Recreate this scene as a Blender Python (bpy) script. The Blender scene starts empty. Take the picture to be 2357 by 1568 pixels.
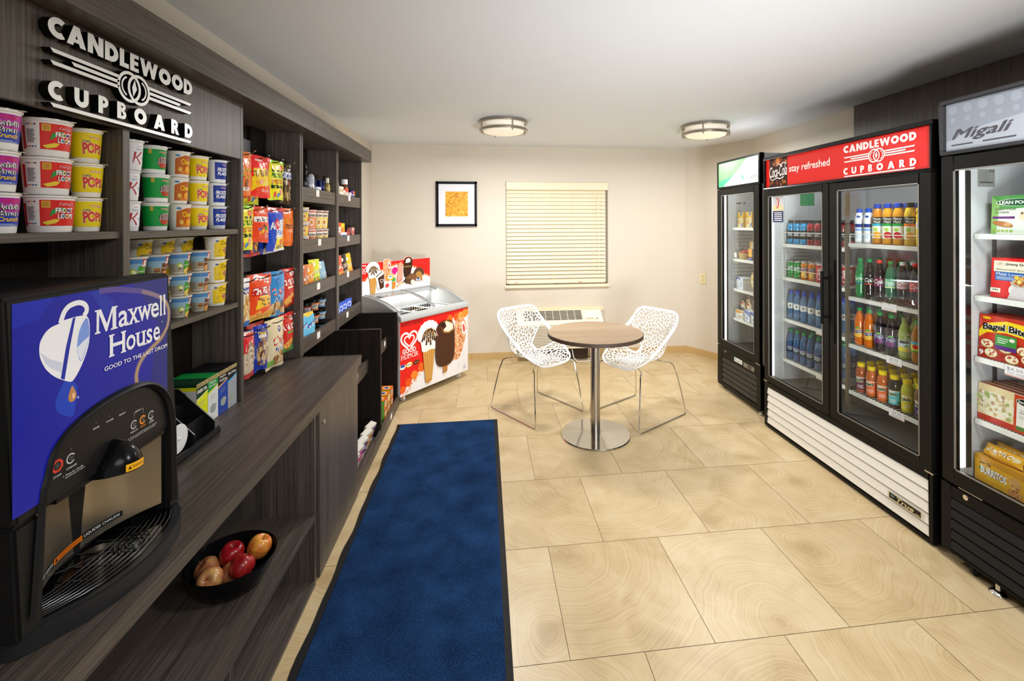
import bpy, bmesh, math, random
from mathutils import Vector, Matrix
random.seed(7)
PI = math.pi
S = bpy.context.scene
COL = S.collection

# ---------------------------------------------------------------- camera
PXF, CX, CY = 1065.0, 1245.9, 511.6
YAW, ROL = math.radians(6.97), math.radians(-0.172)
cam = bpy.data.cameras.new('camera')
cam.sensor_width = 36.0
cam.lens = PXF / 2357 * 36.0
cam.shift_x = -(CX - 1178.5) / 2357
cam.shift_y = -(784 - CY) / 2357
cam.clip_start = 0.05
camo = bpy.data.objects.new('camera', cam)
camo.matrix_world = (Matrix.Translation((0, 0, 1.53)) @ Matrix.Rotation(-YAW, 4, 'Z')
                     @ Matrix.Rotation(PI / 2, 4, 'X') @ Matrix.Rotation(ROL, 4, 'Z'))
COL.objects.link(camo)
S.camera = camo

# ---------------------------------------------------------------- look, world, large lights
S.view_settings.view_transform = 'Standard'
S.view_settings.look = 'None'
S.view_settings.gamma = 1.0
S.view_settings.use_curve_mapping = False
S.view_settings.exposure = 0.0
S.cycles.max_bounces = 7
S.cycles.diffuse_bounces = 4
S.cycles.glossy_bounces = 3
S.cycles.transmission_bounces = 4
S.cycles.transparent_max_bounces = 10
S.cycles.caustics_reflective = False
S.cycles.caustics_refractive = False
S.cycles.sample_clamp_indirect = 4.0
S.cycles.use_denoising = True
W = bpy.data.worlds.new('world')
S.world = W
W.use_nodes = True
W.node_tree.nodes['Background'].inputs[0].default_value = (0.93, 0.96, 1.0, 1)
W.node_tree.nodes['Background'].inputs[1].default_value = 0.6


def area(name, loc, target, size, power, col=(1, 1, 1), shape='DISK', sy=None):
    l = bpy.data.lights.new(name, 'AREA')
    l.shape = shape
    l.size = size
    if sy:
        l.size_y = sy
    l.energy = power
    l.color = col
    o = bpy.data.objects.new(name, l)
    o.location = loc
    d = Vector(target) - Vector(loc)
    o.rotation_euler = d.to_track_quat('-Z', 'Y').to_euler()
    COL.objects.link(o)
    return o


# added fill lights out of view around the camera, one aimed at the ceiling
area('fill_behind_camera', (0.9, -0.9, 2.33), (0.9, -0.9, 0), 1.6, 42, (0.97, 0.985, 1.0))
b_ = area('ceiling_fill', (1.0, 0.1, 0.8), (0.9, 4.7, 2.45), 0.6, 30, (0.93, 0.965, 1.0))
b_.data.spread = math.radians(100)
area('near_fill', (1.5, 0.9, 2.33), (1.2, 1.2, 0), 0.45, 28, (0.98, 0.99, 1.0))

# ---------------------------------------------------------------- materials
MAT = {}


def lin(h):
    h = h.lstrip('#')
    out = []
    for i in (0, 2, 4):
        c = int(h[i:i + 2], 16) / 255
        out.append(c / 12.92 if c <= 0.04045 else ((c + 0.055) / 1.055) ** 2.4)
    return (*out, 1.0)


def newmat(name):
    m = bpy.data.materials.new(name)
    m.use_nodes = True
    nt = m.node_tree
    return m, nt, nt.nodes['Principled BSDF']


def M(c, rough=0.45, metal=0.0, coat=0.0, emit=0.0, trans=0.0, bump=0.0):
    k = (c, rough, metal, coat, emit, trans, bump)
    if k in MAT:
        return MAT[k]
    m, nt, b = newmat('finish_' + c.lstrip('#'))
    b.inputs['Base Color'].default_value = lin(c)
    b.inputs['Metallic'].default_value = metal
    b.inputs['Coat Weight'].default_value = coat
    b.inputs['Transmission Weight'].default_value = trans
    L_ = sum(lin(c)[:3]) / 3
    b.inputs['Specular IOR Level'].default_value = 0.16 if L_ < .03 else 0.3
    # a faint procedural unevenness of the gloss
    no = nt.nodes.new('ShaderNodeTexNoise')
    no.inputs['Scale'].default_value = 40
    mr = nt.nodes.new('ShaderNodeMapRange')
    mr.inputs['To Min'].default_value = max(0.02, rough - 0.05)
    mr.inputs['To Max'].default_value = min(1, rough + 0.05)
    tc = nt.nodes.new('ShaderNodeTexCoord')
    nt.links.new(tc.outputs['Object'], no.inputs['Vector'])
    nt.links.new(no.outputs['Fac'], mr.inputs['Value'])
    nt.links.new(mr.outputs['Result'], b.inputs['Roughness'])
    if bump:
        bp = nt.nodes.new('ShaderNodeBump')
        bp.inputs['Strength'].default_value = bump
        bp.inputs['Distance'].default_value = 0.002
        n2 = nt.nodes.new('ShaderNodeTexNoise')
        n2.inputs['Scale'].default_value = 160
        nt.links.new(tc.outputs['Object'], n2.inputs['Vector'])
        nt.links.new(n2.outputs['Fac'], bp.inputs['Height'])
        nt.links.new(bp.outputs['Normal'], b.inputs['Normal'])
    if emit:
        b.inputs['Emission Color'].default_value = lin(c)
        b.inputs['Emission Strength'].default_value = emit
    MAT[k] = m
    return m


def streaked(name, axis, dark, light, rough=0.42, fine=330.0, long=4.0, spec=0.4):
    """wood laminate: fine streaks running along one world axis"""
    m, nt, b = newmat(name)
    g = nt.nodes.new('ShaderNodeNewGeometry')
    mp = nt.nodes.new('ShaderNodeMapping')
    sc = [fine, fine, fine]
    sc[axis] = long
    mp.inputs['Scale'].default_value = sc
    nt.links.new(g.outputs['Position'], mp.inputs['Vector'])
    n1 = nt.nodes.new('ShaderNodeTexNoise')
    n1.inputs['Scale'].default_value = 1.0
    n1.inputs['Detail'].default_value = 4
    n1.inputs['Roughness'].default_value = 0.7
    nt.links.new(mp.outputs['Vector'], n1.inputs['Vector'])
    mp2 = nt.nodes.new('ShaderNodeMapping')
    sc2 = [fine * 0.16] * 3
    sc2[axis] = long * 0.25
    mp2.inputs['Scale'].default_value = sc2
    nt.links.new(g.outputs['Position'], mp2.inputs['Vector'])
    n2 = nt.nodes.new('ShaderNodeTexNoise')
    n2.inputs['Scale'].default_value = 1.0
    n2.inputs['Detail'].default_value = 2
    nt.links.new(mp2.outputs['Vector'], n2.inputs['Vector'])
    mx = nt.nodes.new('ShaderNodeMix')
    mx.inputs['Factor'].default_value = 0.25
    nt.links.new(n1.outputs['Fac'], mx.inputs['A'])
    nt.links.new(n2.outputs['Fac'], mx.inputs['B'])
    r = nt.nodes.new('ShaderNodeValToRGB')
    r.color_ramp.elements[0].position = 0.36
    r.color_ramp.elements[1].position = 0.64
    r.color_ramp.elements[0].color = lin(dark)
    r.color_ramp.elements[1].color = lin(light)
    nt.links.new(mx.outputs['Result'], r.inputs['Fac'])
    nt.links.new(r.outputs['Color'], b.inputs['Base Color'])
    b.inputs['Roughness'].default_value = rough
    b.inputs['Specular IOR Level'].default_value = spec
    return m


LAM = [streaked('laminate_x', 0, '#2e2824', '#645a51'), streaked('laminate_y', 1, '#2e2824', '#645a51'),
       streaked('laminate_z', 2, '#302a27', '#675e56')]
LAM_SHADE = streaked('laminate_shaded', 2, '#120f0d', '#29231f', spec=0.12)  # laminate copy with the shade inside the cabinets put into its colour
OAKTOP = streaked('laminate_table', 0, '#8b7259', '#b39b80', 0.4, 60.0, 2.0)


def plaster(name, c, rough=0.7, bump=0.15, scale=140):
    m, nt, b = newmat(name)
    g = nt.nodes.new('ShaderNodeNewGeometry')
    n = nt.nodes.new('ShaderNodeTexNoise')
    n.inputs['Scale'].default_value = scale
    n.inputs['Detail'].default_value = 3
    nt.links.new(g.outputs['Position'], n.inputs['Vector'])
    bp = nt.nodes.new('ShaderNodeBump')
    bp.inputs['Strength'].default_value = bump
    bp.inputs['Distance'].default_value = 0.003
    nt.links.new(n.outputs['Fac'], bp.inputs['Height'])
    nt.links.new(bp.outputs['Normal'], b.inputs['Normal'])
    mx = nt.nodes.new('ShaderNodeMix')
    mx.data_type = 'RGBA'
    a = lin(c)
    mx.inputs['A'].default_value = tuple(v * 0.96 for v in a[:3]) + (1,)
    mx.inputs['B'].default_value = a
    nt.links.new(n.outputs['Fac'], mx.inputs['Factor'])
    nt.links.new(mx.outputs['Result'], b.inputs['Base Color'])
    b.inputs['Roughness'].default_value = rough
    return m


def glassmat(name, tint=(0.95, 0.97, 0.96), refl=1.0):
    """thin pane: lets light straight through, mirrors a little at an angle"""
    m = bpy.data.materials.new(name)
    m.use_nodes = True
    nt = m.node_tree
    nt.nodes.clear()
    o = nt.nodes.new('ShaderNodeOutputMaterial')
    t = nt.nodes.new('ShaderNodeBsdfTransparent')
    t.inputs['Color'].default_value = (*tint, 1)
    gl = nt.nodes.new('ShaderNodeBsdfGlossy')
    gl.inputs['Roughness'].default_value = 0.02
    gl.inputs['Color'].default_value = (refl, refl, refl, 1)
    lw = nt.nodes.new('ShaderNodeLayerWeight')
    pw = nt.nodes.new('ShaderNodeMath'); pw.operation = 'POWER'; pw.inputs[1].default_value = 5
    nt.links.new(lw.outputs['Facing'], pw.inputs[0])
    f = nt.nodes.new('ShaderNodeMath'); f.operation = 'MULTIPLY_ADD'; f.inputs[1].default_value = 0.9; f.inputs[2].default_value = 0.022
    nt.links.new(pw.outputs[0], f.inputs[0])
    mx = nt.nodes.new('ShaderNodeMixShader')
    nt.links.new(f.outputs[0], mx.inputs[0])
    nt.links.new(t.outputs[0], mx.inputs[1])
    nt.links.new(gl.outputs[0], mx.inputs[2])
    nt.links.new(mx.outputs[0], o.inputs['Surface'])
    return m


GLASS = glassmat('clear_pane')
BLACK = M('#131314', 0.4)
STEEL = M('#b9b6b0', 0.28, 1.0)
CHROME = M('#d8d6d2', 0.12, 1.0)
WHITE = M('#eeece6', 0.4)


# ---------------------------------------------------------------- mesh builder
class MB:
    def __init__(s):
        s.v, s.f, s.m = [], [], []

    def add(s, vs, fs, m=0):
        o = len(s.v)
        s.v += [tuple(p) for p in vs]
        for f in fs:
            s.f.append([i + o for i in f])
            s.m.append(m)
        return s

    def box(s, x0, y0, z0, x1, y1, z1, m=0):
        if x0 > x1: x0, x1 = x1, x0
        if y0 > y1: y0, y1 = y1, y0
        if z0 > z1: z0, z1 = z1, z0
        return s.add([(x0, y0, z0), (x1, y0, z0), (x1, y1, z0), (x0, y1, z0), (x0, y0, z1), (x1, y0, z1), (x1, y1, z1), (x0, y1, z1)],
                     [(3, 2, 1, 0), (4, 5, 6, 7), (0, 1, 5, 4), (1, 2, 6, 5), (2, 3, 7, 6), (3, 0, 4, 7)], m)

    def lathe(s, prof, c=(0, 0, 0), n=24, m=0, cap=True):
        vs, fs = [], []
        k = len(prof)
        for i in range(n):
            a = 2 * PI * i / n
            for r, z in prof:
                vs.append((c[0] + r * math.cos(a), c[1] + r * math.sin(a), c[2] + z))
        for i in range(n):
            j = (i + 1) % n
            for q in range(k - 1):
                fs.append((i * k + q, j * k + q, j * k + q + 1, i * k + q + 1))
        if cap:
            if prof[0][0] > 1e-6: fs.append([i * k for i in range(n)][::-1])
            if prof[-1][0] > 1e-6: fs.append([i * k + k - 1 for i in range(n)])
        return s.add(vs, fs, m)

    def tube(s, pts, r, n=8, closed=False, m=0, cap=True):
        P = [Vector(p) for p in pts]
        k = len(P)
        vs, fs = [], []
        up = None
        for i in range(k):
            a = P[i - 1] if (i > 0 or closed) else P[i]
            b = P[(i + 1) % k] if (i < k - 1 or closed) else P[i]
            t = (b - a).normalized()
            if up is None:
                up = Vector((0, 0, 1)) if abs(t.z) < 0.9 else Vector((1, 0, 0))
            x = t.cross(up).normalized()
            up = x.cross(t).normalized()
            for q in range(n):
                w = 2 * PI * q / n
                vs.append(P[i] + x * (r * math.cos(w)) + up * (r * math.sin(w)))
        for i in range(k if closed else k - 1):
            j = (i + 1) % k
            for q in range(n):
                e = (q + 1) % n
                fs.append((i * n + q, j * n + q, j * n + e, i * n + e))
        if cap and not closed:
            fs.append(list(range(n)))
            fs.append([(k - 1) * n + q for q in range(n)][::-1])
        return s.add(vs, fs, m)

    def cyl(s, p0, p1, r, n=16, m=0):
        return s.tube([p0, p1], r, n, m=m)

    def prism(s, pts, fn, d0, d1, m=0):
        """outline pts (u,v) extruded from depth d0 to d1, fn(u,v,d)->xyz"""
        n = len(pts)
        vs = [fn(u, v, d0) for u, v in pts] + [fn(u, v, d1) for u, v in pts]
        fs = [list(range(n))[::-1], [n + i for i in range(n)]] + [(i, (i + 1) % n, n + (i + 1) % n, n + i) for i in range(n)]
        return s.add(vs, fs, m)

    def ball(s, c, r, n=12, sz=1.0, m=0):
        k = n // 2
        return s.lathe([(r * math.sin(PI * i / k), -r * sz * math.cos(PI * i / k)) for i in range(k + 1)], c, n, m, False)

    def obj(s, name, mats, parent=None, bevel=0.0, seg=2, ang=35, fix=True, flat=False):
        me = bpy.data.meshes.new(name)
        me.from_pydata(s.v, [], s.f)
        mats = mats if isinstance(mats, (list, tuple)) else [mats]
        for m in mats: me.materials.append(m)
        me.polygons.foreach_set('material_index', s.m)
        if bevel or fix:
            bm = bmesh.new()
            bm.from_mesh(me)
            if fix:
                bmesh.ops.remove_doubles(bm, verts=bm.verts, dist=1e-6)
                bmesh.ops.recalc_face_normals(bm, faces=bm.faces)
            if bevel:
                es = [e for e in bm.edges if len(e.link_faces) == 2 and e.calc_face_angle(0) > 0.5]
                bmesh.ops.bevel(bm, geom=es, offset=bevel, segments=seg, affect='EDGES', clamp_overlap=True)
            bm.to_mesh(me)
            bm.free()
        if not flat:
            me.polygons.foreach_set('use_smooth', [True] * len(me.polygons))
            me.set_sharp_from_angle(angle=math.radians(ang))
        me.update()
        o = bpy.data.objects.new(name, me)
        COL.objects.link(o)
        if parent: o.parent = parent
        return o


def B(name, m, x0, y0, z0, x1, y1, z1, parent=None, bevel=0.0015):
    return MB().box(x0, y0, z0, x1, y1, z1).obj(name, m, parent, bevel)


def tag(o, label=None, cat=None, group=None, kind=None):
    if label: o['label'] = label
    if cat: o['category'] = cat
    if group: o['group'] = group
    if kind: o['kind'] = kind
    return o


def thing(name, label, cat, loc=(0, 0, 0), rz=0.0, group=None):
    o = bpy.data.objects.new(name, None)
    o.empty_display_size = 0.05
    COL.objects.link(o)
    o.location = loc
    o.rotation_euler = (0, 0, rz)
    return tag(o, label, cat, group)


def struct(o):
    o['kind'] = 'structure'
    return o


def dup(r, parent=None):
    c = r.copy()
    COL.objects.link(c)
    if parent: c.parent = parent
    for ch in list(r.children): dup(ch, c)
    return c


PROTO = {}


def place(key, builder, loc, rz, label, cat, group=None, rot=None):
    """first call builds the thing and uses it, later calls copy it with its parts"""
    if key not in PROTO:
        o = PROTO[key] = builder()
    else:
        o = dup(PROTO[key])
    o.location = loc
    o.rotation_euler = rot if rot else (0, 0, rz)
    if 'group' in o: del o['group']
    return tag(o, label, cat, group)


# ---------------------------------------------------------------- flat printing (labels, signs)
TXT = {}


def text2d(s, bold=0.0, shear=0.0, sp=1.0):
    if 'M' in s: bold = min(bold, 0.0)
    k = (s, bold, shear, sp)
    if k in TXT: return TXT[k]
    c = bpy.data.curves.new('t', 'FONT')
    c.body = s
    c.size = 1
    c.resolution_u = 3
    c.offset = bold
    c.shear = shear
    c.space_character = sp
    c.align_x = 'LEFT'
    o = bpy.data.objects.new('t', c)
    COL.objects.link(o)
    me = bpy.data.meshes.new_from_object(o)
    vs = [(v.co.x, v.co.y) for v in me.vertices]
    fs = [list(p.vertices) for p in me.polygons]
    bpy.data.objects.remove(o)
    bpy.data.curves.remove(c)
    bpy.data.meshes.remove(me)
    xs = [v[0] for v in vs]
    ys = [v[1] for v in vs]
    x0, y0, w, h = min(xs), min(ys), max(xs) - min(xs), max(ys) - min(ys)
    vs = [((x - x0) / w, (y - y0) / h) for x, y in vs]
    TXT[k] = (vs, fs, w / h)
    return TXT[k]


class Art:
    def __init__(s):
        s.it = []

    def raw(s, vs, fs, c):
        s.it.append((vs, fs, c))
        return s

    def poly(s, pts, c):
        return s.raw(list(pts), [list(range(len(pts)))], c)

    def rect(s, x0, y0, x1, y1, c):
        return s.poly([(x0, y0), (x1, y0), (x1, y1), (x0, y1)], c)

    def ell(s, cx, cy, rx, ry, c, n=22, rot=0.0):
        ca, sa = math.cos(rot), math.sin(rot)
        pts = []
        for i in range(n):
            a = 2 * PI * i / n
            x, y = rx * math.cos(a), ry * math.sin(a)
            pts.append((cx + x * ca - y * sa, cy + x * sa + y * ca))
        return s.poly(pts, c)

    def ring(s, cx, cy, r0, r1, c, n=36, a0=0.0, a1=2 * PI, ky=1.0):
        full = abs(a1 - a0 - 2 * PI) < 1e-6
        k = n if full else n + 1
        vs = []
        for i in range(k):
            a = a0 + (a1 - a0) * i / n
            vs += [(cx + r0 * math.cos(a), cy + ky * r0 * math.sin(a)), (cx + r1 * math.cos(a), cy + ky * r1 * math.sin(a))]
        fs = []
        for i in range(n):
            j = (i + 1) % k
            fs.append([2 * i, 2 * i + 1, 2 * j + 1, 2 * j])
        return s.raw(vs, fs, c)

    def line(s, pts, w, c, w1=None):
        vs, fs = [], []
        n = len(pts)
        for i, (x, y) in enumerate(pts):
            ax, ay = pts[max(0, i - 1)]
            bx, by = pts[min(n - 1, i + 1)]
            dx, dy = bx - ax, by - ay
            L = math.hypot(dx, dy) or 1
            ww = w if w1 is None else w + (w1 - w) * i / (n - 1)
            vs += [(x - dy / L * ww / 2, y + dx / L * ww / 2), (x + dy / L * ww / 2, y - dx / L * ww / 2)]
        for i in range(n - 1): fs.append([2 * i, 2 * i + 1, 2 * i + 3, 2 * i + 2])
        return s.raw(vs, fs, c)

    def text(s, t, x0, y0, x1, y1, c, bold=0.0, shear=0.0, rot=0.0, sp=1.0, warp=None):
        vs, fs, _ = text2d(t, bold, shear, sp)
        w, h = x1 - x0, y1 - y0
        mx, my = (x0 + x1) / 2, (y0 + y1) / 2
        ca, sa = math.cos(rot), math.sin(rot)
        out = []
        for x, y in vs:
            if warp: x, y = warp(x, y)
            x, y = (x - .5) * w, (y - .5) * h
            out.append((mx + x * ca - y * sa, my + x * sa + y * ca))
        return s.raw(out, fs, c)

    def blob(s, cx, cy, r, c, n=14, j=0.3, ky=1.0):
        return s.poly([(cx + r * (1 - j * random.random()) * math.cos(2 * PI * i / n), cy + ky * r * (1 - j * random.random()) * math.sin(2 * PI * i / n)) for i in range(n)], c)

    def lines(s, x0, y0, x1, y1, n, c, fill=0.45):
        """rows of small print"""
        st = (y1 - y0) / n
        for i in range(n):
            s.rect(x0, y0 + i * st, x1 - (x1 - x0) * 0.3 * random.random(), y0 + i * st + st * fill, c)
        return s

    def build(s, name, fn, parent=None, du=None, dv=None, lift=0.0004, dl=0.00004, rough=0.4, coat=0.0, emit=0.0):
        mats, idx = [], {}
        bm = bmesh.new()
        for L, (vs, fs, c) in enumerate(s.it):
            if c not in idx:
                idx[c] = len(mats)
                mats.append(c if not isinstance(c, str) else M(c, rough, 0, coat, emit))
            b = bmesh.new()
            V = [b.verts.new((x, y, lift + dl * L)) for x, y in vs]
            for f in fs:
                try: b.faces.new([V[i] for i in f])
                except ValueError: pass
            for ax, st in ((0, du), (1, dv)):
                if not st: continue
                lo, hi = min(v[ax] for v in vs), max(v[ax] for v in vs)
                q = math.ceil(lo / st) * st
                no = (1, 0, 0) if ax == 0 else (0, 1, 0)
                while q < hi:
                    bmesh.ops.bisect_plane(b, geom=b.verts[:] + b.edges[:] + b.faces[:], dist=1e-7, plane_co=(q * no[0], q * no[1], 0), plane_no=no)
                    q += st
            mp = {}
            b.verts.index_update()
            for v in b.verts:
                mp[v.index] = bm.verts.new(fn(v.co.x, v.co.y, v.co.z))
            for f in b.faces:
                try:
                    g = bm.faces.new([mp[v.index] for v in f.verts])
                    g.material_index = idx[c]
                except ValueError: pass
            b.free()
        me = bpy.data.meshes.new(name)
        bm.to_mesh(me)
        bm.free()
        for m in mats: me.materials.append(m)
        if du:
            me.polygons.foreach_set('use_smooth', [True] * len(me.polygons))
        o = bpy.data.objects.new(name, me)
        COL.objects.link(o)
        if parent: o.parent = parent
        return o

    def solid(s, name, fn, d0, d1, mats, parent=None):
        """raised shapes: faces at depth d1, sides back to d0; mats = (face, side)"""
        mb = bmesh.new()
        for L, (vs, fs, c) in enumerate(s.it):
            b = bmesh.new()
            V = [b.verts.new((x, y, d1 + L * .00006)) for x, y in vs]
            for f in fs:
                try: b.faces.new([V[i] for i in f])
                except ValueError: pass
            for f in b.faces: f.material_index = 0
            be = [e for e in b.edges if len(e.link_faces) == 1]
            r = bmesh.ops.extrude_edge_only(b, edges=be)
            for g in r['geom']:
                if isinstance(g, bmesh.types.BMVert): g.co.z = d0
                elif isinstance(g, bmesh.types.BMFace): g.material_index = 1
            b.verts.index_update()
            mp = {v.index: mb.verts.new(fn(v.co.x, v.co.y, v.co.z)) for v in b.verts}
            for f in b.faces:
                try:
                    g = mb.faces.new([mp[v.index] for v in f.verts])
                    g.material_index = f.material_index
                except ValueError: pass
            b.free()
        me = bpy.data.meshes.new(name)
        mb.to_mesh(me)
        mb.free()
        for m in mats: me.materials.append(m)
        o = bpy.data.objects.new(name, me)
        COL.objects.link(o)
        if parent: o.parent = parent
        return o


def onX(X, sgn=1):
    """map (u,v,lift) on a plane facing +X (sgn 1: u is world Y) or -X (u is world Y too)"""
    return lambda u, v, d: (X + sgn * d, u, v)


def plane(o, ex, ez, n):
    o, ex, ez, n = Vector(o), Vector(ex), Vector(ez), Vector(n)
    return lambda u, v, d: o + ex * u + ez * v + n * d


def heavy_glyph(ch):
    """extra-bold geometric capitals, height 1: list of (verts, faces) and the advance"""
    P = []
    q = Art()
    t = .29
    bar = lambda x=0, y0=0, y1=1: q.rect(x, y0, x + t, y1, None)
    if ch == 'C': q.ring(.5, .5, .21, .5, None, 26, math.radians(52), math.radians(308)); w = .80
    elif ch == 'O': q.ring(.5, .5, .20, .5, None, 36); w = 1.0
    elif ch == 'A': q.poly([(0, 0), (.32, 0), (.5, .56), (.5, 1), (.35, 1)], None).poly([(1, 0), (.68, 0), (.5, .56), (.5, 1), (.65, 1)], None).rect(.34, .17, .66, .36, None); w = 1.0
    elif ch == 'N': bar(); bar(.60); q.poly([(0, 1), (.30, 1), (.89, 0), (.59, 0)], None); w = .89
    elif ch == 'D': bar(); q.ring(.33, .5, .22, .5, None, 20, -PI / 2, PI / 2).rect(t, .72, .34, 1, None).rect(t, 0, .34, .28, None); w = .83
    elif ch == 'L': bar(); q.rect(t, 0, .60, .26, None); w = .60
    elif ch == 'E': bar(); q.rect(t, 0, .60, .22, None).rect(t, .78, .60, 1, None).rect(t, .39, .56, .61, None); w = .60
    elif ch == 'W':
        for s in (0, 1):
            f = (lambda x: 1.36 - x) if s else (lambda x: x)
            q.poly([(f(0), 1), (f(.30), 1), (f(.53), .08), (f(.48), 0), (f(.27), 0)], None).poly([(f(.27), 0), (f(.48), 0), (f(.81), 1), (f(.57), 1)], None)
        w = 1.36
    elif ch == 'U': bar(0, .41, 1); bar(.55, .41, 1); q.ring(.42, .42, .13, .42, None, 20, PI, 2 * PI); w = .84
    elif ch == 'P': bar(); q.ring(.33, .68, .09, .32, None, 18, -PI / 2, PI / 2).rect(t, .77, .34, 1, None).rect(t, .36, .34, .59, None); w = .65
    elif ch == 'R': bar(); q.ring(.33, .69, .085, .31, None, 18, -PI / 2, PI / 2).rect(t, .77, .34, 1, None).rect(t, .38, .34, .61, None).poly([(t, .45), (.52, .45), (.78, 0), (.45, 0)], None); w = .76
    elif ch == 'B': bar(); q.ring(.36, .745, .06, .255, None, 16, -PI / 2, PI / 2).ring(.38, .275, .07, .275, None, 16, -PI / 2, PI / 2).rect(t, .80, .37, 1, None).rect(t, .44, .40, .685, None).rect(t, 0, .40, .205, None); w = .66
    return [(vs, fs) for vs, fs, c in q.it], w


def heavy(a, word, x0, y0, x1, y1, c, gap):
    G = [heavy_glyph(ch) for ch in word]
    tot = sum(w for g, w in G) + gap * (len(G) - 1)
    kx, ky = (x1 - x0) / tot, y1 - y0
    x = x0
    for g, w in G:
        for vs, fs in g: a.raw([(x + u * kx, y0 + v * ky) for u, v in vs], fs, c)
        x += (w + gap) * kx
    return a


def curve(pts, closed=True, n=5):
    """smooth outline through the given points"""
    out, k = [], len(pts)
    rng = range(k) if closed else range(k - 1)
    for i in rng:
        g = (lambda j: pts[j % k]) if closed else (lambda j: pts[min(k - 1, max(0, j))])
        p0, p1, p2, p3 = g(i - 1), g(i), g(i + 1), g(i + 2)
        for q in range(n):
            t = q / n
            out.append(tuple(.5 * (2 * p1[d] + (p2[d] - p0[d]) * t + (2 * p0[d] - 5 * p1[d] + 4 * p2[d] - p3[d]) * t * t + (3 * p1[d] - p0[d] - 3 * p2[d] + p3[d]) * t ** 3) for d in (0, 1)))
    if not closed: out.append(pts[-1])
    return out


def logo(a, w, h, c, what='all'):
    """the shop sign's two words, stripes and double ring in a box w x h; returns Art"""
    if what in ('all', 'top'): heavy(a, 'CANDLEWOOD', 0, h * .77, w, h, c, .09)
    if what in ('all', 'low'): heavy(a, 'CUPBOARD', 0, h * .08, w, h * .295, c, .62)
    if what in ('all', 'bars'):
        t = h * .042
        sk = t * .9
        def bar(x0, x1, y): a.poly([(x0, y), (x1, y), (x1 + sk, y + t), (x0 - sk, y + t)] if False else [(x0 + sk, y), (x1 - sk, y), (x1, y + t), (x0, y + t)], c)
        for x0, x1, y in ((.01, .40, .60), (.115, .40, .532), (.01, .40, .464), (.60, .99, .60), (.60, .885, .532), (.60, .99, .464)):
            bar(x0 * w, x1 * w, y * h)
        bar(.01 * w, .99 * w, 0.0)
    if what in ('all', 'emblem'):
        r = h * .205
        cy = h * .535
        for q, cx in ((-1, w * .5 - r * .42), (1, w * .5 + r * .42)):
            a.ring(cx, cy, r * .80, r, c)
            lo, hi = (PI * .62, PI * 1.38) if q < 0 else (-PI * .38, PI * .38)
            a.ring(cx, cy, r * .56, r * .68, c, 16, lo, hi)
        a.poly([(w * .5 - r * .1, cy - r * .55), (w * .5 + r * .22, cy), (w * .5 + r * .02, cy + r * .6), (w * .5 - r * .2, cy + r * .05)], c)
    return a

# ================================================================ THE SETTING
XL, XR, YB, YN, ZC = -1.215, 2.76, 5.204, -2.6, 2.385
CORN = (2.345, 5.204)        # back wall meets the angled wall
ANG = (XR, 4.48)             # angled wall meets the right wall

WALL = plaster('wall_paint', '#ddd3c4')
CEIL = plaster('ceiling_paint', '#e3e6ea', 0.85, 0.2, 200)


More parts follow.
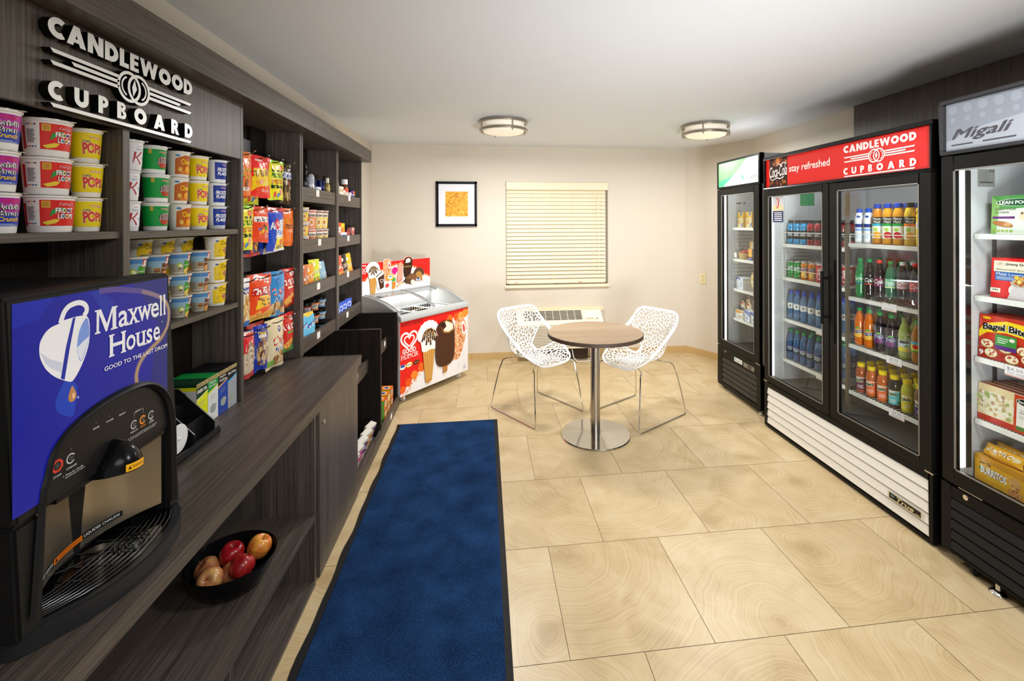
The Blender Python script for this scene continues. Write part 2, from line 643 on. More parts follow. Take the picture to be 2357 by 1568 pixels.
def floor_tiles():
    TW, TH, Y0, X0, g = 0.535, 0.571, 1.59, 0.292, 0.0011
    vs, fs, uv, tone = [], [], [], []
    rnd = random.Random(4)
    for r in range(-8, 7):
        y0 = Y0 + r * TH
        off = X0 + (TW / 2 if r % 2 else 0)
        for c in range(-6, 7):
            x0 = off + c * TW
            a, b = max(x0 + g, XL - .2), min(x0 + TW - g, XR + .3)
            if b - a < .02: continue
            i = len(vs)
            vs += [(a, y0 + g, 0), (b, y0 + g, 0), (b, y0 + TH - g, 0), (a, y0 + TH - g, 0)]
            fs.append((i, i + 1, i + 2, i + 3))
            cx, cy = x0 + TW * rnd.uniform(-.15, 1.15), y0 + TH * rnd.uniform(-.15, 1.15)
            rot = rnd.choice((0, 1, 2, 3))
            for k in range(4):
                px, py = vs[i + k][0] - cx, vs[i + k][1] - cy
                uv.append((px, py))
            tone.append((rnd.random(), rnd.random()))
    n = len(fs)
    i = len(vs)
    vs += [(XL - .2, YN - .2, -.003), (XR + .3, YN - .2, -.003), (XR + .3, YB + .3, -.003), (XL - .2, YB + .3, -.003)]
    fs.append((i, i + 1, i + 2, i + 3))
    uv += [(0, 0)] * 4
    tone.append((0, 0))
    me = bpy.data.meshes.new('floor')
    me.from_pydata(vs, [], fs)
    l = me.uv_layers.new(name='rings')
    l2 = me.uv_layers.new(name='tone')
    for p in me.polygons:
        for li in p.loop_indices:
            l.data[li].uv = uv[li]
            l2.data[li].uv = tone[p.index]
    m, nt, b = newmat('tile_wood_look')
    N = nt.nodes.new
    L = nt.links.new
    u = N('ShaderNodeUVMap'); u.uv_map = 'rings'
    t = N('ShaderNodeUVMap'); t.uv_map = 'tone'
    ts = N('ShaderNodeSeparateXYZ'); L(t.outputs[0], ts.inputs[0])
    g0 = N('ShaderNodeNewGeometry')
    # soft warping of the rings
    nz = N('ShaderNodeTexNoise'); nz.inputs['Scale'].default_value = 3.2; nz.inputs['Detail'].default_value = 2
    L(g0.outputs['Position'], nz.inputs['Vector'])
    sub = N('ShaderNodeVectorMath'); sub.operation = 'SUBTRACT'; L(nz.outputs['Color'], sub.inputs[0]); sub.inputs[1].default_value = (.5, .5, .5)
    sc = N('ShaderNodeVectorMath'); sc.operation = 'SCALE'; sc.inputs['Scale'].default_value = .16; L(sub.outputs[0], sc.inputs[0])
    ad = N('ShaderNodeVectorMath'); ad.operation = 'ADD'; L(u.outputs[0], ad.inputs[0]); L(sc.outputs[0], ad.inputs[1])
    sp = N('ShaderNodeSeparateXYZ'); L(ad.outputs[0], sp.inputs[0])
    cb = N('ShaderNodeCombineXYZ'); L(sp.outputs[0], cb.inputs[0]); L(sp.outputs[1], cb.inputs[1])
    ln = N('ShaderNodeVectorMath'); ln.operation = 'LENGTH'; L(cb.outputs[0], ln.inputs[0])
    mu = N('ShaderNodeMath'); mu.operation = 'MULTIPLY'; mu.inputs[1].default_value = 95.0; L(ln.outputs['Value'], mu.inputs[0])
    n1 = N('ShaderNodeTexNoise'); n1.noise_dimensions = '1D'; n1.inputs['Scale'].default_value = 1.0; n1.inputs['Detail'].default_value = 3; n1.inputs['Roughness'].default_value = .6
    tw = N('ShaderNodeMath'); tw.operation = 'MULTIPLY_ADD'; tw.inputs[1].default_value = 40; L(ts.outputs[0], tw.inputs[0]); L(mu.outputs[0], tw.inputs[2])
    L(tw.outputs[0], n1.inputs['W'])
    # broad patches
    n2 = N('ShaderNodeTexNoise'); n2.inputs['Scale'].default_value = 4.5; n2.inputs['Detail'].default_value = 3; n2.inputs['Distortion'].default_value = 1.0
    o2 = N('ShaderNodeVectorMath'); o2.operation = 'MULTIPLY_ADD'; o2.inputs[1].default_value = (9, 7, 0); L(t.outputs[0], o2.inputs[0]); L(ad.outputs[0], o2.inputs[2])
    L(o2.outputs[0], n2.inputs['Vector'])
    # heart of the trunk
    mr = N('ShaderNodeMapRange'); mr.inputs['From Min'].default_value = 0; mr.inputs['From Max'].default_value = .09; mr.inputs['To Min'].default_value = -.22; mr.inputs['To Max'].default_value = 0
    L(ln.outputs['Value'], mr.inputs['Value'])
    m1 = N('ShaderNodeMix'); m1.inputs['Factor'].default_value = .6; L(n1.outputs['Fac'], m1.inputs['A']); L(n2.outputs['Fac'], m1.inputs['B'])
    a1 = N('ShaderNodeMath'); a1.operation = 'ADD'; L(m1.outputs['Result'], a1.inputs[0]); L(mr.outputs[0], a1.inputs[1])
    a2 = N('ShaderNodeMath'); a2.operation = 'MULTIPLY_ADD'; a2.inputs[1].default_value = .10; L(ts.outputs[1], a2.inputs[0]); L(a1.outputs[0], a2.inputs[2])
    r = N('ShaderNodeValToRGB')
    r.color_ramp.elements[0].position = .33; r.color_ramp.elements[0].color = lin('#b39a70')
    r.color_ramp.elements[1].position = .72; r.color_ramp.elements[1].color = lin('#d4c09a')
    e = r.color_ramp.elements.new(.53); e.color = lin('#c8b086')
    L(a2.outputs[0], r.inputs['Fac'])
    L(r.outputs['Color'], b.inputs['Base Color'])
    b.inputs['Roughness'].default_value = .34
    b.inputs['Specular IOR Level'].default_value = .4
    bp = N('ShaderNodeBump'); bp.inputs['Strength'].default_value = .08; bp.inputs['Distance'].default_value = .001
    L(n1.outputs['Fac'], bp.inputs['Height']); L(bp.outputs[0], b.inputs['Normal'])
    me.materials.append(m)
    me.materials.append(M('#96835f', .8))
    me.polygons[n].material_index = 1
    o = bpy.data.objects.new('floor', me)
    COL.objects.link(o)
    return struct(o)


floor_tiles()
struct(B('ceiling', CEIL, XL - .2, YN - .2, ZC, XR + .3, YB + .3, ZC + .1, None, 0))
struct(B('wall_left', WALL, XL - .15, YN - .2, -.01, XL, YB + .15, ZC, None, 0))
# back wall with the window opening
WX0, WX1, WZ0, WZ1 = 0.235, 1.412, 0.80, 1.985
wb = MB()
wb.box(XL - .15, YB, -.01, WX0, YB + .15, ZC).box(WX1, YB, -.01, XR + .3, YB + .15, ZC)
wb.box(WX0, YB, -.01, WX1, YB + .15, WZ0).box(WX0, YB, WZ1, WX1, YB + .15, ZC)
struct(wb.obj('wall_back', WALL))
aw = MB()
dv = Vector((ANG[0] - CORN[0], ANG[1] - CORN[1], 0))
nn = Vector((-dv.y, dv.x, 0)).normalized() * -.1
aw.prism([(CORN[0], CORN[1] + .0), (ANG[0], ANG[1]), (ANG[0] + .12, ANG[1] + .05), (CORN[0] + .1, CORN[1] + .12)], lambda u, v, d: (u, v, d), -.01, ZC)
struct(aw.obj('wall_angled', WALL))
struct(B('wall_right', WALL, XR, YN - .2, -.01, XR + .15, ANG[1] + .02, ZC, None, 0))
TILE = plaster('skirting_tile', '#cbab75', .35, .1, 60)


def skirting(name, p0, p1, h=.073, t=.009):
    d = (Vector(p1) - Vector(p0))
    L = d.length
    d.normalize()
    n = Vector((d.y, -d.x, 0))
    mb = MB()
    k = 0.0
    while k < L - .001:
        e = min(L, k + .535)
        q = [Vector(p0) + d * (k + .0008), Vector(p0) + d * (e - .0008)]
        mb.prism([(0, 0), (0, h), (t, h), (t, 0)], lambda u, v, w, q=q: q[0].lerp(q[1], w) + n * u + Vector((0, 0, v)), 0, 1)
        k = e
    return struct(mb.obj(name, TILE))


skirting('baseboard_back', (XL, YB, 0), (CORN[0], CORN[1], 0))
skirting('baseboard_angled', (CORN[0], CORN[1], 0), (ANG[0], ANG[1], 0))
skirting('baseboard_right', (XR, ANG[1], 0), (XR, 3.2, 0))
# dark laminate cladding high on the right wall
cl = B('trim_1', LAM[2], XR - .045, -1.0, .1, XR, 3.125, ZC - .001, None, .006)
struct(cl)

# window_1: frame, pane, sill; the blind hangs inside the opening
CREAM = M('#efe2c6', .45)
win = thing('window_1', None, None)
win['kind'] = 'structure'
fr = MB()
fy = YB + .085
for a in ((WX0, WZ0, WX0 + .035, WZ1), (WX1 - .035, WZ0, WX1, WZ1), (WX0, WZ0, WX1, WZ0 + .035), (WX0, WZ1 - .035, WX1, WZ1), ((WX0 + WX1) / 2 - .015, WZ0, (WX0 + WX1) / 2 + .015, WZ1)):
    fr.box(a[0], fy, a[1], a[2], fy + .05, a[3])
fr.obj('window_frame', M('#d9d2c2', .4), win, .002)
B('window_pane', GLASS, WX0 + .03, fy + .022, WZ0 + .03, WX1 - .03, fy + .026, WZ1 - .03, win, 0)
B('window_sill', CREAM, WX0 - .012, YB - .028, .787, WX1 + .008, YB + .09, .82, win, .006)

bl = thing('window_blind', 'cream slatted blind with a deep headrail closed over the window', 'blind', (0, 0, 0))
B('headrail', CREAM, WX0 + .004, YB - .022, 1.896, WX1 - .004, YB + .05, 1.982, bl, .004)
sl = MB()
n = 24
for i in range(n):
    z = 1.880 - i * (1.880 - .872) / (n - 1)
    tilt = math.radians(66 - i * .75)
    c, s_ = math.cos(tilt) * .0255, math.sin(tilt) * .0255
    y = YB + .018
    # slats tip with the lower edge towards the room
    sl.prism([(-c, s_ + .0012), (0, .003), (c, -s_ + .0012), (c, -s_ - .0012), (0, .0), (-c, s_ - .0012)][::-1], lambda u, v, d, z=z, y=y: (d, y - u, z + v), WX0 + .008, WX1 - .03)
sl.obj('slats', CREAM, bl)
B('bottom_rail', CREAM, WX0 + .008, YB - .004, .836, WX1 - .03, YB + .042, .862, bl, .003)
for k, x in enumerate((.285, .52, .76, 1.0, 1.23)):
    MB().tube([(x, YB - .010, .86), (x, YB - .010, 1.9)], .0014, 6).obj('ladder_cord', CREAM, bl)
for x, z0, z1 in ((.262, .875, 1.89), (1.292, 1.0, 1.89), (1.301, .995, 1.89)):
    q = MB().tube([(x, YB - .026, z0), (x, YB - .024, z1)], .0016, 6).obj('pull_cord', CREAM, bl)
    MB().lathe([(.002, .03), (.006, .01), (.007, 0), (.004, -.004)], (x, YB - .026, z0 - .012), 10).obj('cord_tassel', CREAM, q)
MB().tube([(1.285, YB - .024, 1.80), (1.285, YB - .026, 1.60)], .003, 8).obj('tilt_wand', M('#f6f3ea', .2), bl)
for x in (.35, 1.08):
    B('rail_plug', M('#b5813d', .5), x - .018, YB - .0065, .846, x + .018, YB - .003, .852, bl, 0)

# framed picture
pf = thing('framed_picture', 'black framed yellow abstract picture with a wide white mat on the back wall', 'picture', (-.307, YB, 1.734))
f = MB()
w2, h2, b_ = .222, .247, .026
for a in ((-w2, -h2, w2, -h2 + b_), (-w2, h2 - b_, w2, h2), (-w2, -h2, -w2 + b_, h2), (w2 - b_, -h2, w2, h2)):
    f.box(a[0], -.03, a[1], a[2], -.001, a[3])
f.obj('frame', M('#17151a', .35), pf, .002)
B('mat_board', M('#eeeef4', .8), -w2 + .02, -.018, -h2 + .02, w2 - .02, -.012, h2 - .02, pf, 0)
m, nt, b = newmat('abstract_print')
nz = nt.nodes.new('ShaderNodeTexNoise'); nz.inputs['Scale'].default_value = 26; nz.inputs['Detail'].default_value = 6; nz.inputs['Distortion'].default_value = 2.2
rr = nt.nodes.new('ShaderNodeValToRGB')
rr.color_ramp.elements[0].position = .3; rr.color_ramp.elements[0].color = lin('#9a5f14')
rr.color_ramp.elements[1].position = .7; rr.color_ramp.elements[1].color = lin('#f7e27a')
for p_, c_ in ((.42, '#e08d12'), (.5, '#f3b21d'), (.58, '#e9a41f')):
    e = rr.color_ramp.elements.new(p_); e.color = lin(c_)
g = nt.nodes.new('ShaderNodeNewGeometry')
nt.links.new(g.outputs['Position'], nz.inputs['Vector']); nt.links.new(nz.outputs['Fac'], rr.inputs['Fac']); nt.links.new(rr.outputs['Color'], b.inputs['Base Color'])
B('print', m, -.122, -.0195, -.137, .122, -.0185, .137, pf, 0)

# wall outlet on the angled wall
dn = dv.normalized()
no = Vector((dn.y, -dn.x, 0))
po = Vector((CORN[0], CORN[1], 0)) + dn * .235
ol = thing('wall_outlet', 'cream double power outlet plate low on the angled wall', 'outlet', (po.x, po.y, .885), math.atan2(dn.y, dn.x))
B('plate', M('#e8dcae', .4), -.037, -.007, -.06, .037, -.0005, .06, ol, .003)
for z in (-.022, .022):
    s_ = MB().prism([(.016 * math.cos(i * PI / 8), z + .016 * math.sin(i * PI / 8)) for i in range(16)], lambda u, v, d: (u, -d, v), .0065, .0085).obj('socket', M('#d8ca96', .4), ol)
    MB().box(-.007, -.0092, z + .001, -.005, -.0084, z + .009).box(.005, -.0092, z + .001, .007, -.0084, z + .009).obj('slot', BLACK, s_)


def ceiling_lamp(x, y, label, rz=0.3, power=30):
    t = thing('ceiling_lamp', label, 'ceiling light', (x, y, ZC), rz, 'flush ceiling lights')
    NICK = M('#a89f92', .3, 1.0)
    R = .203
    MB().lathe([(.0, 0), (.19, 0), (.19, -.012), (0, -.012)], n=40, cap=False).obj('base', WHITE, t)
    for z0 in (-.026, -.092):
        MB().lathe([(R - .016, z0), (R, z0), (R + .001, z0 + .010), (R, z0 + .020), (R - .016, z0 + .020), (R - .016, z0)], n=56, cap=False).obj('ring', NICK, t)
    dif = M('#f3e9d6', .5, 0, 0, 0.36)
    MB().lathe([(R - .028, -.008), (R - .028, -.082), (R - .034, -.096), (R - .05, -.101), (.09, -.108), (0, -.110)], n=48, cap=False).obj('glass_shade', dif, t)
    for k in range(4):
        a = k * PI / 2
        c, s = math.cos(a), math.sin(a)
        MB().cyl((c * (R - .008), s * (R - .008), -.006), (c * (R - .008), s * (R - .008), -.108), .0045, 10).obj('post', NICK, t)
    l = bpy.data.lights.new('lamp_light', 'AREA')
    l.shape = 'DISK'; l.size = .34; l.energy = power; l.color = (1, .99, .97)
    lo = bpy.data.objects.new('lamp_light', l)
    COL.objects.link(lo)
    lo.location = (0, 0, -.125)
    lo.parent = t
    return t


ceiling_lamp(.16, 3.917, 'round two-ring flush ceiling light above the aisle, over the picture side', .35, 36)
ceiling_lamp(1.94, 3.884, 'round two-ring flush ceiling light nearer the drink coolers', -.55, 24)

# AC unit under the window
ac = thing('air_conditioner', 'cream wall air conditioner with grille under the window', 'air conditioner', (0, YB, 0))
ACM = M('#efe6d2', .45)
body = MB()
X0, X1 = .315, 1.335
prof = [(0, .14), (0, .545), (-.05, .545), (-.19, .435), (-.205, .415), (-.205, .14)]
body.prism(prof, lambda u, v, d: (d, u, v), X0 + .03, X1 - .03)
body.obj('body', ACM, ac, .006)
B('wall_sleeve', M('#efe0bd', .45), X0, -.06, .525, X1, -.001, .565, ac, .004)
# sloping top: outlet grille and control lid
sy = lambda t: -.05 - .14 * t
sz = lambda t: .5465 - .11 * t
def slope(u, v, d): return (u, sy(v) - d * .62, sz(v) + d * .79)
g = Art()
g.rect(.42, .12, 1.075, .88, '#3a352c')
g.build('outlet_recess', slope, ac, lift=.0006)
gb = MB()
for k in range(8): 
    t0 = .12 + .76 * k / 7
    gb.tube([slope(.42, t0, .003), slope(1.075, t0, .003)], .0028, 6)
for k in range(9):
    x = .42 + .655 * k / 8
    gb.tube([slope(x, .12, .003), slope(x, .88, .003)], .0028, 6)
gb.obj('outlet_grille', ACM, ac)
lid = Art()
lid.rect(1.1, .1, 1.265, .9, '#e9dfca').rect(1.112, .2, 1.255, .72, '#f3ecdc').rect(1.115, .76, 1.20, .84, '#bfae86').rect(1.225, .78, 1.25, .84, '#5a5348')
lid.build('control_lid', slope, ac, lift=.002)
fg = MB()
for k in range(14):
    z = .17 + k * .0165
    fg.prism([(-.206, z), (-.212, z + .002), (-.212, z + .009), (-.206, z + .011)], lambda u, v, d: (d, u, v), X0 + .05, X1 - .05)
fg.obj('intake_louvres', ACM, ac)
fgd = Art(); fgd.rect(X0 + .05, .166, X1 - .05, .40, '#6f6656'); fgd.build('intake_recess', lambda u, v, d: (u, -.2052 - d, v), ac)
B('underside_housing', M('#3b2d22', .7), X0 + .2, -.16, .012, X1 - .2, -.02, .139, ac, .004)
pc = MB().tube([(.95, -.19, .13), (.96, -.23, .05), (1.0, -.25, .008), (1.10, -.24, .006), (1.19, -.20, .006), (1.16, -.14, .006), (1.05, -.13, .006), (.92, -.16, .006)], .005, 8).obj('power_cord', M('#e8e4da', .5), ac)

# blue runner mat
mt = thing('floor_mat', 'long blue carpet runner with black rubber edge along the counter', 'mat', (0, 0, 0))
m, nt, b = newmat('blue_pile')
g = nt.nodes.new('ShaderNodeNewGeometry')
n1 = nt.nodes.new('ShaderNodeTexNoise'); n1.inputs['Scale'].default_value = 230; n1.inputs['Detail'].default_value = 3
n2 = nt.nodes.new('ShaderNodeTexNoise'); n2.inputs['Scale'].default_value = 7; n2.inputs['Detail'].default_value = 5
mx = nt.nodes.new('ShaderNodeMix'); mx.inputs['Factor'].default_value = .35
rr = nt.nodes.new('ShaderNodeValToRGB'); rr.color_ramp.elements[0].position = .35; rr.color_ramp.elements[0].color = lin('#0c1a34'); rr.color_ramp.elements[1].position = .68; rr.color_ramp.elements[1].color = lin('#264878')
bp = nt.nodes.new('ShaderNodeBump'); bp.inputs['Strength'].default_value = .8; bp.inputs['Distance'].default_value = .004
for nn_ in (n1, n2): nt.links.new(g.outputs['Position'], nn_.inputs['Vector'])
nt.links.new(n1.outputs['Fac'], mx.inputs['A']); nt.links.new(n2.outputs['Fac'], mx.inputs['B']); nt.links.new(mx.outputs['Result'], rr.inputs['Fac'])
nt.links.new(rr.outputs['Color'], b.inputs['Base Color']); nt.links.new(n1.outputs['Fac'], bp.inputs['Height']); nt.links.new(bp.outputs[0], b.inputs['Normal'])
b.inputs['Roughness'].default_value = .95
b.inputs['Specular IOR Level'].default_value = .05
MX0, MX1, MY0, MY1 = -.657, .092, .55, 3.602
# rubber edge waves a little on the side by the counter
edge = []
k = 60
for i in range(k + 1):
    y = MY0 + (MY1 - MY0) * i / k
    edge.append((MX0 + .006 * math.sin(i * .9) * math.sin(i * .23), y))
e = MB()
e.prism([(MX1, MY0), (MX1, MY1)] + edge[::-1], lambda u, v, d: (u, v, d), .0005, .004)
e.obj('rubber_edge', M('#1f1e1f', .6), mt)
MB().box(MX0 + .028, MY0 + .03, .004, MX1 - .026, MY1 - .012, .0095).obj('pile', m, mt, .002)

# table
tb = thing('round_table', 'round wood-top pedestal table with brushed steel column and disc foot', 'table', (.787, 3.262, 0))
MB().lathe([(0, .712), (.335, .712), (.341, .714), (.341, .738), (.338, .741), (0, .741)], n=64, cap=False).obj('tabletop', OAKTOP, tb)
MB().lathe([(.3405, .7135), (.3425, .7135), (.3425, .7385), (.3405, .7385)], n=64, cap=False).obj('edge_band', M('#4a3b31', .5), tb)
BR = M('#b6b0a8', .26, 1.0)
MB().lathe([(.034, .012), (.034, .71)], n=32, cap=False).obj('column', BR, tb)
MB().lathe([(0, 0), (.249, 0), (.25, .004), (.246, .010), (.06, .016), (.04, .018), (0, .018)], n=64, cap=False).obj('foot', M('#c9c5bd', .12, 1.0), tb)
MB().lathe([(0, .700), (.12, .700), (.13, .711), (0, .711)], n=32, cap=False).obj('mounting_plate', BLACK, tb)

# ================================================================ LEFT SIDE: CABINETS
LX, LY, LZ = LAM
XF = -1.01            # front plane of the upper cabinets
XB = -1.213
CT = 0.786            # worktop height

top = thing('worktop', 'long dark wood-grain worktop with coffee machine on it', 'worktop', (0, 0, 0))
MB().box(-1.212, -.6, .737, -.688, 2.698, CT).obj('slab', LY, top, .0025)
B('end_trim', M('#8d8478', .3, .6), -1.006, 2.6985, .778, -.688, 2.701, .789, top, 0)

bc = thing('base_cabinet', 'open dark wood base cabinet with fruit bowl shelf under the worktop', 'cabinet', (0, 0, 0))
B('back_panel', LAM_SHADE, -1.21, -.6, .001, -1.195, 2.078, .736, bc, 0)
B('side_panel', LZ, -1.194, 2.057, .001, -.718, 2.078, .736, bc, .001)
B('shelf', LY, -1.194, -.6, .277, -.712, 2.0565, .297, bc, .0015)
B('bottom_board', LY, -1.194, -.6, .001, -.712, 2.0565, .018, bc, .0015)
B('shelf_support', LZ, -1.194, 1.408, .0185, -.722, 1.43, .2765, bc, .001)

dc = thing('door_cabinet', 'dark wood base cabinet with one plain locked door', 'cabinet', (0, 0, 0))
MB().box(-1.21, 2.0795, .001, -.735, 2.097, .7365).box(-1.21, 2.681, .001, -.735, 2.698, .7365).box(-1.21, 2.097, .001, -.735, 2.681, .02).box(-1.21, 2.097, .02, -1.2, 2.681, .7365).obj('body', LAM_SHADE, dc)
dr = MB().box(-.729, 2.094, .003, -.709, 2.697, .720).obj('door', LZ, dc, .0012)
MB().cyl((-.709, 2.146, .652), (-.7045, 2.146, .652), .009, 18).box(-.7046, 2.144, .646, -.7035, 2.148, .658).obj('lock', CHROME, dr)

# lower open display next to the door cabinet
ld = thing('floor_display', 'low dark wood display at the end of the worktop with snack boxes', 'display shelf', (0, 0, 0))
B('back_panel', LAM_SHADE, -1.212, 2.7025, .001, -1.2, 3.985, .785, ld, 0)
for y0, y1 in ((3.335, 3.372), (3.948, 3.985)):
    B('side_panel', LAM_SHADE, -1.2, y0, .001, -.724, y1, .786, ld, .003)
for y0, y1, yc in ((2.703, 3.334, 3.041), (3.373, 3.947, 3.83)):
    s_ = MB().box(-1.199, y0, .50, -.822, y1, .515).box(-.822, y0, .497, -.806, y1, .583).obj('lipped_shelf', LY, ld, .001)
    MB().box(-1.199, y0, .03, -.735, y1, .045).obj('bottom_board', LY, ld)
kb = B('kick_board', LY, -.735, 2.703, .001, -.714, 3.9855, .083, ld, .002)


def price_card(parent, X, y, z, w=.052, h=.042, sgn=1, t='', name='price_card', tilt=0):
    a = Art()
    a.rect(-w / 2, -h / 2, w / 2, h / 2, '#f5f3f1')
    if t: a.text(t, -w * .3, -h * .02, w * .25, h * .3, '#7a7588')
    a.rect(-w * .32, -h * .2, w * .3, -h * .15, '#b7b3bd').rect(-w * .32, h * .3, w * .1, h * .36, '#c9c4cc').rect(-w / 2, -h / 2, w / 2, -h * .38, '#e9b9b0')
    o = a.build(name, lambda u, v, d: (X + sgn * (d + .0004), y + u, z + v), parent)
    return o


for y in (3.041,): price_card(ld, -.806, y, .55)
price_card(ld, -.806, 3.87, .55)
price_card(ld, -.714, 3.65, .048, .06)

# upper sign cabinet
sc_ = thing('sign_cabinet', 'tall dark wood wall cabinet with sign panel and cereal shelves', 'cabinet', (0, 0, 0))
B('back_panel', LAM_SHADE, XB, .30, CT + .001, -1.2, 2.068, 2.028, sc_, 0)
B('sign_panel', LZ, -1.028, .30, 1.797, XF, 2.0675, 2.028, sc_, .001)
for y0, y1, z1 in ((1.434, 1.461, 1.7965), (2.068, 2.090, 2.028)):
    B('side_panel', LZ, -1.1995, y0, CT + .001, XF, y1, z1, sc_, .0012)
B('shelf', LY, -1.1995, .30, 1.488, -1.017, 1.4335, 1.508, sc_, .0012)
B('shelf', LY, -1.1995, 1.4615, 1.485, -1.017, 2.0675, 1.506, sc_, .0012)
B('shelf', LY, -1.1995, 1.4615, 1.182, -1.017, 2.0675, 1.202, sc_, .0012)

# pegboard bay
pg = thing('peg_rack', 'dark slat-wall rack with four rows of chrome hooks for hanging bags', 'rack', (0, 0, 0))
B('back_panel', LAM_SHADE, XB, 2.0915, CT + .001, -1.2, 2.70, 2.028, pg, 0)
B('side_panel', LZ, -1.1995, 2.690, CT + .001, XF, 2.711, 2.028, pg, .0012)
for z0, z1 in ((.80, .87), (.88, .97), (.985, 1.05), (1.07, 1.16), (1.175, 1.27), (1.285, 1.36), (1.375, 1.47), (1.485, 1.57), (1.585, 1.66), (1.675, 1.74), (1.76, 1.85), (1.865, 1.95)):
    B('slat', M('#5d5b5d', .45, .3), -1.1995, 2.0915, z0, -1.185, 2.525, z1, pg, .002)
B('dark_slat_panel', LAM_SHADE, -1.1995, 2.526, CT + .001, -1.184, 2.6895, 2.028, pg, 0)
HOOKS = []
for z, ys in ((1.842, (2.165, 2.30, 2.447, 2.583)), (1.604, (2.155, 2.277, 2.424, 2.581)), (1.283, (2.165, 2.30, 2.44, 2.585)), (1.046, (2.165, 2.30, 2.44, 2.581))):
    for y in ys:
        HOOKS.append((y, z))
        MB().tube([(-1.184, y, z - .012), (-1.05, y, z - .014), (-1.02, y, z - .010), (-1.002, y, z), (-.998, y, z + .004)], .0028, 8).ball((-.998, y, z + .004), .0045, 8).obj('hook', CHROME, pg)


def lip_unit(name, label, y0, y1, w0, w1, lips, cards):
    u = thing(name, label, 'cabinet', (0, 0, 0))
    B('back_panel', LAM_SHADE, XB, y0, CT + .001, -1.2, y1, 2.028, u, 0)
    for a, b in ((y0, y0 + w0), (y1 - w1, y1)):
        B('side_panel', LZ, -1.1995, a, CT + .001, XF, b, 2.028, u, .0012)
    for z0, z1 in lips:
        MB().box(-1.1995, y0 + w0 + .0005, z0, -1.033, y1 - w1 - .0005, z0 + .016).box(-1.033, y0 + w0 + .0005, z0, -1.016, y1 - w1 - .0005, z1).obj('lipped_shelf', LY, u, .001)
    for y, z in cards: price_card(u, -1.016, y, z)
    return u


lip_unit('toiletry_cabinet', 'dark wood wall cabinet of four lipped shelves beside the hanging bags', 2.7145, 3.3415, .023, .02,
         ((1.652, 1.735), (1.357, 1.433), (1.092, 1.172), (.792, .873)), ((2.982, 1.71), (3.012, 1.409), (2.991, 1.14), (2.989, .84)))
lip_unit('end_cabinet', 'narrow dark wood wall cabinet of lipped shelves at the far end', 3.343, 3.985, .03, .022,
         ((1.65, 1.732), (1.36, 1.436), (1.083, 1.157), (.793, .883)), ((3.65, 1.715), (3.621, 1.413), (3.609, 1.144), (3.592, .846)))

co = thing('cornice', 'thick dark wood cornice running over the wall cabinets', 'cornice', (0, 0, 0))
for y0, y1 in ((-.6, 2.689), (2.690, 3.330), (3.331, 3.985)):
    B('cornice_board', LY, XB, y0, 2.0285, -.932, y1, 2.127, co, .0012)

# raised sign lettering on the sign panel
sg = thing('wall_sign', 'raised white metal shop sign reading CANDLEWOOD CUPBOARD with black sides', 'sign', (0, 0, 0))
FACE = M('#e9ebea', .32, .25)
SIDE = M('#0c0c0d', .4)
so = (1.186, 1.8005)
mp = lambda u, v, d: (d, so[0] + u, so[1] + v)
for w_, nm in (('top', 'letter'), ('low', 'letter'), ('bars', 'stripe')):
    full = logo(Art(), .526, .211, None, w_).it
    if nm == 'letter':
        word = 'CANDLEWOOD' if w_ == 'top' else 'CUPBOARD'
        k_ = 0
        for ch in word:
            n_ = len(heavy_glyph(ch)[0])
            q_ = Art(); q_.it = full[k_:k_ + n_]; k_ += n_
            q_.solid('letter', mp, XF + .0005, -.9895, (FACE, SIDE), sg)
    else:
        for it in full:
            q_ = Art(); q_.it = [it]
            q_.solid('stripe', mp, XF + .0005, -.9895, (FACE, SIDE), sg)
logo(Art(), .526, .211, None, 'emblem').solid('emblem', mp, XF + .0005, -.9895, (FACE, SIDE), sg)

# ---------------------------------------------------------------- coffee machine
cm = thing('coffee_machine', 'black and blue hot coffee dispenser with a white cup picture on the worktop', 'coffee machine', (0, 0, 0))
SAT = M('#1a1a1b', .42, 0, 0, 0, 0, .1)
GLS = M('#0d0d0e', .18)
mb = MB()
mb.box(-1.185, .880, .80, -.86, 1.266, 1.40)
mb.obj('housing', SAT, cm, .008, 3)
# front shell with an arched opening: blue door above
Yl, Yr = .868, 1.277
door = MB().box(-.8595, Yl, 1.022, -.792, Yr, 1.405).obj('door', SAT, cm, .006, 3)
for y0, y1 in ((Yl, .915), (1.235, Yr)):
    MB().box(-.8595, y0, .828, -.795, y1, 1.0215).obj('pillar', SAT, cm, .005, 2)
BL = '#0c18a4'
a = Art()
y0, y1, z0, z1 = .882, 1.266, 1.03, 1.394
a.rect(y0, z0, y1, z1, BL)
a.poly([(y0, z1), (y0, 1.30), (.93, 1.36), (.96, z1)], '#1229b4')
a.poly([(y1, z1), (1.15, z1), (1.2, 1.34), (1.22, 1.25), (1.18, 1.18), (1.2, 1.12), (y1, 1.05)], '#162484')
a.poly([(1.04, 1.39), (1.06, 1.392), (1.10, 1.36), (1.08, 1.33)], '#1530b0')
sw = [(1.060, 1.390), (1.10, 1.388), (1.134, 1.382), (1.18, 1.372), (1.222, 1.357), (1.252, 1.342), (1.268, 1.322), (1.272, 1.30), (1.268, 1.277), (1.257, 1.26), (1.240, 1.245), (1.21, 1.232), (1.184, 1.218), (1.168, 1.20), (1.162, 1.18), (1.165, 1.160)]
sw = curve(sw, False, 4)
a.line(sw, .012, '#5b4a9a', .014)
a.line(sw[12:], .009, '#8f7a8c', .011)
a.line(sw[18:], .005, '#b89a6d', .007)
a.poly(curve([(.983, 1.232), (.968, 1.214), (.961, 1.195), (.966, 1.178), (.980, 1.166), (.998, 1.158), (1.004, 1.18), (1.006, 1.215)]), '#1242c4')
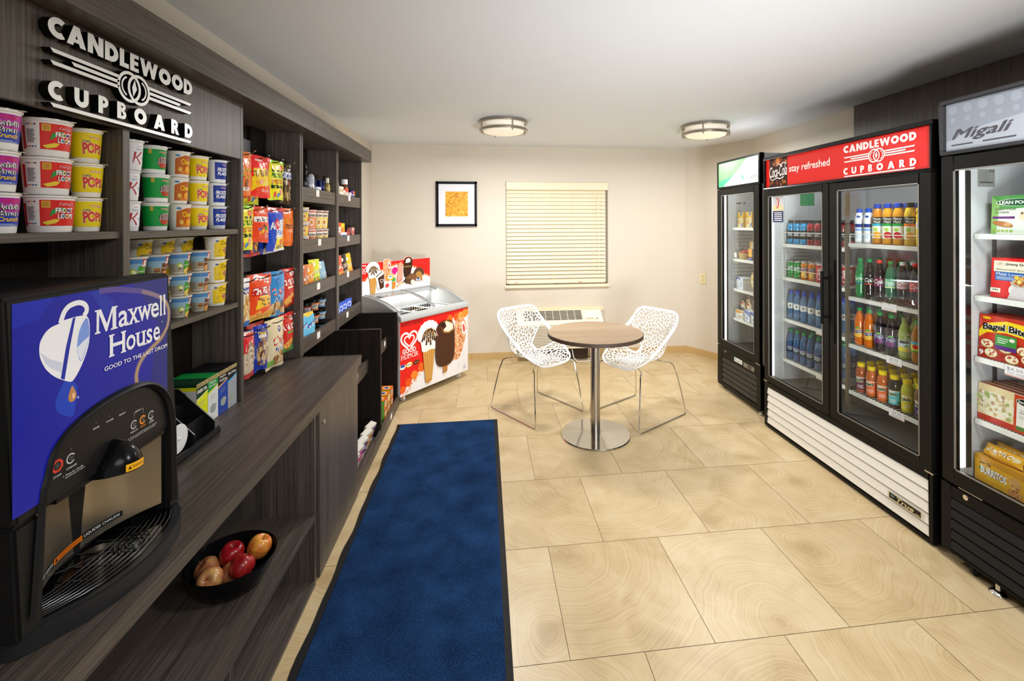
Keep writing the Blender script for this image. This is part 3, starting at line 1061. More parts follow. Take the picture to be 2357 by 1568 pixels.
a.line(curve([(.972, 1.343), (.978, 1.359), (.985, 1.368), (.994, 1.373), (1.010, 1.375), (1.022, 1.371), (1.029, 1.363), (1.029, 1.354), (1.023, 1.347)], False), .0125, '#0a1a80', .0125)
a.line(curve([(.972, 1.343), (.978, 1.359), (.985, 1.368), (.994, 1.373), (1.010, 1.375), (1.022, 1.371), (1.029, 1.363), (1.029, 1.354), (1.023, 1.347)], False), .010, '#f1f4fb', .010)
a.poly(curve([(.970, 1.343), (.980, 1.347), (.993, 1.348), (1.008, 1.3485), (1.025, 1.347), (1.032, 1.342), (1.036, 1.33), (1.0365, 1.31), (1.035, 1.292), (1.030, 1.275), (1.022, 1.258), (1.010, 1.239), (.997, 1.226), (.986, 1.229), (.976, 1.235), (.964, 1.243), (.953, 1.253), (.943, 1.265), (.936, 1.278), (.931, 1.292), (.930, 1.306), (.932, 1.318), (.938, 1.328), (.945, 1.335), (.955, 1.340)]), '#f4f6fc')
a.poly([(.931, 1.30), (.95, 1.282), (.975, 1.268), (.973, 1.25), (.955, 1.262), (.942, 1.275)], '#d3d9ee')
a.poly(curve([(1.030, 1.341), (1.035, 1.325), (1.0345, 1.30), (1.028, 1.278), (1.017, 1.258), (1.009, 1.272), (1.007, 1.287), (1.009, 1.305), (1.013, 1.32), (1.020, 1.333)]), '#7d9de8')
a.poly([(1.017, 1.258), (1.009, 1.272), (1.007, 1.287), (1.014, 1.292), (1.028, 1.30), (1.0345, 1.303), (1.030, 1.285)], '#e3ebfb')
a.poly([(.998, 1.347), (1.004, 1.348), (.991, 1.29), (.980, 1.234), (.972, 1.239), (.983, 1.295)], '#1a2ca8')
a.poly(curve([(.996, 1.217), (1.003, 1.205), (1.0055, 1.196), (1.002, 1.188), (.996, 1.186), (.990, 1.189), (.9875, 1.197), (.990, 1.206)]), '#c38a55')
a.ell(.999, 1.197, .003, .006, '#eec79a', 12)
a.ring(1.009, 1.190, .001, .0022, '#dfe6fb', 12)


def serif(a, word, x0, x1, base, cap, c, stems, bold=.012, xh=.72, w=.0075, t=.0032):
    """roman lettering: the plain letters with little slab feet; stems = (fraction along, at: b/t/x)"""
    for ch, f0, f1, hi in word:
        a.text(ch, x0 + (x1 - x0) * f0, base, x0 + (x1 - x0) * f1, base + (cap - base) * hi, c, bold)
    for f, at in stems:
        x = x0 + (x1 - x0) * f
        y = {'b': base, 't': cap - t, 'x': base + (cap - base) * xh - t}[at]
        ww = w * .55 if f > .89 and xh > .7 and at in 'bt' else w
        a.rect(x - ww, y, x + ww, y + t, c)


mx0, mz0, mw, mh = 1.0485, 1.303, .058, .049
a.poly([(mx0 + mw * u, mz0 + mh * v) for u, v in ((.0, 0), (.24, 0), (.24, .06), (.17, .08), (.19, .80), (.47, 0), (.53, 0), (.78, .80), (.78, .08), (.70, .06), (.70, 0), (1.02, 0), (1.02, .06), (.95, .08), (.95, .92), (1.02, .94), (1.02, 1), (.76, 1), (.52, .33), (.27, 1), (.0, 1), (.0, .94), (.08, .92), (.07, .08), (.0, .06))], '#f3f5fc')
serif(a, (('a', .29, .42, .72), ('x', .425, .56, .71), ('w', .555, .755, .71), ('e', .75, .875, .72), ('l', .895, .921, 1.03), ('l', .955, .981, 1.03)),
      1.048, 1.262, 1.303, 1.352, '#f3f5fc', ((.405, 'b'), (.44, 'b'), (.545, 'b'), (.445, 'x'), (.545, 'x'), (.575, 'x'), (.735, 'x'), (.908, 'b'), (.968, 'b'), (.9, 't'), (.96, 't')))
serif(a, (('H', .01, .27, 1), ('o', .29, .46, .72), ('u', .48, .64, .72), ('s', .67, .79, .73), ('e', .81, .95, .72)),
      1.084, 1.246, 1.246, 1.293, '#f3f5fc', ((.04, 'b'), (.24, 'b'), (.04, 't'), (.24, 't'), (.50, 'x'), (.615, 'x'), (.63, 'b')))
a.ring(1.245, 1.288, .0006, .0016, '#f3f5fc', 10)
a.text('GOOD TO THE LAST DROP!', 1.071, 1.2205, 1.264, 1.2295, '#f3f5fc', .012)
a.build('blue_front', onX(-.792), cm, lift=.0006, dl=.00003, rough=.22)
# arch bezel over the blue front
arch = [(.905, 1.0), (.928, 1.028), (.938, 1.07), (.949, 1.105), (.966, 1.125), (.989, 1.141), (1.03, 1.156), (1.07, 1.164), (1.12, 1.168), (1.165, 1.166), (1.20, 1.157), (1.232, 1.138), (1.258, 1.110), (1.274, 1.078), (1.284, 1.035), (1.287, 1.0), (1.290, .83)]
inner = [(.930, .832), (.940, 1.02), (.949, 1.062), (.958, 1.095), (.974, 1.115), (.995, 1.129), (1.033, 1.143), (1.072, 1.151), (1.12, 1.155), (1.162, 1.153), (1.193, 1.145), (1.220, 1.128), (1.243, 1.103), (1.257, 1.074), (1.265, 1.035), (1.268, 1.0), (1.270, .832)]
arch[0] = (.912, .832)
arch, inner = curve(arch, False, 3), curve(inner, False, 3)
bz = MB()
k = len(arch)
vs, fs = [], []
for i in range(k):
    (ay, az), (by, bz_) = arch[i], inner[i]
    p_ = .4 + .6 * min(1, max(0, (ay - .93) / .2))
    vs += [(-.7918, ay, az), (-.7915 + .011 * p_, ay + (by - ay) * .25, az + (bz_ - az) * .25), (-.7915 + .014 * p_, ay + (by - ay) * .6, az + (bz_ - az) * .6), (-.791 + .006 * p_, by, bz_), (-.800, by, bz_)]
for i in range(k - 1):
    for q in range(4): fs.append((i * 5 + q, i * 5 + q + 1, i * 5 + q + 6, i * 5 + q + 5))
bz.add(vs, fs)
bz.obj('arch_bezel', SAT, cm)
# control panel
cp = Art()
cp.poly([(.940, 1.030), (.949, 1.062), (.958, 1.095), (.974, 1.115), (.995, 1.129), (1.033, 1.143), (1.072, 1.151), (1.12, 1.155), (1.162, 1.153), (1.193, 1.145), (1.220, 1.128), (1.243, 1.103), (1.257, 1.074), (1.265, 1.030)], '#1b1a1b')
wh = '#d9dadd'
cp.ring(.964, 1.079, .008, .0125, '#cf3a2c', 8, PI / 8, PI / 8 + 2 * PI).ell(.964, 1.079, .005, .005, '#3c3c40', 14)
cp.ring(.992, 1.079, .0075, .0095, wh, 24, .5, 5.6).ell(.993, 1.079, .005, .005, '#3c3c40', 14)
cp.ring(1.153, 1.074, .0075, .0095, wh, 24, .5, 5.6).ell(1.154, 1.074, .005, .005, '#45454a', 14)
cp.ring(1.180, 1.074, .0065, .010, '#f08a1d', 24, .5, 5.6).ell(1.181, 1.074, .005, .005, '#45454a', 14)
cp.ring(1.207, 1.074, .0075, .0095, wh, 24, .5, 5.6).ell(1.208, 1.074, .005, .005, '#45454a', 14)
for y, c in ((1.050, '#55555a'), (1.084, '#8d3a32'), (1.119, '#55555a'), (1.153, '#55555a'), (1.181, '#55555a'), (.992, '#55555a')):
    cp.ell(y, 1.122 if y in (1.05, 1.084, 1.119) else 1.09 if y > 1.0 else 1.097, .0018, .0018, c, 10)
for t, y, z, w_, c in (('RINSE', 1.050, 1.112, .015, wh), ('POWER', 1.085, 1.1125, .019, wh), ('READY', 1.119, 1.1125, .018, wh), ('REFILL', 1.166, 1.101, .018, wh), ('STOP!', .963, 1.0605, .016, wh), ('CARAFE', .993, 1.0625, .022, wh), ('REGULAR', 1.153, 1.0595, .022, wh), ('DECAF', 1.180, 1.060, .017, '#f08a1d'), ('HOT', 1.207, 1.0620, .010, wh), ('WATER', 1.207, 1.0575, .017, wh)):
    cp.text(t, y - w_ / 2, z - .0018, y + w_ / 2, z + .0018, c, .01)
cp.line([(1.153, 1.094), (1.153, 1.101), (1.156, 1.101)], .0008, wh).line([(1.176, 1.101), (1.180, 1.101), (1.180, 1.094)], .0008, wh)
cp.text('1. Press for Carafe', .975, 1.0505, 1.018, 1.0545, wh).text('and choose product', .979, 1.0455, 1.022, 1.0495, wh)
cp.text('2. Press and hold button to release', 1.134, 1.0470, 1.225, 1.0505, wh).text('above selection to desired quantity', 1.137, 1.0425, 1.22, 1.0460, wh)
cp.build('control_panel', onX(-.791), cm, lift=.0006, dl=.00003, rough=.3)
B('control_panel_edge', GLS, -.83, .940, 1.020, -.7905, 1.262, 1.0295, cm, .001)
# curved steel splash panel
sp_ = MB()
vs, fs = [], []
for i in range(17):
    y = .937 + (1.262 - .937) * i / 16
    q = (y - 1.0995) / .1625
    x = -.865 + .062 * q * q
    vs += [(x, y, 1.0215), (x, y, .832)]
for i in range(16): fs.append((2 * i, 2 * i + 1, 2 * i + 3, 2 * i + 2))
sp_.add(vs, fs)
sp_.obj('splash_panel', M('#9d9382', .3, .85), cm)
def spl(u, v, d):
    q = (u - 1.0995) / .1625
    return (-.865 + .062 * q * q + d, u, v)
w_ = Art()
w_.rect(.955, .846, 1.195, .858, '#1a1a1a')
w_.rect(.957, .8465, .985, .8575, '#f07c1c').rect(1.035, .8465, 1.112, .8575, '#f07c1c')
w_.text('WARNING', .965, .849, .983, .855, '#3a1d08').text('HOT LIQUIDS', .988, .8485, 1.032, .8555, '#e9e9e9', .012).text('AVERTISSEMENT', 1.05, .8485, 1.109, .8555, '#7a3c08').text('LIQUIDES CHAUDS', 1.116, .8485, 1.19, .8555, '#e9e9e9', .012)
w_.poly([(1.039, .849), (1.0475, .849), (1.043, .856)], '#1a1a1a').poly([(.9585, .849), (.9645, .849), (.9615, .855)], '#1a1a1a')
w_.build('warning_strip', spl, cm, du=.01, lift=.0008)
# spout hood
spt = MB()
vs, fs = [], []
NU, NV = 14, 7
for i in range(NU + 1):
    th = PI * i / NU
    for j in range(NV + 1):
        ph = (PI / 2) * j / NV
        vs.append((-.800 + .060 * math.sin(th) * (math.cos(ph) * .92 + .08), 1.095 - .046 * math.cos(th) * (math.cos(ph) * .75 + .25), 1.005 + .064 * math.sin(ph) * (.35 + .65 * math.sin(th) ** .5)))
for i in range(NU):
    for j in range(NV): fs.append((i * (NV + 1) + j, (i + 1) * (NV + 1) + j, (i + 1) * (NV + 1) + j + 1, i * (NV + 1) + j + 1))
fs.append([i * (NV + 1) for i in range(NU + 1)][::-1])
spt.add(vs, fs)
so_ = spt.obj('spout_hood', GLS, cm, ang=60)
wl = Art()
wl.rect(-.020, 0, .020, .0155, '#f2b21e').text('WARNING', -.009, .004, .017, .011, '#4a2a05', .01).poly([(-.0165, .004), (-.010, .004), (-.013, .011)], '#2a1a05')
wl.build('spout_label', lambda u, v, d: (-.7995 + .0612 * math.sin(PI / 2 - .2 + u / .05), 1.095 - .047 * math.cos(PI / 2 - .2 + u / .05), 1.0075 + v), so_, du=.005)
# drip tray
tr = [(-.86, .884), (-.805, .884), (-.790, .889), (-.775, .906), (-.757, .930), (-.735, .960), (-.718, 1.0), (-.708, 1.04), (-.705, 1.08), (-.708, 1.13), (-.716, 1.17), (-.729, 1.21), (-.748, 1.245), (-.775, 1.275), (-.80, 1.291), (-.86, 1.291)]
tm = MB().prism(tr, lambda u, v, d: (u, v, d), CT + .001, .829)
to = tm.obj('drip_tray', M('#262628', .4), cm, .003, 2)
cx_, cy_ = -.86, 1.088
ins = [(u + (cx_ - u) * .10, v + (cy_ - v) * .07) for u, v in tr]
ba = Art(); ba.poly(ins, '#080808'); ba.build('tray_well', lambda u, v, d: (u, v, .8292 + d), to, rough=.12)
wr = MB()
for k_ in range(8):
    s_ = .96 - k_ * .085
    pts = [(cx_ + (u - cx_) * s_, cy_ + (v - cy_) * (.98 - k_ * .012), .8318) for u, v in ins[2:-2]]
    wr.tube(pts, .0012, 5)
for q in range(8):
    v = 0.93 + q * .04
    wr.tube([(-.855, v, .8305), (-.752 - 3.2 * (v - 1.088) ** 2, v, .8305)], .0012, 5)
for r in (.014, .024, .034):
    wr.tube([(-.768 + r * .8 * math.cos(i * PI / 12), 1.115 + r * math.sin(i * PI / 12), .8328) for i in range(24)], .0012, 5, True)
wr.tube([(-.85, 1.03, .8335), (-.80, 1.085, .8335)], .0012, 5)
wr.obj('drip_grille', M('#38383a', .25, .8), to)

# the whole front leans out a little towards the tray
for o in cm.children:
    if o.name.split('.')[0] in ('drip_tray', 'housing'): continue
    flat_ = o.name.split('.')[0] in ('blue_front', 'control_panel', 'arch_bezel', 'spout_hood', 'splash_panel', 'warning_strip')
    for q in [o] + list(o.children):
        for v in q.data.vertices:
            dx = .045 * (1.405 - v.co.z) * min(1, max(0, (v.co.x + .87) / .03))
            if flat_:
                k_ = (-.79 + dx) / -.79
                v.co.y *= k_
                v.co.z = 1.53 + (v.co.z - 1.53) * k_
            v.co.x += dx

# ================================================================ CHAIRS
import numpy as np


def lattice_shell():
    """pierced one-piece seat shell, local +Y forward; returns a mesh object"""
    prof = [(.235, .415), (.222, .437), (.19, .447), (.10, .443), (0, .437), (-.09, .436), (-.15, .446), (-.19, .472), (-.212, .51), (-.228, .56), (-.243, .64), (-.256, .72), (-.266, .785), (-.270, .808)]
    edge = [(.232, .420), (.218, .444), (.185, .462), (.125, .490), (.065, .525), (.01, .560), (-.04, .592), (-.085, .62), (-.125, .645), (-.16, .668), (-.20, .70), (-.24, .742), (-.263, .787), (-.270, .808)]
    L = [0]
    for a, b in zip(prof, prof[1:]): L.append(L[-1] + math.hypot(a[0] - b[0], a[1] - b[1]))
    LT = L[-1]
    P = np.array(prof); E = np.array(edge); Lk = np.array(L)
    HWk = np.array([.165, .185, .20, .222, .232, .235, .236, .236, .235, .234, .230, .222, .208, .19])
    HW = .236
    nx, ny = 150, int(150 * LT / (2 * HW)) 
    xs = np.linspace(-HW, HW, nx); ss = np.linspace(0, LT, ny)
    X, Sx = np.meshgrid(xs, ss, indexing='ij')
    rnd = np.random.RandomState(11)
    # jittered points
    pts = []
    tries = 0
    while len(pts) < 430 and tries < 30000:
        tries += 1
        p = (rnd.uniform(-HW, HW), rnd.uniform(0, LT))
        if all((p[0] - q[0]) ** 2 + ((p[1] - q[1]) * .8) ** 2 > .0195 ** 2 for q in pts): pts.append(p)
    pts = np.array(pts)
    wx = X + .004 * np.sin(Sx * 61 + X * 23) + .003 * np.sin(Sx * 130 + 2)
    ws = Sx + .004 * np.sin(X * 67 + 1) + .003 * np.sin(X * 120 - Sx * 40)
    d = np.sqrt((wx[..., None] - pts[:, 0]) ** 2 + ((ws[..., None] - pts[:, 1]) * .8) ** 2)
    d.partition(1, axis=2)
    band = .0056 - (d[..., 1] - d[..., 0])            # >0 on the webs
    # outline with rounded corners
    r = .06
    qx = np.abs(X) - (HW - r); qs = np.abs(Sx - LT / 2) - (LT / 2 - r)
    sd = np.hypot(np.maximum(qx, 0), np.maximum(qs, 0)) + np.minimum(np.maximum(qx, qs), 0) - r   # <0 inside
    rim = sd + .019                                     # >0 in the rim
    # side openings between back and seat: rounded triangles
    sb = np.interp(-.17, -P[:, 0][::-1], Lk[::-1]) if False else Lk[6]
    ax = np.abs(X)
    def tri(sx):
        a = (ax - .128) * 1.0
        q = np.abs(Sx - sb - .012)
        return np.minimum(np.minimum((ax - .118), .205 - ax), .135 * np.clip((ax - .085) / .12, 0, 1.0) - q) * .9
    op = tri(0)                                         # >0 inside the opening
    f = np.maximum(band, rim)
    f = np.maximum(f, np.where(op > -.014, .004, -1))
    f = np.where(op > 0, -op, f)
    f = np.minimum(f, -sd - .0005)
    # marching squares
    V, key, F = [], {}, []
    def vert(i0, j0, i1, j1):
        k = (i0, j0, i1, j1)
        if k in key: return key[k]
        if (i0, j0) == (i1, j1): x, s_ = xs[i0], ss[j0]
        else:
            a, b = f[i0, j0], f[i1, j1]
            t = a / (a - b)
            x, s_ = xs[i0] + (xs[i1] - xs[i0]) * t, ss[j0] + (ss[j1] - ss[j0]) * t
        key[k] = len(V)
        V.append((x, s_))
        return key[k]
    pos = f > 0
    for i in range(nx - 1):
        for j in range(ny - 1):
            c = [(i, j), (i + 1, j), (i + 1, j + 1), (i, j + 1)]
            b = [pos[p] for p in c]
            if not any(b): continue
            poly = []
            for k in range(4):
                p, q = c[k], c[(k + 1) % 4]
                if b[k]: poly.append(vert(*p, *p))
                if b[k] != b[(k + 1) % 4]:
                    poly.append(vert(*p, *q) if p < q else vert(*q, *p))
            if len(poly) > 2: F.append(poly)
    out = []
    for x, s_ in V:
        u = abs(x) / HW
        w = min(1, max(0, (u - .42) / .5)); w = w * w * (3 - 2 * w)
        py = np.interp(s_, Lk, P[:, 0]); pz = np.interp(s_, Lk, P[:, 1])
        ey = np.interp(s_, Lk, E[:, 0]); ez = np.interp(s_, Lk, E[:, 1])
        hw = np.interp(s_, Lk, HWk)
        cr = .012 * (1 - u * u) * (1 if s_ > sb else -.6)
        out.append((x / HW * hw, py + (ey - py) * w - (cr if s_ > sb else 0), pz + (ez - pz) * w + (cr if s_ <= sb else 0)))
    me = bpy.data.meshes.new('shell')
    # q and p are key order independent duplicates
    me.from_pydata(out, [], F)
    bm = bmesh.new(); bm.from_mesh(me)
    bmesh.ops.remove_doubles(bm, verts=bm.verts, dist=1e-5)
    bmesh.ops.recalc_face_normals(bm, faces=bm.faces)
    bm.to_mesh(me); bm.free()
    me.polygons.foreach_set('use_smooth', [True] * len(me.polygons))
    me.materials.append(M('#f4f3ee', .35))
    o = bpy.data.objects.new('shell', me)
    COL.objects.link(o)
    so = o.modifiers.new('thickness', 'SOLIDIFY')
    so.thickness = .0065
    so.offset = -1
    return o


def make_chair():
    t = thing('lattice_chair', 'x', 'chair')
    sh = lattice_shell()
    sh.parent = t
    for s in (-1, 1):
        pth = [(s * .15, -.13, .424), (s * .185, -.165, .42), (s * .20, -.19, .40), (s * .213, -.225, .31), (s * .230, -.258, .17), (s * .249, -.282, .03), (s * .2525, -.28, .010), (s * .2525, -.262, .0062),
               (s * .2525, 0, .0062), (s * .2525, .265, .0062), (s * .2525, .280, .011), (s * .2515, .283, .03), (s * .232, .255, .22), (s * .213, .225, .39), (s * .20, .20, .415), (s * .15, .165, .425)]
        MB().tube(pth, .0052, 8).obj('sled_leg', CHROME, t)
    for y in (-.13, .165):
        MB().tube([(-.15, y, .425), (.15, y, .425)], .005, 8).obj('cross_bar', CHROME, t)
    return t


ch1 = place('chair', make_chair, (.416, 3.762, 0), -2.547, 'white pierced-shell chair on chrome sled legs, on the picture side of the round table', 'chair', 'lattice chairs at the round table')
ch2 = place('chair', make_chair, (1.207, 3.575, 0), 2.128, 'white pierced-shell chair on chrome sled legs, on the drink cooler side of the round table', 'chair', 'lattice chairs at the round table')

# ================================================================ ICE CREAM FREEZER
fz = thing('ice_cream_freezer', 'red and white chest freezer with sliding curved glass lids and ice cream pictures', 'freezer', (-.707, 3.989, 0), math.atan2(.782, .624))
FW, FD = .86, .51
PRF = [(0, .735), (.03, .757), (.10, .792), (.20, .829), (.30, .853), (.40, .868), (.51, .875)]
fzz = lambda y: float(np.interp(y, [p[0] for p in PRF], [p[1] for p in PRF]))
FG = M('#a9aaa8', .35)
b_ = MB()
b_.box(0, 0, .062, FW, .035, .69).box(0, FD - .035, .062, FW, FD, .69).box(0, .035, .062, .035, FD - .035, .69).box(FW - .035, .035, .062, FW, FD - .035, .69).box(.035, .035, .062, FW - .035, FD - .035, .42)
b_.obj('cabinet', M('#f1f0ee', .3), fz, .003)
lt = Art(); lt.rect(.02, .08, FD - .02, .68, '#d8271d')
lt.build('end_decal', lambda u, v, d: (-d, FD - u, v), fz)
for x0, x1 in ((0, .036), (FW - .036, FW)):
    MB().prism([(0, .691)] + PRF + [(FD, .691)], lambda u, v, d: (d, u, v), x0, x1).obj('end_cap', FG, fz, .005)
fbm = MB().prism([(-.012, .692), (-.014, .70), (-.012, .725), (-.004, .738), (.035, .748), (.045, .738), (.045, .692)], lambda u, v, d: (d, u, v), .001, FW - .001)
fbm.obj('front_bumper', M('#b4b6b5', .35), fz, .003)
MB().box(.036, FD - .045, .69, FW - .036, FD, .876).obj('rear_rail', FG, fz, .004)
# glass lids with frames
for k, (x0, x1, up) in enumerate(((.036, .445, .006), (.425, FW - .036, .001))):
    g_ = MB()
    n = len(PRF)
    vs = []
    for y, z in PRF:
        vs += [(x0, y * .9 + .03, fzz(y * .9 + .03) - .006 + up), (x1, y * .9 + .03, fzz(y * .9 + .03) - .006 + up)]
    g_.add(vs, [(2 * i, 2 * i + 1, 2 * i + 3, 2 * i + 2) for i in range(n - 1)])
    lo = g_.obj('glass_lid', GLASS, fz)
    for x in (x0, x1):
        MB().tube([(x, y * .9 + .03, fzz(y * .9 + .03) - .004 + up) for y, z in PRF], .0065, 6).obj('lid_frame', FG, lo)
    B('lid_handle', M('#8d8f8e', .4), x1 - .09 if k else x0 + .04, .33, fzz(.33) - .004, x1 - .05 if k else x0 + .08, .40, fzz(.36) + .008, lo, .004)
for x0, x1 in ((.06, .30), (.33, .52), (.55, .80)):
    wb_ = MB()
    for z in (.54, .60, .66, .71):
        wb_.tube([(x0, .06, z), (x1, .06, z), (x1, .45, z), (x0, .45, z)], .0025, 5, True)
    for i in range(9):
        x = x0 + (x1 - x0) * i / 8
        wb_.tube([(x, .06, .71), (x, .06, .54), (x, .45, .54), (x, .45, .71)], .002, 5)
    wb_.obj('wire_basket', M('#e6e6e4', .4), fz)
fl = bpy.data.lights.new('freezer_fill', 'AREA'); fl.shape = 'RECTANGLE'; fl.size = .7; fl.size_y = .03; fl.energy = 3.5  # added fill light to brighten the inside, no fitting modelled
flo = bpy.data.objects.new('freezer_fill', fl); COL.objects.link(flo); flo.parent = fz; flo.location = (FW / 2, FD - .06, .84); flo.rotation_euler = Vector((0, -.6, -1)).to_track_quat('-Z', 'Y').to_euler()
B('inner_floor', M('#ece8e0', .5), .036, .036, .421, FW - .036, FD - .036, .425, fz, 0)
# printed front
a = Art()
a.rect(0, .066, FW, .69, '#f0eff2')
red = '#e8201a'
a.poly([(0, .083), (.066, .130), (.137, .181), (.235, .236), (.298, .284), (.350, .394), (.390, .528), (.430, .585), (.526, .615), (.60, .605), (.67, .625), (.74, .61), (.791, .625), (FW, .645), (FW, .69), (0, .69)], red)
for x, z, r, c in ((.03, .12, .035, '#f0651f'), (.09, .165, .04, '#ee5a1c'), (.16, .21, .045, '#f28a2c'), (.24, .255, .045, '#ef6a20'), (.30, .31, .04, '#f3953a'), (.60, .612, .05, '#f06a24'), (.69, .622, .045, '#ee5a1c'), (.76, .618, .05, '#f4a04a'), (.82, .635, .05, '#f28c34')):
    a.blob(x, z, r, c, 16, .25)
for i in range(60):
    t = random.random()
    x = .01 + t * .31
    z = .075 + t * .21 + random.uniform(-.03, .012)
    a.blob(x + .012, z, random.uniform(.003, .008), '#f3a150' if i % 2 else '#ee6a2a', 7)
a.rect(.012, .65, .125, .682, '#c2151b').rect(.135, .65, .255, .682, '#c2151b')
for q in (.015, .138):
    a.lines(q, .656, q + .10, .678, 3, '#8f1518')


def heart(a, cx, cy, s, c, w):
    pts = []
    for i in range(41):
        t = -PI + 2 * PI * i / 40
        pts.append((cx + s * .0588 * 16 * math.sin(t) ** 3, cy + s * .0588 * (13 * math.cos(t) - 5 * math.cos(2 * t) - 2 * math.cos(3 * t) - math.cos(4 * t))))
    a.line(pts, w, c)


heart(a, .10, .524, .096, '#f6f4f3', .018)
heart(a, .10, .520, .058, '#f6f4f3', .013)
a.rect(.088, .43, .112, .468, red)
def roman(a, t, x0, y0, x1, y1, c, b=.03):
    a.text(t, x0, y0, x1, y1, c, b)
roman(a, 'GOOD', .022, .418, .174, .458, '#f6f4f3')
roman(a, 'HUMOR', .010, .372, .200, .412, '#f6f4f3')
for t, x0, x1, y in (('GOOD', .022, .174, .418), ('GOOD', .022, .174, .455), ('HUMOR', .010, .2, .372), ('HUMOR', .01, .2, .409)):
    for i in range(len(t)):
        x = x0 + (x1 - x0) * (i + .12) / len(t)
        if t[i] in 'HUMRD': a.rect(x - .006, y, x + .010, y + .004, '#f6f4f3')
a.ell(.025, .312, .033, .022, '#f3f2f4').ell(.025, .318, .024, .016, '#3d4b9a').rect(-.004, .300, .055, .308, '#f3f2f4')
a.ell(.096, .316, .036, .022, '#f5c518', 22, .1).ell(.096, .316, .029, .017, '#f7f3df').text('Popsicle', .070, .309, .122, .323, '#1f2c8a', .03)
a.ell(.177, .316, .036, .017, '#4a2416', 22, .12).text('MAGNUM', .152, .311, .202, .322, '#c9a66b', .01)


def cone(a, x, z, s):
    """whipped cone picture"""
    P = lambda u, v: (x + u * s, z + v * s)
    a.poly([P(-.07, -.02), P(.09, -.02), P(.045, -.34), (P(.0, -.36)), P(-.035, -.34)], '#c98f3f')
    for i in range(5):
        a.line([P(-.06 + i * .03, -.06), P(-.02 + i * .015, -.32)], .006 * s, '#e0ad62')
    a.poly([P(-.105, .07), P(-.085, .0), P(-.075, -.06), P(-.03, -.075), P(.03, -.06), P(.09, -.07), P(.10, .0), P(.12, .08)], '#f7f5f2')
    a.ell(*P(.008, .06), .10 * s, .10 * s, '#f9f7f3')
    for i in range(9):
        t = PI * i / 8
        a.ell(*P(.008 + .10 * math.cos(t), .075 + .085 * math.sin(t)), .038 * s, .045 * s, '#fbf9f6', 14)
    for i in range(8):
        sx_ = -.085 + .185 * i / 7
        sy_ = .035 - .05 * math.sin(PI * i / 7) + (.02 if i % 2 else -.01)
        a.line(curve([P(.01 + .1 * sx_, .125), P(.01 + .62 * sx_, .10), P(.008 + sx_, sy_)], False), .007 * s, '#4d2f1c', .021 * s)
        a.blob(*P(.01 + .55 * sx_, .085 + .02 * (i % 3)), .011 * s, '#c99a45', 7)
        a.blob(*P(.01 + .9 * sx_, sy_ + .05), .009 * s, '#d8ae5a', 7)


def choc_bar(a, x0, z0, x1, z1, stick=True):
    w, h = x1 - x0, z1 - z0
    cx = (x0 + x1) / 2
    pts = [(cx + w / 2 * math.copysign(abs(math.cos(t)) ** .75, math.cos(t)), (z0 + z1) / 2 + h / 2 * math.copysign(abs(math.sin(t)) ** .45, math.sin(t))) for t in [2 * PI * i / 32 for i in range(32)]]
    if stick: a.poly([(cx - w * .1, z0 + .01), (cx + w * .12, z0 + .01), (cx + w * .10, z0 - h * .13), (cx - w * .13, z0 - h * .14)], '#b9793a')
    a.poly(pts, '#4b2a1c')
    a.poly([(x0 + w * .04, z1 - h * .16), (x0 + w * .14, z1 - h * .30), (x0 + w * .02, z1 - h * .28)], '#c59a94')
    a.poly([(x0 + w * .25, z1 - h * .06), (x0 + w * .55, z1 - h * .0), (x1 - w * .06, z1 - h * .1), (x1 - w * .05, z1 - h * .26), (x1 - w * .3, z1 - h * .30), (x0 + w * .42, z1 - h * .27)], '#a8732f')
    a.poly([(x0 + w * .32, z1 - h * .08), (x0 + w * .56, z1 - h * .025), (x1 - w * .1, z1 - h * .12), (x1 - w * .09, z1 - h * .23), (x1 - w * .32, z1 - h * .27), (x0 + w * .46, z1 - h * .24)], '#f1e7d6')
    a.poly([(x0 + w * .22, z1 - h * .05), (x0 + w * .48, z1 - h * .03), (x0 + w * .56, z1 - h * .14), (x0 + w * .4, z1 - h * .20)], '#3a2015')


def nut_bar(a, pts, box, bite=None):
    a.poly(pts, '#e9a878')
    x0, z0, x1, z1 = box
    n = 0
    while n < 130:
        x, z = random.uniform(x0, x1), random.uniform(z0, z1)
        if inside(x, z, pts):
            a.blob(x, z, (x1 - x0) * random.uniform(.03, .055), random.choice(('#c8622a', '#f3cfa4', '#d98246', '#f6dcbc')), 6)
            n += 1
    if bite:
        a.poly(bite, '#f7f2ec')
        cx, cz = sum(p[0] for p in bite) / len(bite), sum(p[1] for p in bite) / len(bite)
        a.poly([(cx + (x - cx) * .5, cz + (z - cz) * .6) for x, z in bite], '#e2574f')


def inside(x, y, pts):
    r = False
    for (x0, y0), (x1, y1) in zip(pts, pts[1:] + pts[:1]):
        if (y0 > y) != (y1 > y) and x < (x1 - x0) * (y - y0) / (y1 - y0) + x0: r = not r
    return r


nut_bar(a, [(.672, .57), (.70, .60), (.735, .607), (.765, .60), (.80, .575), (.83, .542), (.842, .47), (.81, .38), (.774, .295), (.735, .225), (.69, .212), (.64, .216), (.662, .361)], (.62, .2, .85, .61), [(.753, .557), (.791, .565), (.815, .53), (.835, .459), (.81, .428), (.78, .435), (.762, .473)])
cone(a, .315, .452, 1.0)
choc_bar(a, .402, .19, .660, .617)
a.text('U', .789, .098, .812, .132, '#7f8fd0', .02)
a.lines(.70, .15, .74, .165, 2, '#c9cbe0')
a.build('front_picture', lambda u, v, d: (u, -d, v), fz, lift=.0006, dl=.00003, rough=.3)
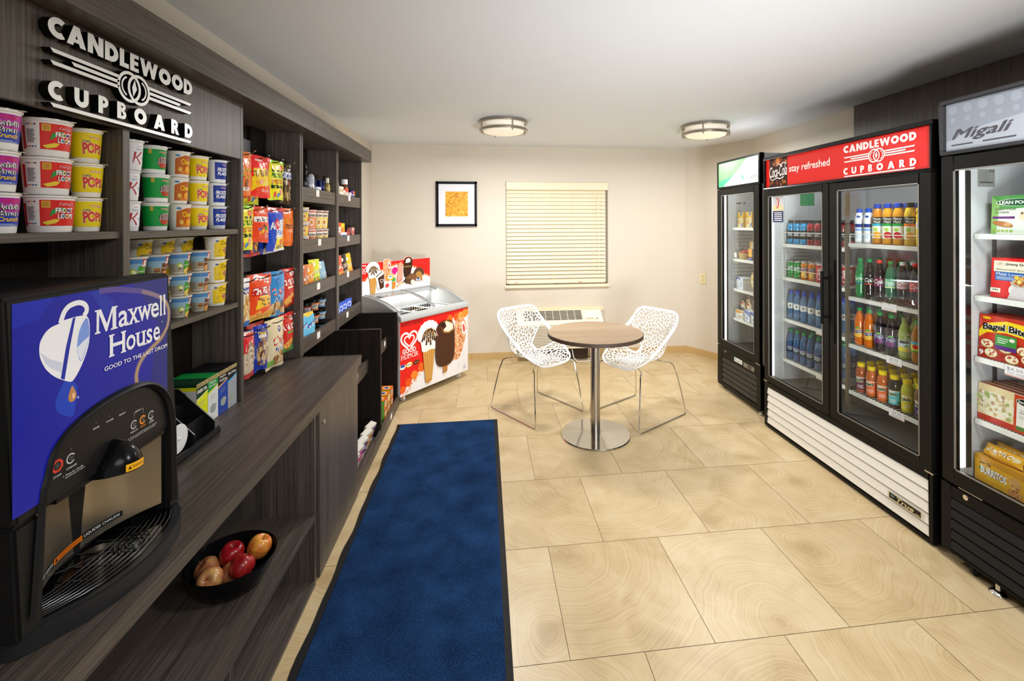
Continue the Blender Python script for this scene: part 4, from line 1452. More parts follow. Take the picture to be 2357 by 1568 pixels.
# upright sign board at the back, cut out round the pictures
sx0, sx1, sz0, sz1 = .006, .846, .872, 1.163
out = [(sx0, sz0), (sx1, sz0), (sx1, sz1 - .01), (sx1 - .008, sz1), (.60, sz1), (.592, 1.18), (.57, 1.192), (.545, 1.195), (.517, 1.19), (.50, 1.178), (.495, sz1), (.337, sz1), (.328, 1.178), (.31, 1.187), (.28, 1.189), (.255, 1.182), (.243, sz1), (sx0, sz1)]
SGY = FD - .006
MB().prism(out, lambda u, v, d: (u, d, v), SGY, SGY + .005).obj('sign_board', M('#f1f0f2', .4), fz)
a = Art()
a.poly([(sx0, 1.0), (.045, 1.0), (.067, 1.035), (.186, 1.08), (.238, 1.09), (.341, 1.115), (.401, 1.135), (.50, 1.12), (.624, 1.092), (.70, 1.06), (.765, 1.008), (sx1, .965), (sx1, 1.155), (.838, 1.162), (sx0, 1.162)], red)
for i in range(34):
    t = i / 33
    x = sx0 + .02 + t * .80
    z = float(np.interp(x, [0, .067, .186, .40, .624, .765, .84], [1.0, 1.03, 1.08, 1.13, 1.09, 1.005, .97]))
    a.blob(x, z, random.uniform(.008, .016), random.choice(('#f0702a', '#f39040', '#ee5a24')), 9)
a.poly([(.497, 1.16), (.60, 1.16), (.592, 1.178), (.57, 1.19), (.545, 1.193), (.517, 1.188), (.50, 1.176)], '#ee5a24')
heart(a, .03, 1.125, .028, '#f6f4f3', .006)
a.text('GOOD', .008, 1.083, .052, 1.096, '#f6f4f3', .03).text('HUMOR', .006, 1.066, .054, 1.08, '#f6f4f3', .03)
nut_bar(a, [(.243, 1.16), (.256, 1.18), (.28, 1.187), (.31, 1.185), (.327, 1.176), (.336, 1.15), (.341, 1.091), (.325, 1.03), (.311, .967), (.262, .980), (.243, 1.09)], (.24, .96, .345, 1.19), [(.29, 1.15), (.305, 1.162), (.318, 1.15), (.335, 1.10), (.32, 1.09), (.30, 1.10)])
cone(a, .122, 1.058, .56)
a.poly([(.154, 1.031), (.224, 1.076), (.252, 1.05), (.247, .923), (.200, .906), (.172, .929)], '#f4efe6').poly([(.178, 1.015), (.250, 1.05), (.247, .923), (.203, .908)], '#4a2a1e')
a.poly([(.156, 1.03), (.225, 1.076), (.23, 1.072), (.16, 1.022)], '#2c1710')
heart(a, .224, .985, .02, '#f4efe9', .004)
a.poly([(.341, 1.079), (.355, 1.098), (.376, 1.104), (.40, 1.097), (.414, 1.075), (.412, 1.045), (.40, 1.0), (.380, .90), (.36, .893), (.345, .90), (.345, 1.0)], '#e8c7a0')
a.ell(.378, 1.066, .036, .036, '#d51b83').poly([(.345, .90), (.36, .892), (.378, .90), (.39, .96), (.346, .96)], '#f08a2c').rect(.346, .965, .39, 1.0, '#46a53e')
a.poly([(.385, 1.03), (.405, 1.06), (.395, 1.0), (.384, .95)], '#f3ece8')
a.ell(.322, 1.012, .040, .030, '#f2b51c', 22, -.1).ell(.322, 1.012, .030, .02, '#f7f3e6').rect(.305, 1.012, .34, 1.022, '#3a6fb5')
a.poly([(.412, 1.10), (.425, 1.135), (.447, 1.147), (.466, 1.142), (.473, 1.125), (.470, .965), (.44, .95), (.402, .95)], '#e98a72').poly([(.425, 1.12), (.447, 1.138), (.462, 1.13), (.458, .98), (.415, .965)], '#f0a08a')
a.poly([(.492, 1.15), (.505, 1.178), (.545, 1.19), (.585, 1.178), (.600, 1.15), (.598, 1.10), (.574, 1.013), (.53, .99), (.495, .995), (.484, 1.05)], '#3c2216').poly([(.515, 1.165), (.545, 1.18), (.575, 1.165), (.57, 1.135), (.51, 1.13)], '#f0e6d4').text('MAGNUM', .497, 1.088, .577, 1.103, '#c9a66b', .02)
a.ell(.685, 1.005, .072, .07, '#5a3a24', 26).ell(.683, .985, .048, .05, '#b98540', 22).ell(.742, .96, .014, .034, '#e2d3c0', 18)
a.poly([(.504, .985), (.590, 1.024), (.662, .991), (.64, .945), (.60, .911), (.515, .93)], '#7b5232').poly([(.504, .985), (.51, .93), (.60, .911), (.61, .955)], '#5d3b22').ell(.602, .935, .026, .024, '#efe2cb', 18)
a.ell(.675, .957, .03, .016, '#f3f2f4').ell(.675, .962, .022, .012, '#3d4b7a')
a.blob(.288, .936, .022, '#cf4a3c', 12, .15)
a.poly([(.395, .905), (.487, .938), (.495, .958), (.403, .928)], '#b98a4a').text('Klondike', .405, .917, .47, .94, '#f5e7c4', .02, 0, .33).ell(.50, .955, .014, .012, '#2e2a30')
a.text('U', .80, .905, .81, .918, '#7f8fd0', .02)
a.build('sign_picture', lambda u, v, d: (u, SGY - d, v), fz, lift=.0005, dl=.00003, rough=.35)
for x, y in ((.08, .06), (.78, .06), (.08, .45), (.78, .45)):
    cs = MB().tube([(x - .011, y, .026), (x + .011, y, .026)], .0255, 16).obj('caster', M('#e4e2de', .4), fz, .003)
    MB().box(x - .018, y - .012, .035, x - .014, y + .012, .0625).box(x + .014, y - .012, .035, x + .018, y + .012, .0625).box(x - .018, y - .014, .0575, x + .018, y + .014, .0625).obj('fork', STEEL, cs)
# ice cream cups lying in the freezer
def tub():
    o = MB().lathe([(0, 0), (.030, 0), (.036, .05), (0, .05)], n=18, cap=False).obj('ice_cream_tub', M('#dcd2c2', .5))
    MB().lathe([(.030, .0502), (.039, .0502), (.039, .058), (0, .058)], n=18, cap=False).obj('lid', M('#6e4a33', .5), o)
    return o
fth = math.atan2(.782, .624)
rnd = random.Random(5)
for k in range(12):
    x, y = .36 + (k % 4) * .085, .10 + (k // 4) * .09
    wx, wy = -.707 + x * math.cos(fth) - y * math.sin(fth), 3.989 + x * math.sin(fth) + y * math.cos(fth)
    place('tub', tub, (wx, wy, .5435), rnd.random() * 6, 'small brown-lidded ice cream tub lying in a freezer basket under the glass', 'ice cream', 'tubs in the freezer')

# ================================================================ COOLERS
def cooler(t, X, y0, y1, z0, ztop, doors, zd, sign, XBK, outer, near_side=None):
    """glass-door merchandiser facing -X. doors: list of (ya, yb) outer door edges; zd: door bottom, top"""
    W_, HB = .045, zd[0]
    far, near = y1, y0
    sh = MB()
    xi = X + .028
    zi0, zi1 = zd[0] + .01, zd[1] - .01
    sh.box(xi, far - W_, z0, XBK, far, ztop).box(xi, near, z0, XBK, near + W_, ztop).box(XBK - W_, near + W_, z0, XBK, far - W_, ztop)
    sh.box(xi, near + W_, zi1, XBK - W_, far - W_, ztop).box(xi, near + W_, z0, XBK - W_, far - W_, zi0)
    sh.obj('cabinet', outer, t, .002)
    LINER = M('#c4c5c8', .4)
    ln = MB()
    e = .0015
    ln.box(xi + .01, far - W_ - e, zi0, XBK - W_, far - W_, zi1).box(XBK - W_ - e, near + W_, zi0, XBK - W_, far - W_, zi1).box(xi + .01, near + W_, zi0, XBK - W_, near + W_ + e, zi1)
    ln.box(xi + .01, near + W_, zi1 - e, XBK - W_, far - W_, zi1)
    ln.obj('liner', LINER, t)
    B('liner_floor', M('#4c4d50', .35), xi + .01, near + W_, zi0, XBK - W_, far - W_, zi0 + .002, t, 0)
    return far - W_, near + W_, zi0, zi1


BLK = M('#0e0e0e', .36)
BLK2 = M('#141311', .4)


def glass_door(t, X, ya, yb, z0, z1, fw, gl=GLASS, name='door', depth=.03, stile=None):
    """frame between ya (near) and yb (far)"""
    d = MB()
    s = stile or fw
    d.box(X, ya, z0, X + depth, ya + s, z1).box(X, yb - s, z0, X + depth, yb, z1).box(X, ya + s, z0, X + depth, yb - s, z0 + fw).box(X, ya + s, z1 - fw, X + depth, yb - s, z1)
    o = d.obj(name, BLK2, t, .0025)
    B('door_glass', gl, X + .010, ya + s - .004, z0 + fw - .004, X + .013, yb - s + .004, z1 - fw + .004, o, 0)
    g = MB()
    q = .006
    g.box(X - .001, ya + s, z0 + fw, X + .004, ya + s + q, z1 - fw).box(X - .001, yb - s - q, z0 + fw, X + .004, yb - s, z1 - fw).box(X - .001, ya + s, z0 + fw, X + .004, yb - s, z0 + fw + q).box(X - .001, ya + s, z1 - fw - q, X + .004, yb - s, z1 - fw)
    g.obj('glass_trim', M('#8c8a86', .35, .6), o)
    return o


def wire_shelf(t, X0, X1, ya, yb, z, guard=0.0, n=28, col='#ecebe7'):
    s = MB()
    s.box(X0 - .006, ya, z - .022, X0 - .002, yb, z - .001)
    s.tube([(X0, ya, z - .003), (X0, yb, z - .003)], .0035, 6).tube([(X1, ya, z - .003), (X1, yb, z - .003)], .0035, 6)
    s.tube([((X0 + X1) / 2, ya, z - .006), ((X0 + X1) / 2, yb, z - .006)], .003, 6)
    for i in range(n):
        y = ya + (yb - ya) * (i + .5) / n
        s.tube([(X0 - .004, y, z - .002), (X1, y, z - .002)], .0016, 4)
    if guard:
        s.tube([(X0 + .002, ya + .01, z), (X0 + .002, ya + .01, z + guard), (X0 + .002, yb - .004, z + guard), (X0 + .002, yb - .004, z)], .0022, 6)
    return s.obj('wire_shelf', M(col, .4), t)


def standard(t, x, y, z0, z1, sg=-1, c='#dcdcda'):
    s = MB().box(x - .009, y, z0, x + .009, y + sg * .006, z1).obj('shelf_standard', M(c, .35, .3), t)
    a = Art()
    z = z0 + .01
    while z < z1 - .01:
        a.rect(x - .002, z, x + .002, z + .007, '#4a4548')
        z += .016
    a.build('slots', lambda u, v, d: (u, y + sg * (.006 + d), v), s)
    return s


def light_tube(t, x0, x1, y, z0, z1, strength=7):
    return B('light_strip', M('#ffffff', .5, 0, 0, strength), x0, y - .010, z0, x1, y - .001, z1, t, 0)


def inner_fill(t, X, y0, y1, z, power):  # added point fill that brightens the goods behind the glass
    l = bpy.data.lights.new('cooler_fill', 'POINT'); l.shadow_soft_size = .012; l.energy = power * .8; l.color = (.95, .98, 1)
    o = bpy.data.objects.new('cooler_fill', l); COL.objects.link(o)
    o.location = (X, (y0 + y1) / 2, z)
    o.parent = t


def foot(t, x, y, r=.026, h=.055):
    MB().lathe([(0, 0), (r, 0), (r + .001, .006), (r * .8, .014), (.010, .018), (.009, h), (0, h)], (x, y, 0), 20, cap=False).obj('foot', CHROME, t)


def caster(t, x, y, r=.022, zt=.06):
    c = MB().tube([(x, y - .009, r), (x, y + .009, r)], r, 16).obj('caster', M('#2a2a2b', .5), t, .002)
    MB().tube([(x, y - .0105, r), (x, y + .0105, r)], r * .45, 12).obj('hub', STEEL, c)
    MB().box(x - .012, y - .015, r, x + .012, y - .012, zt).box(x - .012, y + .012, r, x + .012, y + .015, zt).box(x - .014, y - .015, zt - .004, x + .014, y + .015, zt).obj('fork', STEEL, c)


def louvres(t, X, ya, yb, z0, z1, n, m, out=.016, name='grille', ang=.5):
    s = MB()
    st = (z1 - z0) / n
    for i in range(n):
        a = z0 + i * st
        s.prism([(X + out, a + st * .98), (X + out * .2, a + st * .90), (X - .001, a + st * .12), (X + .004, a + st * .02), (X + out, a + st * .40)], lambda u, v, d: (u, d, v), ya, yb)
    return s.obj(name, m, t, 0)


# ---- far cooler with a green and white sign
su = thing('glass_door_cooler', 'tall black single-door cooler with a green and white sign beside the corner', 'cooler', (0, 0, 0))
SX, S0, S1 = 2.15, 3.412, 4.085
OUT = M('#d3d6d8', .3)
fy, ny, zi0, zi1 = cooler(su, SX, S0, S1, .062, 2.075, None, (.395, 1.825), None, 2.735, OUT)
fc = MB().box(SX + .002, S0 - .001, 1.828, SX + .045, S1 + .001, 2.078)
fc.obj('sign_frame', BLK, su, .003)
fc = MB().box(SX + .004, S0 - .001, .03, SX + .05, S1 + .001, .065).box(SX + .004, S0 - .001, .065, SX + .05, S0 + .055, .392).box(SX + .004, S1 - .075, .065, SX + .05, S1 + .001, .392).box(SX + .004, S0 + .055, .30, SX + .05, S1 - .075, .392)
fc.obj('front_frame', BLK, su, .003)
glass_door(su, SX, S0 + .004, S1 - .006, .402, 1.824, .055, stile=.075)
louvres(su, SX + .006, S0 + .056, S1 - .076, .068, .298, 5, M('#343331', .4))
B('grille_backing', BLACK, SX + .036, S0 + .056, .066, SX + .046, S1 - .076, .30, su, 0)
a = Art()
ya, yb, za, zb = S0 + .018, S1 - .035, 1.846, 2.058
a.rect(ya, za, yb, zb, '#eeeef4')
a.poly([(yb, zb), (3.596, zb), (3.75, 1.96), (3.964, za), (yb, za)], '#58b957').poly([(yb, za), (3.964, za), (3.80, 1.935), (3.92, 1.91), (yb, 1.90)], '#38a860')
a.text('Supera', -.0, 0, .001, .001, '#4a4a52')
a.it.pop()
flip = lambda X: (lambda u, v, d: (X - d, u, v))
def ftext(a, t, yl, z0, yr, z1, c, bold=.0, shear=0, rot=0, sp=1):
    """text on a face looking to -X: reads from larger y to smaller y"""
    vs, fs, _ = text2d(t, bold, shear, sp)
    ca, sa = math.cos(rot), math.sin(rot)
    w, h = yl - yr, z1 - z0
    o = []
    for x, y in vs:
        x, y = (x - .5) * w, (y - .5) * h
        x, y = x * ca - y * sa, x * sa + y * ca
        o.append(((yl + yr) / 2 - x, (z0 + z1) / 2 + y))
    return a.raw(o, fs, c)
ftext(a, 'Supera', 3.610, 1.868, 3.436, 1.922, '#4a4c54', .0)
a.poly([(3.672, 1.925), (3.66, 1.926), (3.632, 1.885), (3.64, 1.868), (3.648, 1.888), (3.672, 1.905)], '#3fb062').poly([(3.678, 1.90), (3.655, 1.878), (3.652, 1.865), (3.675, 1.88)], '#9a9fa6')
a.build('sign_panel', flip(SX + .002), su, rough=.3, emit=.15)
light_tube(su, SX + .033, SX + .062, fy, .44, 1.775, 5)
B('gasket', BLACK, SX + .063, fy - .014, .44, SX + .078, fy - .0016, 1.775, su, 0)
standard(su, 2.335, fy - .0016, .60, 1.50)
standard(su, 2.55, fy - .0016, .60, 1.50)
for z in (1.476, 1.190, .918, .650): wire_shelf(su, 2.275, 2.66, ny + .004, fy - .009, z, 0, 20)
a = Art()
for (x, z, w, h) in ((2.315, 1.693, .05, .012), (2.385, 1.693, .02, .014)): a.rect(x, z, x + w, z + h, '#4b4b50')
a.lines(2.31, 1.60, 2.37, 1.68, 8, '#9b9ba2', .3)
a.build('rating_label', lambda u, v, d: (u, fy - .0016 - d, v), su)
a = Art(); a.rect(3.672, .318, 3.797, .354, '#e6e7e8'); ftext(a, 'Supera', 3.765, .323, 3.685, .348, '#3a3c40'); a.poly([(3.79, .35), (3.778, .35), (3.77, .325), (3.782, .325)], '#3fb062')
a.rect(3.494, .312, 3.655, .352, '#6b6259').rect(3.60, .318, 3.648, .346, '#7c8a70').rect(3.545, .318, 3.585, .346, '#4b3f38').rect(3.502, .318, 3.53, .346, '#8a8178')
a.build('badge', flip(SX + .004), su)
MB().cyl((SX + .003, 3.934, .362), (SX - .004, 3.934, .362), .010, 14).obj('lock', CHROME, su)
inner_fill(su, SX + .06, ny, fy, zi1 - .02, 2.2)
B('hinge', STEEL, SX - .002, S0 - .004, .393, SX + .03, S0 + .06, .401, su, .001)
for x, y in ((2.18, 3.435), (2.70, 3.435), (2.70, 4.06)): foot(su, x, y, .022, .062)
caster(su, 2.20, 3.79, .022, .0625)
caster(su, 2.20, 4.03, .022, .0625)

# ---- big two-door cooler with the red sign
rc = thing('double_door_cooler', 'wide black two-door drink cooler with a red sign and white louvred base', 'cooler', (0, 0, 0))
RX, R0, R1 = 2.075, 1.925, 3.242
fy, ny, zi0, zi1 = cooler(rc, RX, R0, R1, .045, 2.004, None, (.345, 1.76), None, 2.705, BLK)
fr = MB()
fr.box(RX, R0, 1.764, RX + .05, R1, 1.780).box(RX, R0, 1.985, RX + .05, R1, 2.008).box(RX, R0, 1.780, RX + .05, R0 + .014, 1.985).box(RX, R1 - .016, 1.780, RX + .05, R1, 1.985).box(RX + .012, R0 + .014, 1.780, RX + .05, R1 - .016, 1.985)
fr.obj('sign_frame', BLK, rc, .003)
fb = MB().box(RX + .003, R0, .012, RX + .05, R0 + .022, .342).box(RX + .003, R1 - .03, .012, RX + .05, R1, .342).box(RX + .003, R0 + .022, .305, RX + .05, R1 - .03, .342).box(RX + .003, R0 + .022, .012, RX + .05, R1 - .03, .03)
fb.obj('base_frame', BLK, rc, .003)
mid = 2.579
for a_, b2 in ((R0 + .004, mid - .003), (mid + .003, R1 - .004)):
    d = glass_door(rc, RX + .001, a_, b2, .347, 1.760, .045, name='door', stile=.052 if a_ > 2.5 else .062)
    if a_ > 2.5:
        MB().box(RX - .038, 2.588, .905, RX - .026, 2.606, 1.225).box(RX - .027, 2.592, .94, RX + .002, 2.602, .955).box(RX - .027, 2.592, 1.175, RX + .002, 2.602, 1.19).obj('handle', BLK, d, .002)
    else:
        MB().box(RX - .006, mid - .05, .80, RX + .001, mid - .03, 1.30).obj('handle', BLK, d, .002)
louvres(rc, RX + .006, R0 + .023, R1 - .031, .032, .303, 5, M('#f1efe8', .4), .022)
B('grille_backing', M('#3d2c14', .6), RX + .034, R0 + .023, .03, RX + .046, R1 - .031, .305, rc, 0)
a = Art()
RED = '#e01208'
a.rect(R0 + .014, 1.780, R1 - .016, 1.985, RED)
a.rect(2.981, 1.780, 3.184, 1.985, '#3a1a0e')
for i in range(26):
    y = random.uniform(2.99, 3.175)
    z = random.choice((random.uniform(1.945, 1.98), random.uniform(1.785, 1.82)))
    a.rect(y - .006, z - .009, y + .006, z + .009, random.choice(('#7a3512', '#a9541a', '#5c2910', '#c9742a')))
a.poly([(3.12, 1.985), (3.05, 1.985), (3.04, 1.93), (3.13, 1.93)], '#8a4217').poly([(3.10, 1.985), (3.07, 1.985), (3.065, 1.945), (3.105, 1.945)], '#d97f2c')
wh = '#f7f3ef'
# flowing script name
def scr(a, pts, w, c, w1=None): a.line([(y, z) for y, z in pts], w, c, w1)
cz = 1.883
ftext(a, 'Coca-Cola', 3.183, cz - .032, 2.985, cz + .048, wh, .012, .35, .05)
scr(a, curve([(3.172, cz - .018), (3.166, cz - .045), (3.14, cz - .052), (3.10, cz - .040), (3.06, cz - .047), (3.02, cz - .036)], False), .005, wh, .008)
scr(a, curve([(3.100, cz + .045), (3.08, cz + .060), (3.055, cz + .050), (3.02, cz + .062), (2.99, cz + .052)], False), .004, wh, .007)
ftext(a, 'stay refreshed', 2.961, 1.856, 2.581, 1.918, '#f6e9e4', .018)
lg = logo(Art(), .462, .182, '#f4e8e6')
for vs, fs, c in lg.it: a.raw([(2.473 - u, 1.786 + v) for u, v in vs], fs, c)
a.build('sign_panel', flip(RX + .012), rc, rough=.35, emit=.12)
a = Art(); a.rect(1.98, .100, 2.162, .133, '#c9b98e').rect(1.984, .103, 2.158, .130, '#23211e'); ftext(a, 'True', 2.115, .105, 2.02, .128, '#d8c79a', .02, .3); a.rect(1.99, .106, 2.012, .109, '#d8c79a').rect(2.13, .112, 2.15, .124, '#5f7a86')
a.build('badge', flip(RX - .0015), rc)
inner_fill(rc, RX + .055, 2.62, fy, zi1 - .02, 3.2)
inner_fill(rc, RX + .055, ny, 2.56, zi1 - .02, 3.2)
light_tube(rc, RX + .036, RX + .046, fy, .39, 1.715, 3)
light_tube(rc, RX + .036, RX + .046, 2.60, .39, 1.715, 2.2)
standard(rc, 2.205, fy - .0016, .37, 1.72, -1, '#efeeea')
standard(rc, 2.60, fy - .0016, .37, 1.72, -1, '#efeeea')
MB().box(2.185, 2.566, .36, 2.205, 2.582, 1.75).obj('centre_standard', M('#6d6254', .4, .5), rc)
for z in (1.365, 1.120, .817, .521): wire_shelf(rc, 2.195, 2.65, 2.588, fy - .009, z, .085 if z > 1.3 else .06 if z > 1 else .0, 26)
for z in (1.398, 1.075, .789, .509): wire_shelf(rc, 2.195, 2.65, ny + .004, 2.560, z, .055 if z > 1.3 else .0, 26)
for y, z in ((2.735, 1.105), (2.80, .800), (2.80, .505)): price_card(rc, 2.188, y, z - .002, .075, .036, -1)
for y, z, tx in ((2.275, 1.060, ''), (2.245, .775, '$2.05'), (2.23, .492, '$2.25')):
    a = Art(); w, h = .095, .042
    a.rect(-w / 2, -h / 2, w / 2, h / 2, '#f2f0f4').rect(-w / 2, -h / 2, w / 2, -h * .42, '#e0a79c')
    if tx: ftext(a, tx, .024, -.002, -.024, .013, '#85808f')
    a.rect(-.03, -.013, .03, -.008, '#c5c1cc')
    a.build('price_card', lambda u, v, d, y=y, z=z: (2.187 - d, y + u, z + v), rc)
a = Art(); a.rect(2.339, 1.647, 2.454, 1.745, '#0f8a52').lines(2.35, 1.655, 2.44, 1.735, 7, '#3fae7a', .22); a.build('notice', lambda u, v, d: (u, fy - .0016 - d, v), rc)
# sticker inside the far door glass
a = Art(); yl, yr = 3.144, 3.022
a.rect(yr, 1.524, yl, 1.714, '#d9dfe8').rect(yr, 1.605, yl, 1.65, '#ecdfb4').rect(yr, 1.524, yl, 1.605, '#27336b')
a.ell(3.09, 1.662, .014, .04, '#c9402c', 18).ell(3.092, 1.662, .008, .03, '#efe6e0', 18).poly([(3.068, 1.70), (3.062, 1.69), (3.075, 1.63), (3.08, 1.64)], '#d8604a')
for i in range(5): a.rect(yr + .015, 1.534 + i * .0135, yl - .02, 1.541 + i * .0135, '#e8e9f2')
a.build('door_sticker', flip(RX + .009), rc)
B('hinge', STEEL, RX - .002, R0 - .004, .340, RX + .03, R0 + .04, .348, rc, .001)
B('hinge', STEEL, RX - .002, R1 - .04, .340, RX + .03, R1 + .003, .348, rc, .001)
for x, y in ((2.13, 1.99), (2.13, 3.18), (2.65, 1.99), (2.65, 3.18)): caster(rc, x, y, .018, .0455)

# ---- near freezer with the grey sign
mg = thing('glass_door_freezer', 'tall black single-door freezer with a grey sign at the near end of the row', 'freezer', (0, 0, 0))
GX, G0, G1 = 2.062, 1.19, 1.876
fy, ny, zi0, zi1 = cooler(mg, GX, G0, G1, .075, 2.06, None, (.36, 1.822), None, 2.705, BLK)
fr = MB()
fr.box(GX - .004, G0, 1.826, GX + .05, G1, 1.842).box(GX - .004, G0, 2.052, GX + .05, G1, 2.072).box(GX - .004, G0, 1.842, GX + .05, G0 + .02, 2.052).box(GX - .004, G1 - .024, 1.842, GX + .05, G1, 2.052).box(GX + .006, G0 + .02, 1.842, GX + .05, G1 - .024, 2.052)
fr.obj('sign_frame', M('#3a3a3d', .4), mg, .004)
glass_door(mg, GX, G0 + .004, G1 - .006, .364, 1.819, .062, stile=.056)
B('base_frame', BLK, GX + .018, G0, .048, GX + .05, G1, .36, mg, .003)
fb = MB().box(GX + .002, G0, .05, GX + .018, G0 + .045, .352).box(GX + .002, G1 - .045, .05, GX + .018, G1, .352).box(GX + .002, G0 + .045, .298, GX + .018, G1 - .045, .352).box(GX + .002, G0 + .045, .05, GX + .018, G1 - .045, .062)
fb.obj('base_panel', BLK, mg, .002)
louvres(mg, GX + .0, G0 + .046, G1 - .046, .063, .297, 5, M('#232427', .36), .016)
MB().cyl((GX + .002, 1.761, .335), (GX - .006, 1.761, .335), .011, 18).cyl((GX - .0061, 1.761, .335), (GX - .0068, 1.761, .335), .005, 12).obj('lock', CHROME, mg)
B('hinge', STEEL, GX + .004, 1.70, .355, GX + .012, 1.80, .359, mg, 0)
a = Art()
ya, yb, za, zb = G0 + .02, G1 - .026, 1.842, 2.052
a.rect(ya, za, yb, zb, '#8b929d')
a.poly([(ya, za), (yb, za), (yb, 1.885), (1.70, 1.93), (ya, 1.99)], '#a3a9b2')
for r_, z in ((.020, 2.02), (.012, 1.975)):
    for k in range(8): a.ell(1.82 - k * .062, z, r_, r_, '#979ea9', 18)
for q_ in (-.0035, -.0018, 0, .0018, .0035): ftext(a, 'Migali', 1.822 - q_, 1.878 + q_ * .4, 1.585 - q_, 1.932 + q_ * .4, '#4c4b52', .0, .35)
a.rect(1.735, 1.862, 1.826, 1.868, '#4c4b52').rect(1.572, 1.862, 1.695, 1.868, '#4c4b52')
a.build('sign_panel', flip(GX + .006), mg, rough=.35, emit=.06)
inner_fill(mg, GX + .06, ny, fy, zi1 - .02, 2.5)
light_tube(mg, GX + .031, GX + .066, fy, .43, 1.755, 3.5)
B('gasket', BLACK, GX + .067, fy - .014, .43, GX + .092, fy - .0016, 1.755, mg, 0)
standard(mg, 2.285, fy - .0016, .60, 1.60, -1, '#5d5a58')
standard(mg, 2.50, fy - .0016, .60, 1.60, -1, '#5d5a58')
for z in (1.472, 1.197, .925, .648): wire_shelf(mg, 2.18, 2.62, ny + .004, fy - .012, z, 0, 44)
price_card(mg, 2.173, 1.655, .905, .075, .042, -1)
a = Art(); w, h = .085, .045
a.rect(-w / 2, -h / 2, w / 2, h / 2, '#f3f1f5').rect(-w / 2, -h / 2, w / 2, -h * .36, '#dba9a4'); ftext(a, '$4.50', .034, .0, -.024, .015, '#8a8494'); ftext(a, 'This shelf', .034, -.012, -.03, -.003, '#a5a0ad')
a.build('price_card', lambda u, v, d: (2.1715 - d, 1.655 + u, .905 + v), mg)
a = Art(); a.rect(2.203, 1.684, 2.292, 1.764, '#8d8b89').lines(2.21, 1.71, 2.27, 1.758, 6, '#6a6866', .3).rect(2.212, 1.70, 2.282, 1.707, '#4a4846').ell(2.268, 1.754, .006, .006, '#5d5b5a', 12).ell(2.283, 1.754, .006, .006, '#5d5b5a', 12)
a.build('rating_label', lambda u, v, d: (u, fy - .0016 - d, v), mg)
foot(mg, 2.085, 1.655, .028, .052)
foot(mg, 2.66, 1.655, .028, .0755)
foot(mg, 2.66, 1.25, .028, .0755)
caster(mg, 2.10, 1.755, .026, .0755)
caster(mg, 2.10, 1.25, .026, .0755)

# ================================================================ PRODUCTS ON THE LEFT
ORD = ['first', 'second', 'third', 'fourth', 'fifth', 'sixth', 'seventh', 'eighth']
LVL = ['bottom', 'middle', 'top']


def conewrap(rb, rt, h):
    """map (u along the wrap, v up) on a tapered cup, front facing +X"""
    def f(u, v, d):
        r = rb + (rt - rb) * v / h + d
        a = u / ((rb + rt) / 2)
        return (r * math.cos(a), r * math.sin(a), v)
    return f


def cup(rb, rt, h, base, art, lidc='#e9e7e2', tab=True):
    """tapered tub with rim, peel lid and printed band"""
    def mk():
        o = MB().lathe([(0, 0), (rb * .96, 0), (rb, .003), (rb + (rt - rb) * (h - .008) / h, h - .008), (rt + .0025, h - .006), (rt + .0025, h - .002), (rt, h - .0015), (0, h - .0015)], n=28, cap=False).obj('cereal_cup', M(base, .35))
        l = MB().lathe([(0, h - .0014), (rt + .003, h - .0014), (rt + .003, h - .0004), (0, h + .0004)], n=28, cap=False)
        if tab: l.prism([(rt, -.010), (rt + .010, -.006), (rt + .012, 0), (rt + .010, .006), (rt, .010)], lambda u, v, d: (u * math.cos(.7) - v * math.sin(.7), u * math.sin(.7) + v * math.cos(.7), d), h - .0016, h - .0008)
        l.obj('lid', M(lidc, .3, .35), o)
        a = Art()
        art(a, rb, h)
        a.build('label', conewrap(rb, rt, h), o, du=.005, lift=.0006, dl=.00004)
        return o
    return mk


def a_raisin(a, r, h):
    W_ = 1.9 * r
    a.rect(-W_, .016, W_, h - .012, '#1f3fae').rect(-W_, h * .5, W_, h - .012, '#b3209a')
    a.text("Kellogg's", -.008, h * .74, .022, h * .84, '#d8203a', .015, .3)
    a.text('Raisin', -.018, h * .575, .026, h * .735, '#ffffff', .05).text('Raisin', -.018, h * .575, .026, h * .735, '#2b2330', .005)
    a.text('Bran', -.014, h * .42, .023, h * .565, '#ffffff', .05).text('Bran', -.014, h * .42, .023, h * .565, '#2b2330', .005)
    a.text('Crunch', -.017, h * .29, .022, h * .405, '#f4c430', .03, .2)
    a.lines(-.024, h * .19, .024, h * .25, 2, '#cfdaf2', .4)


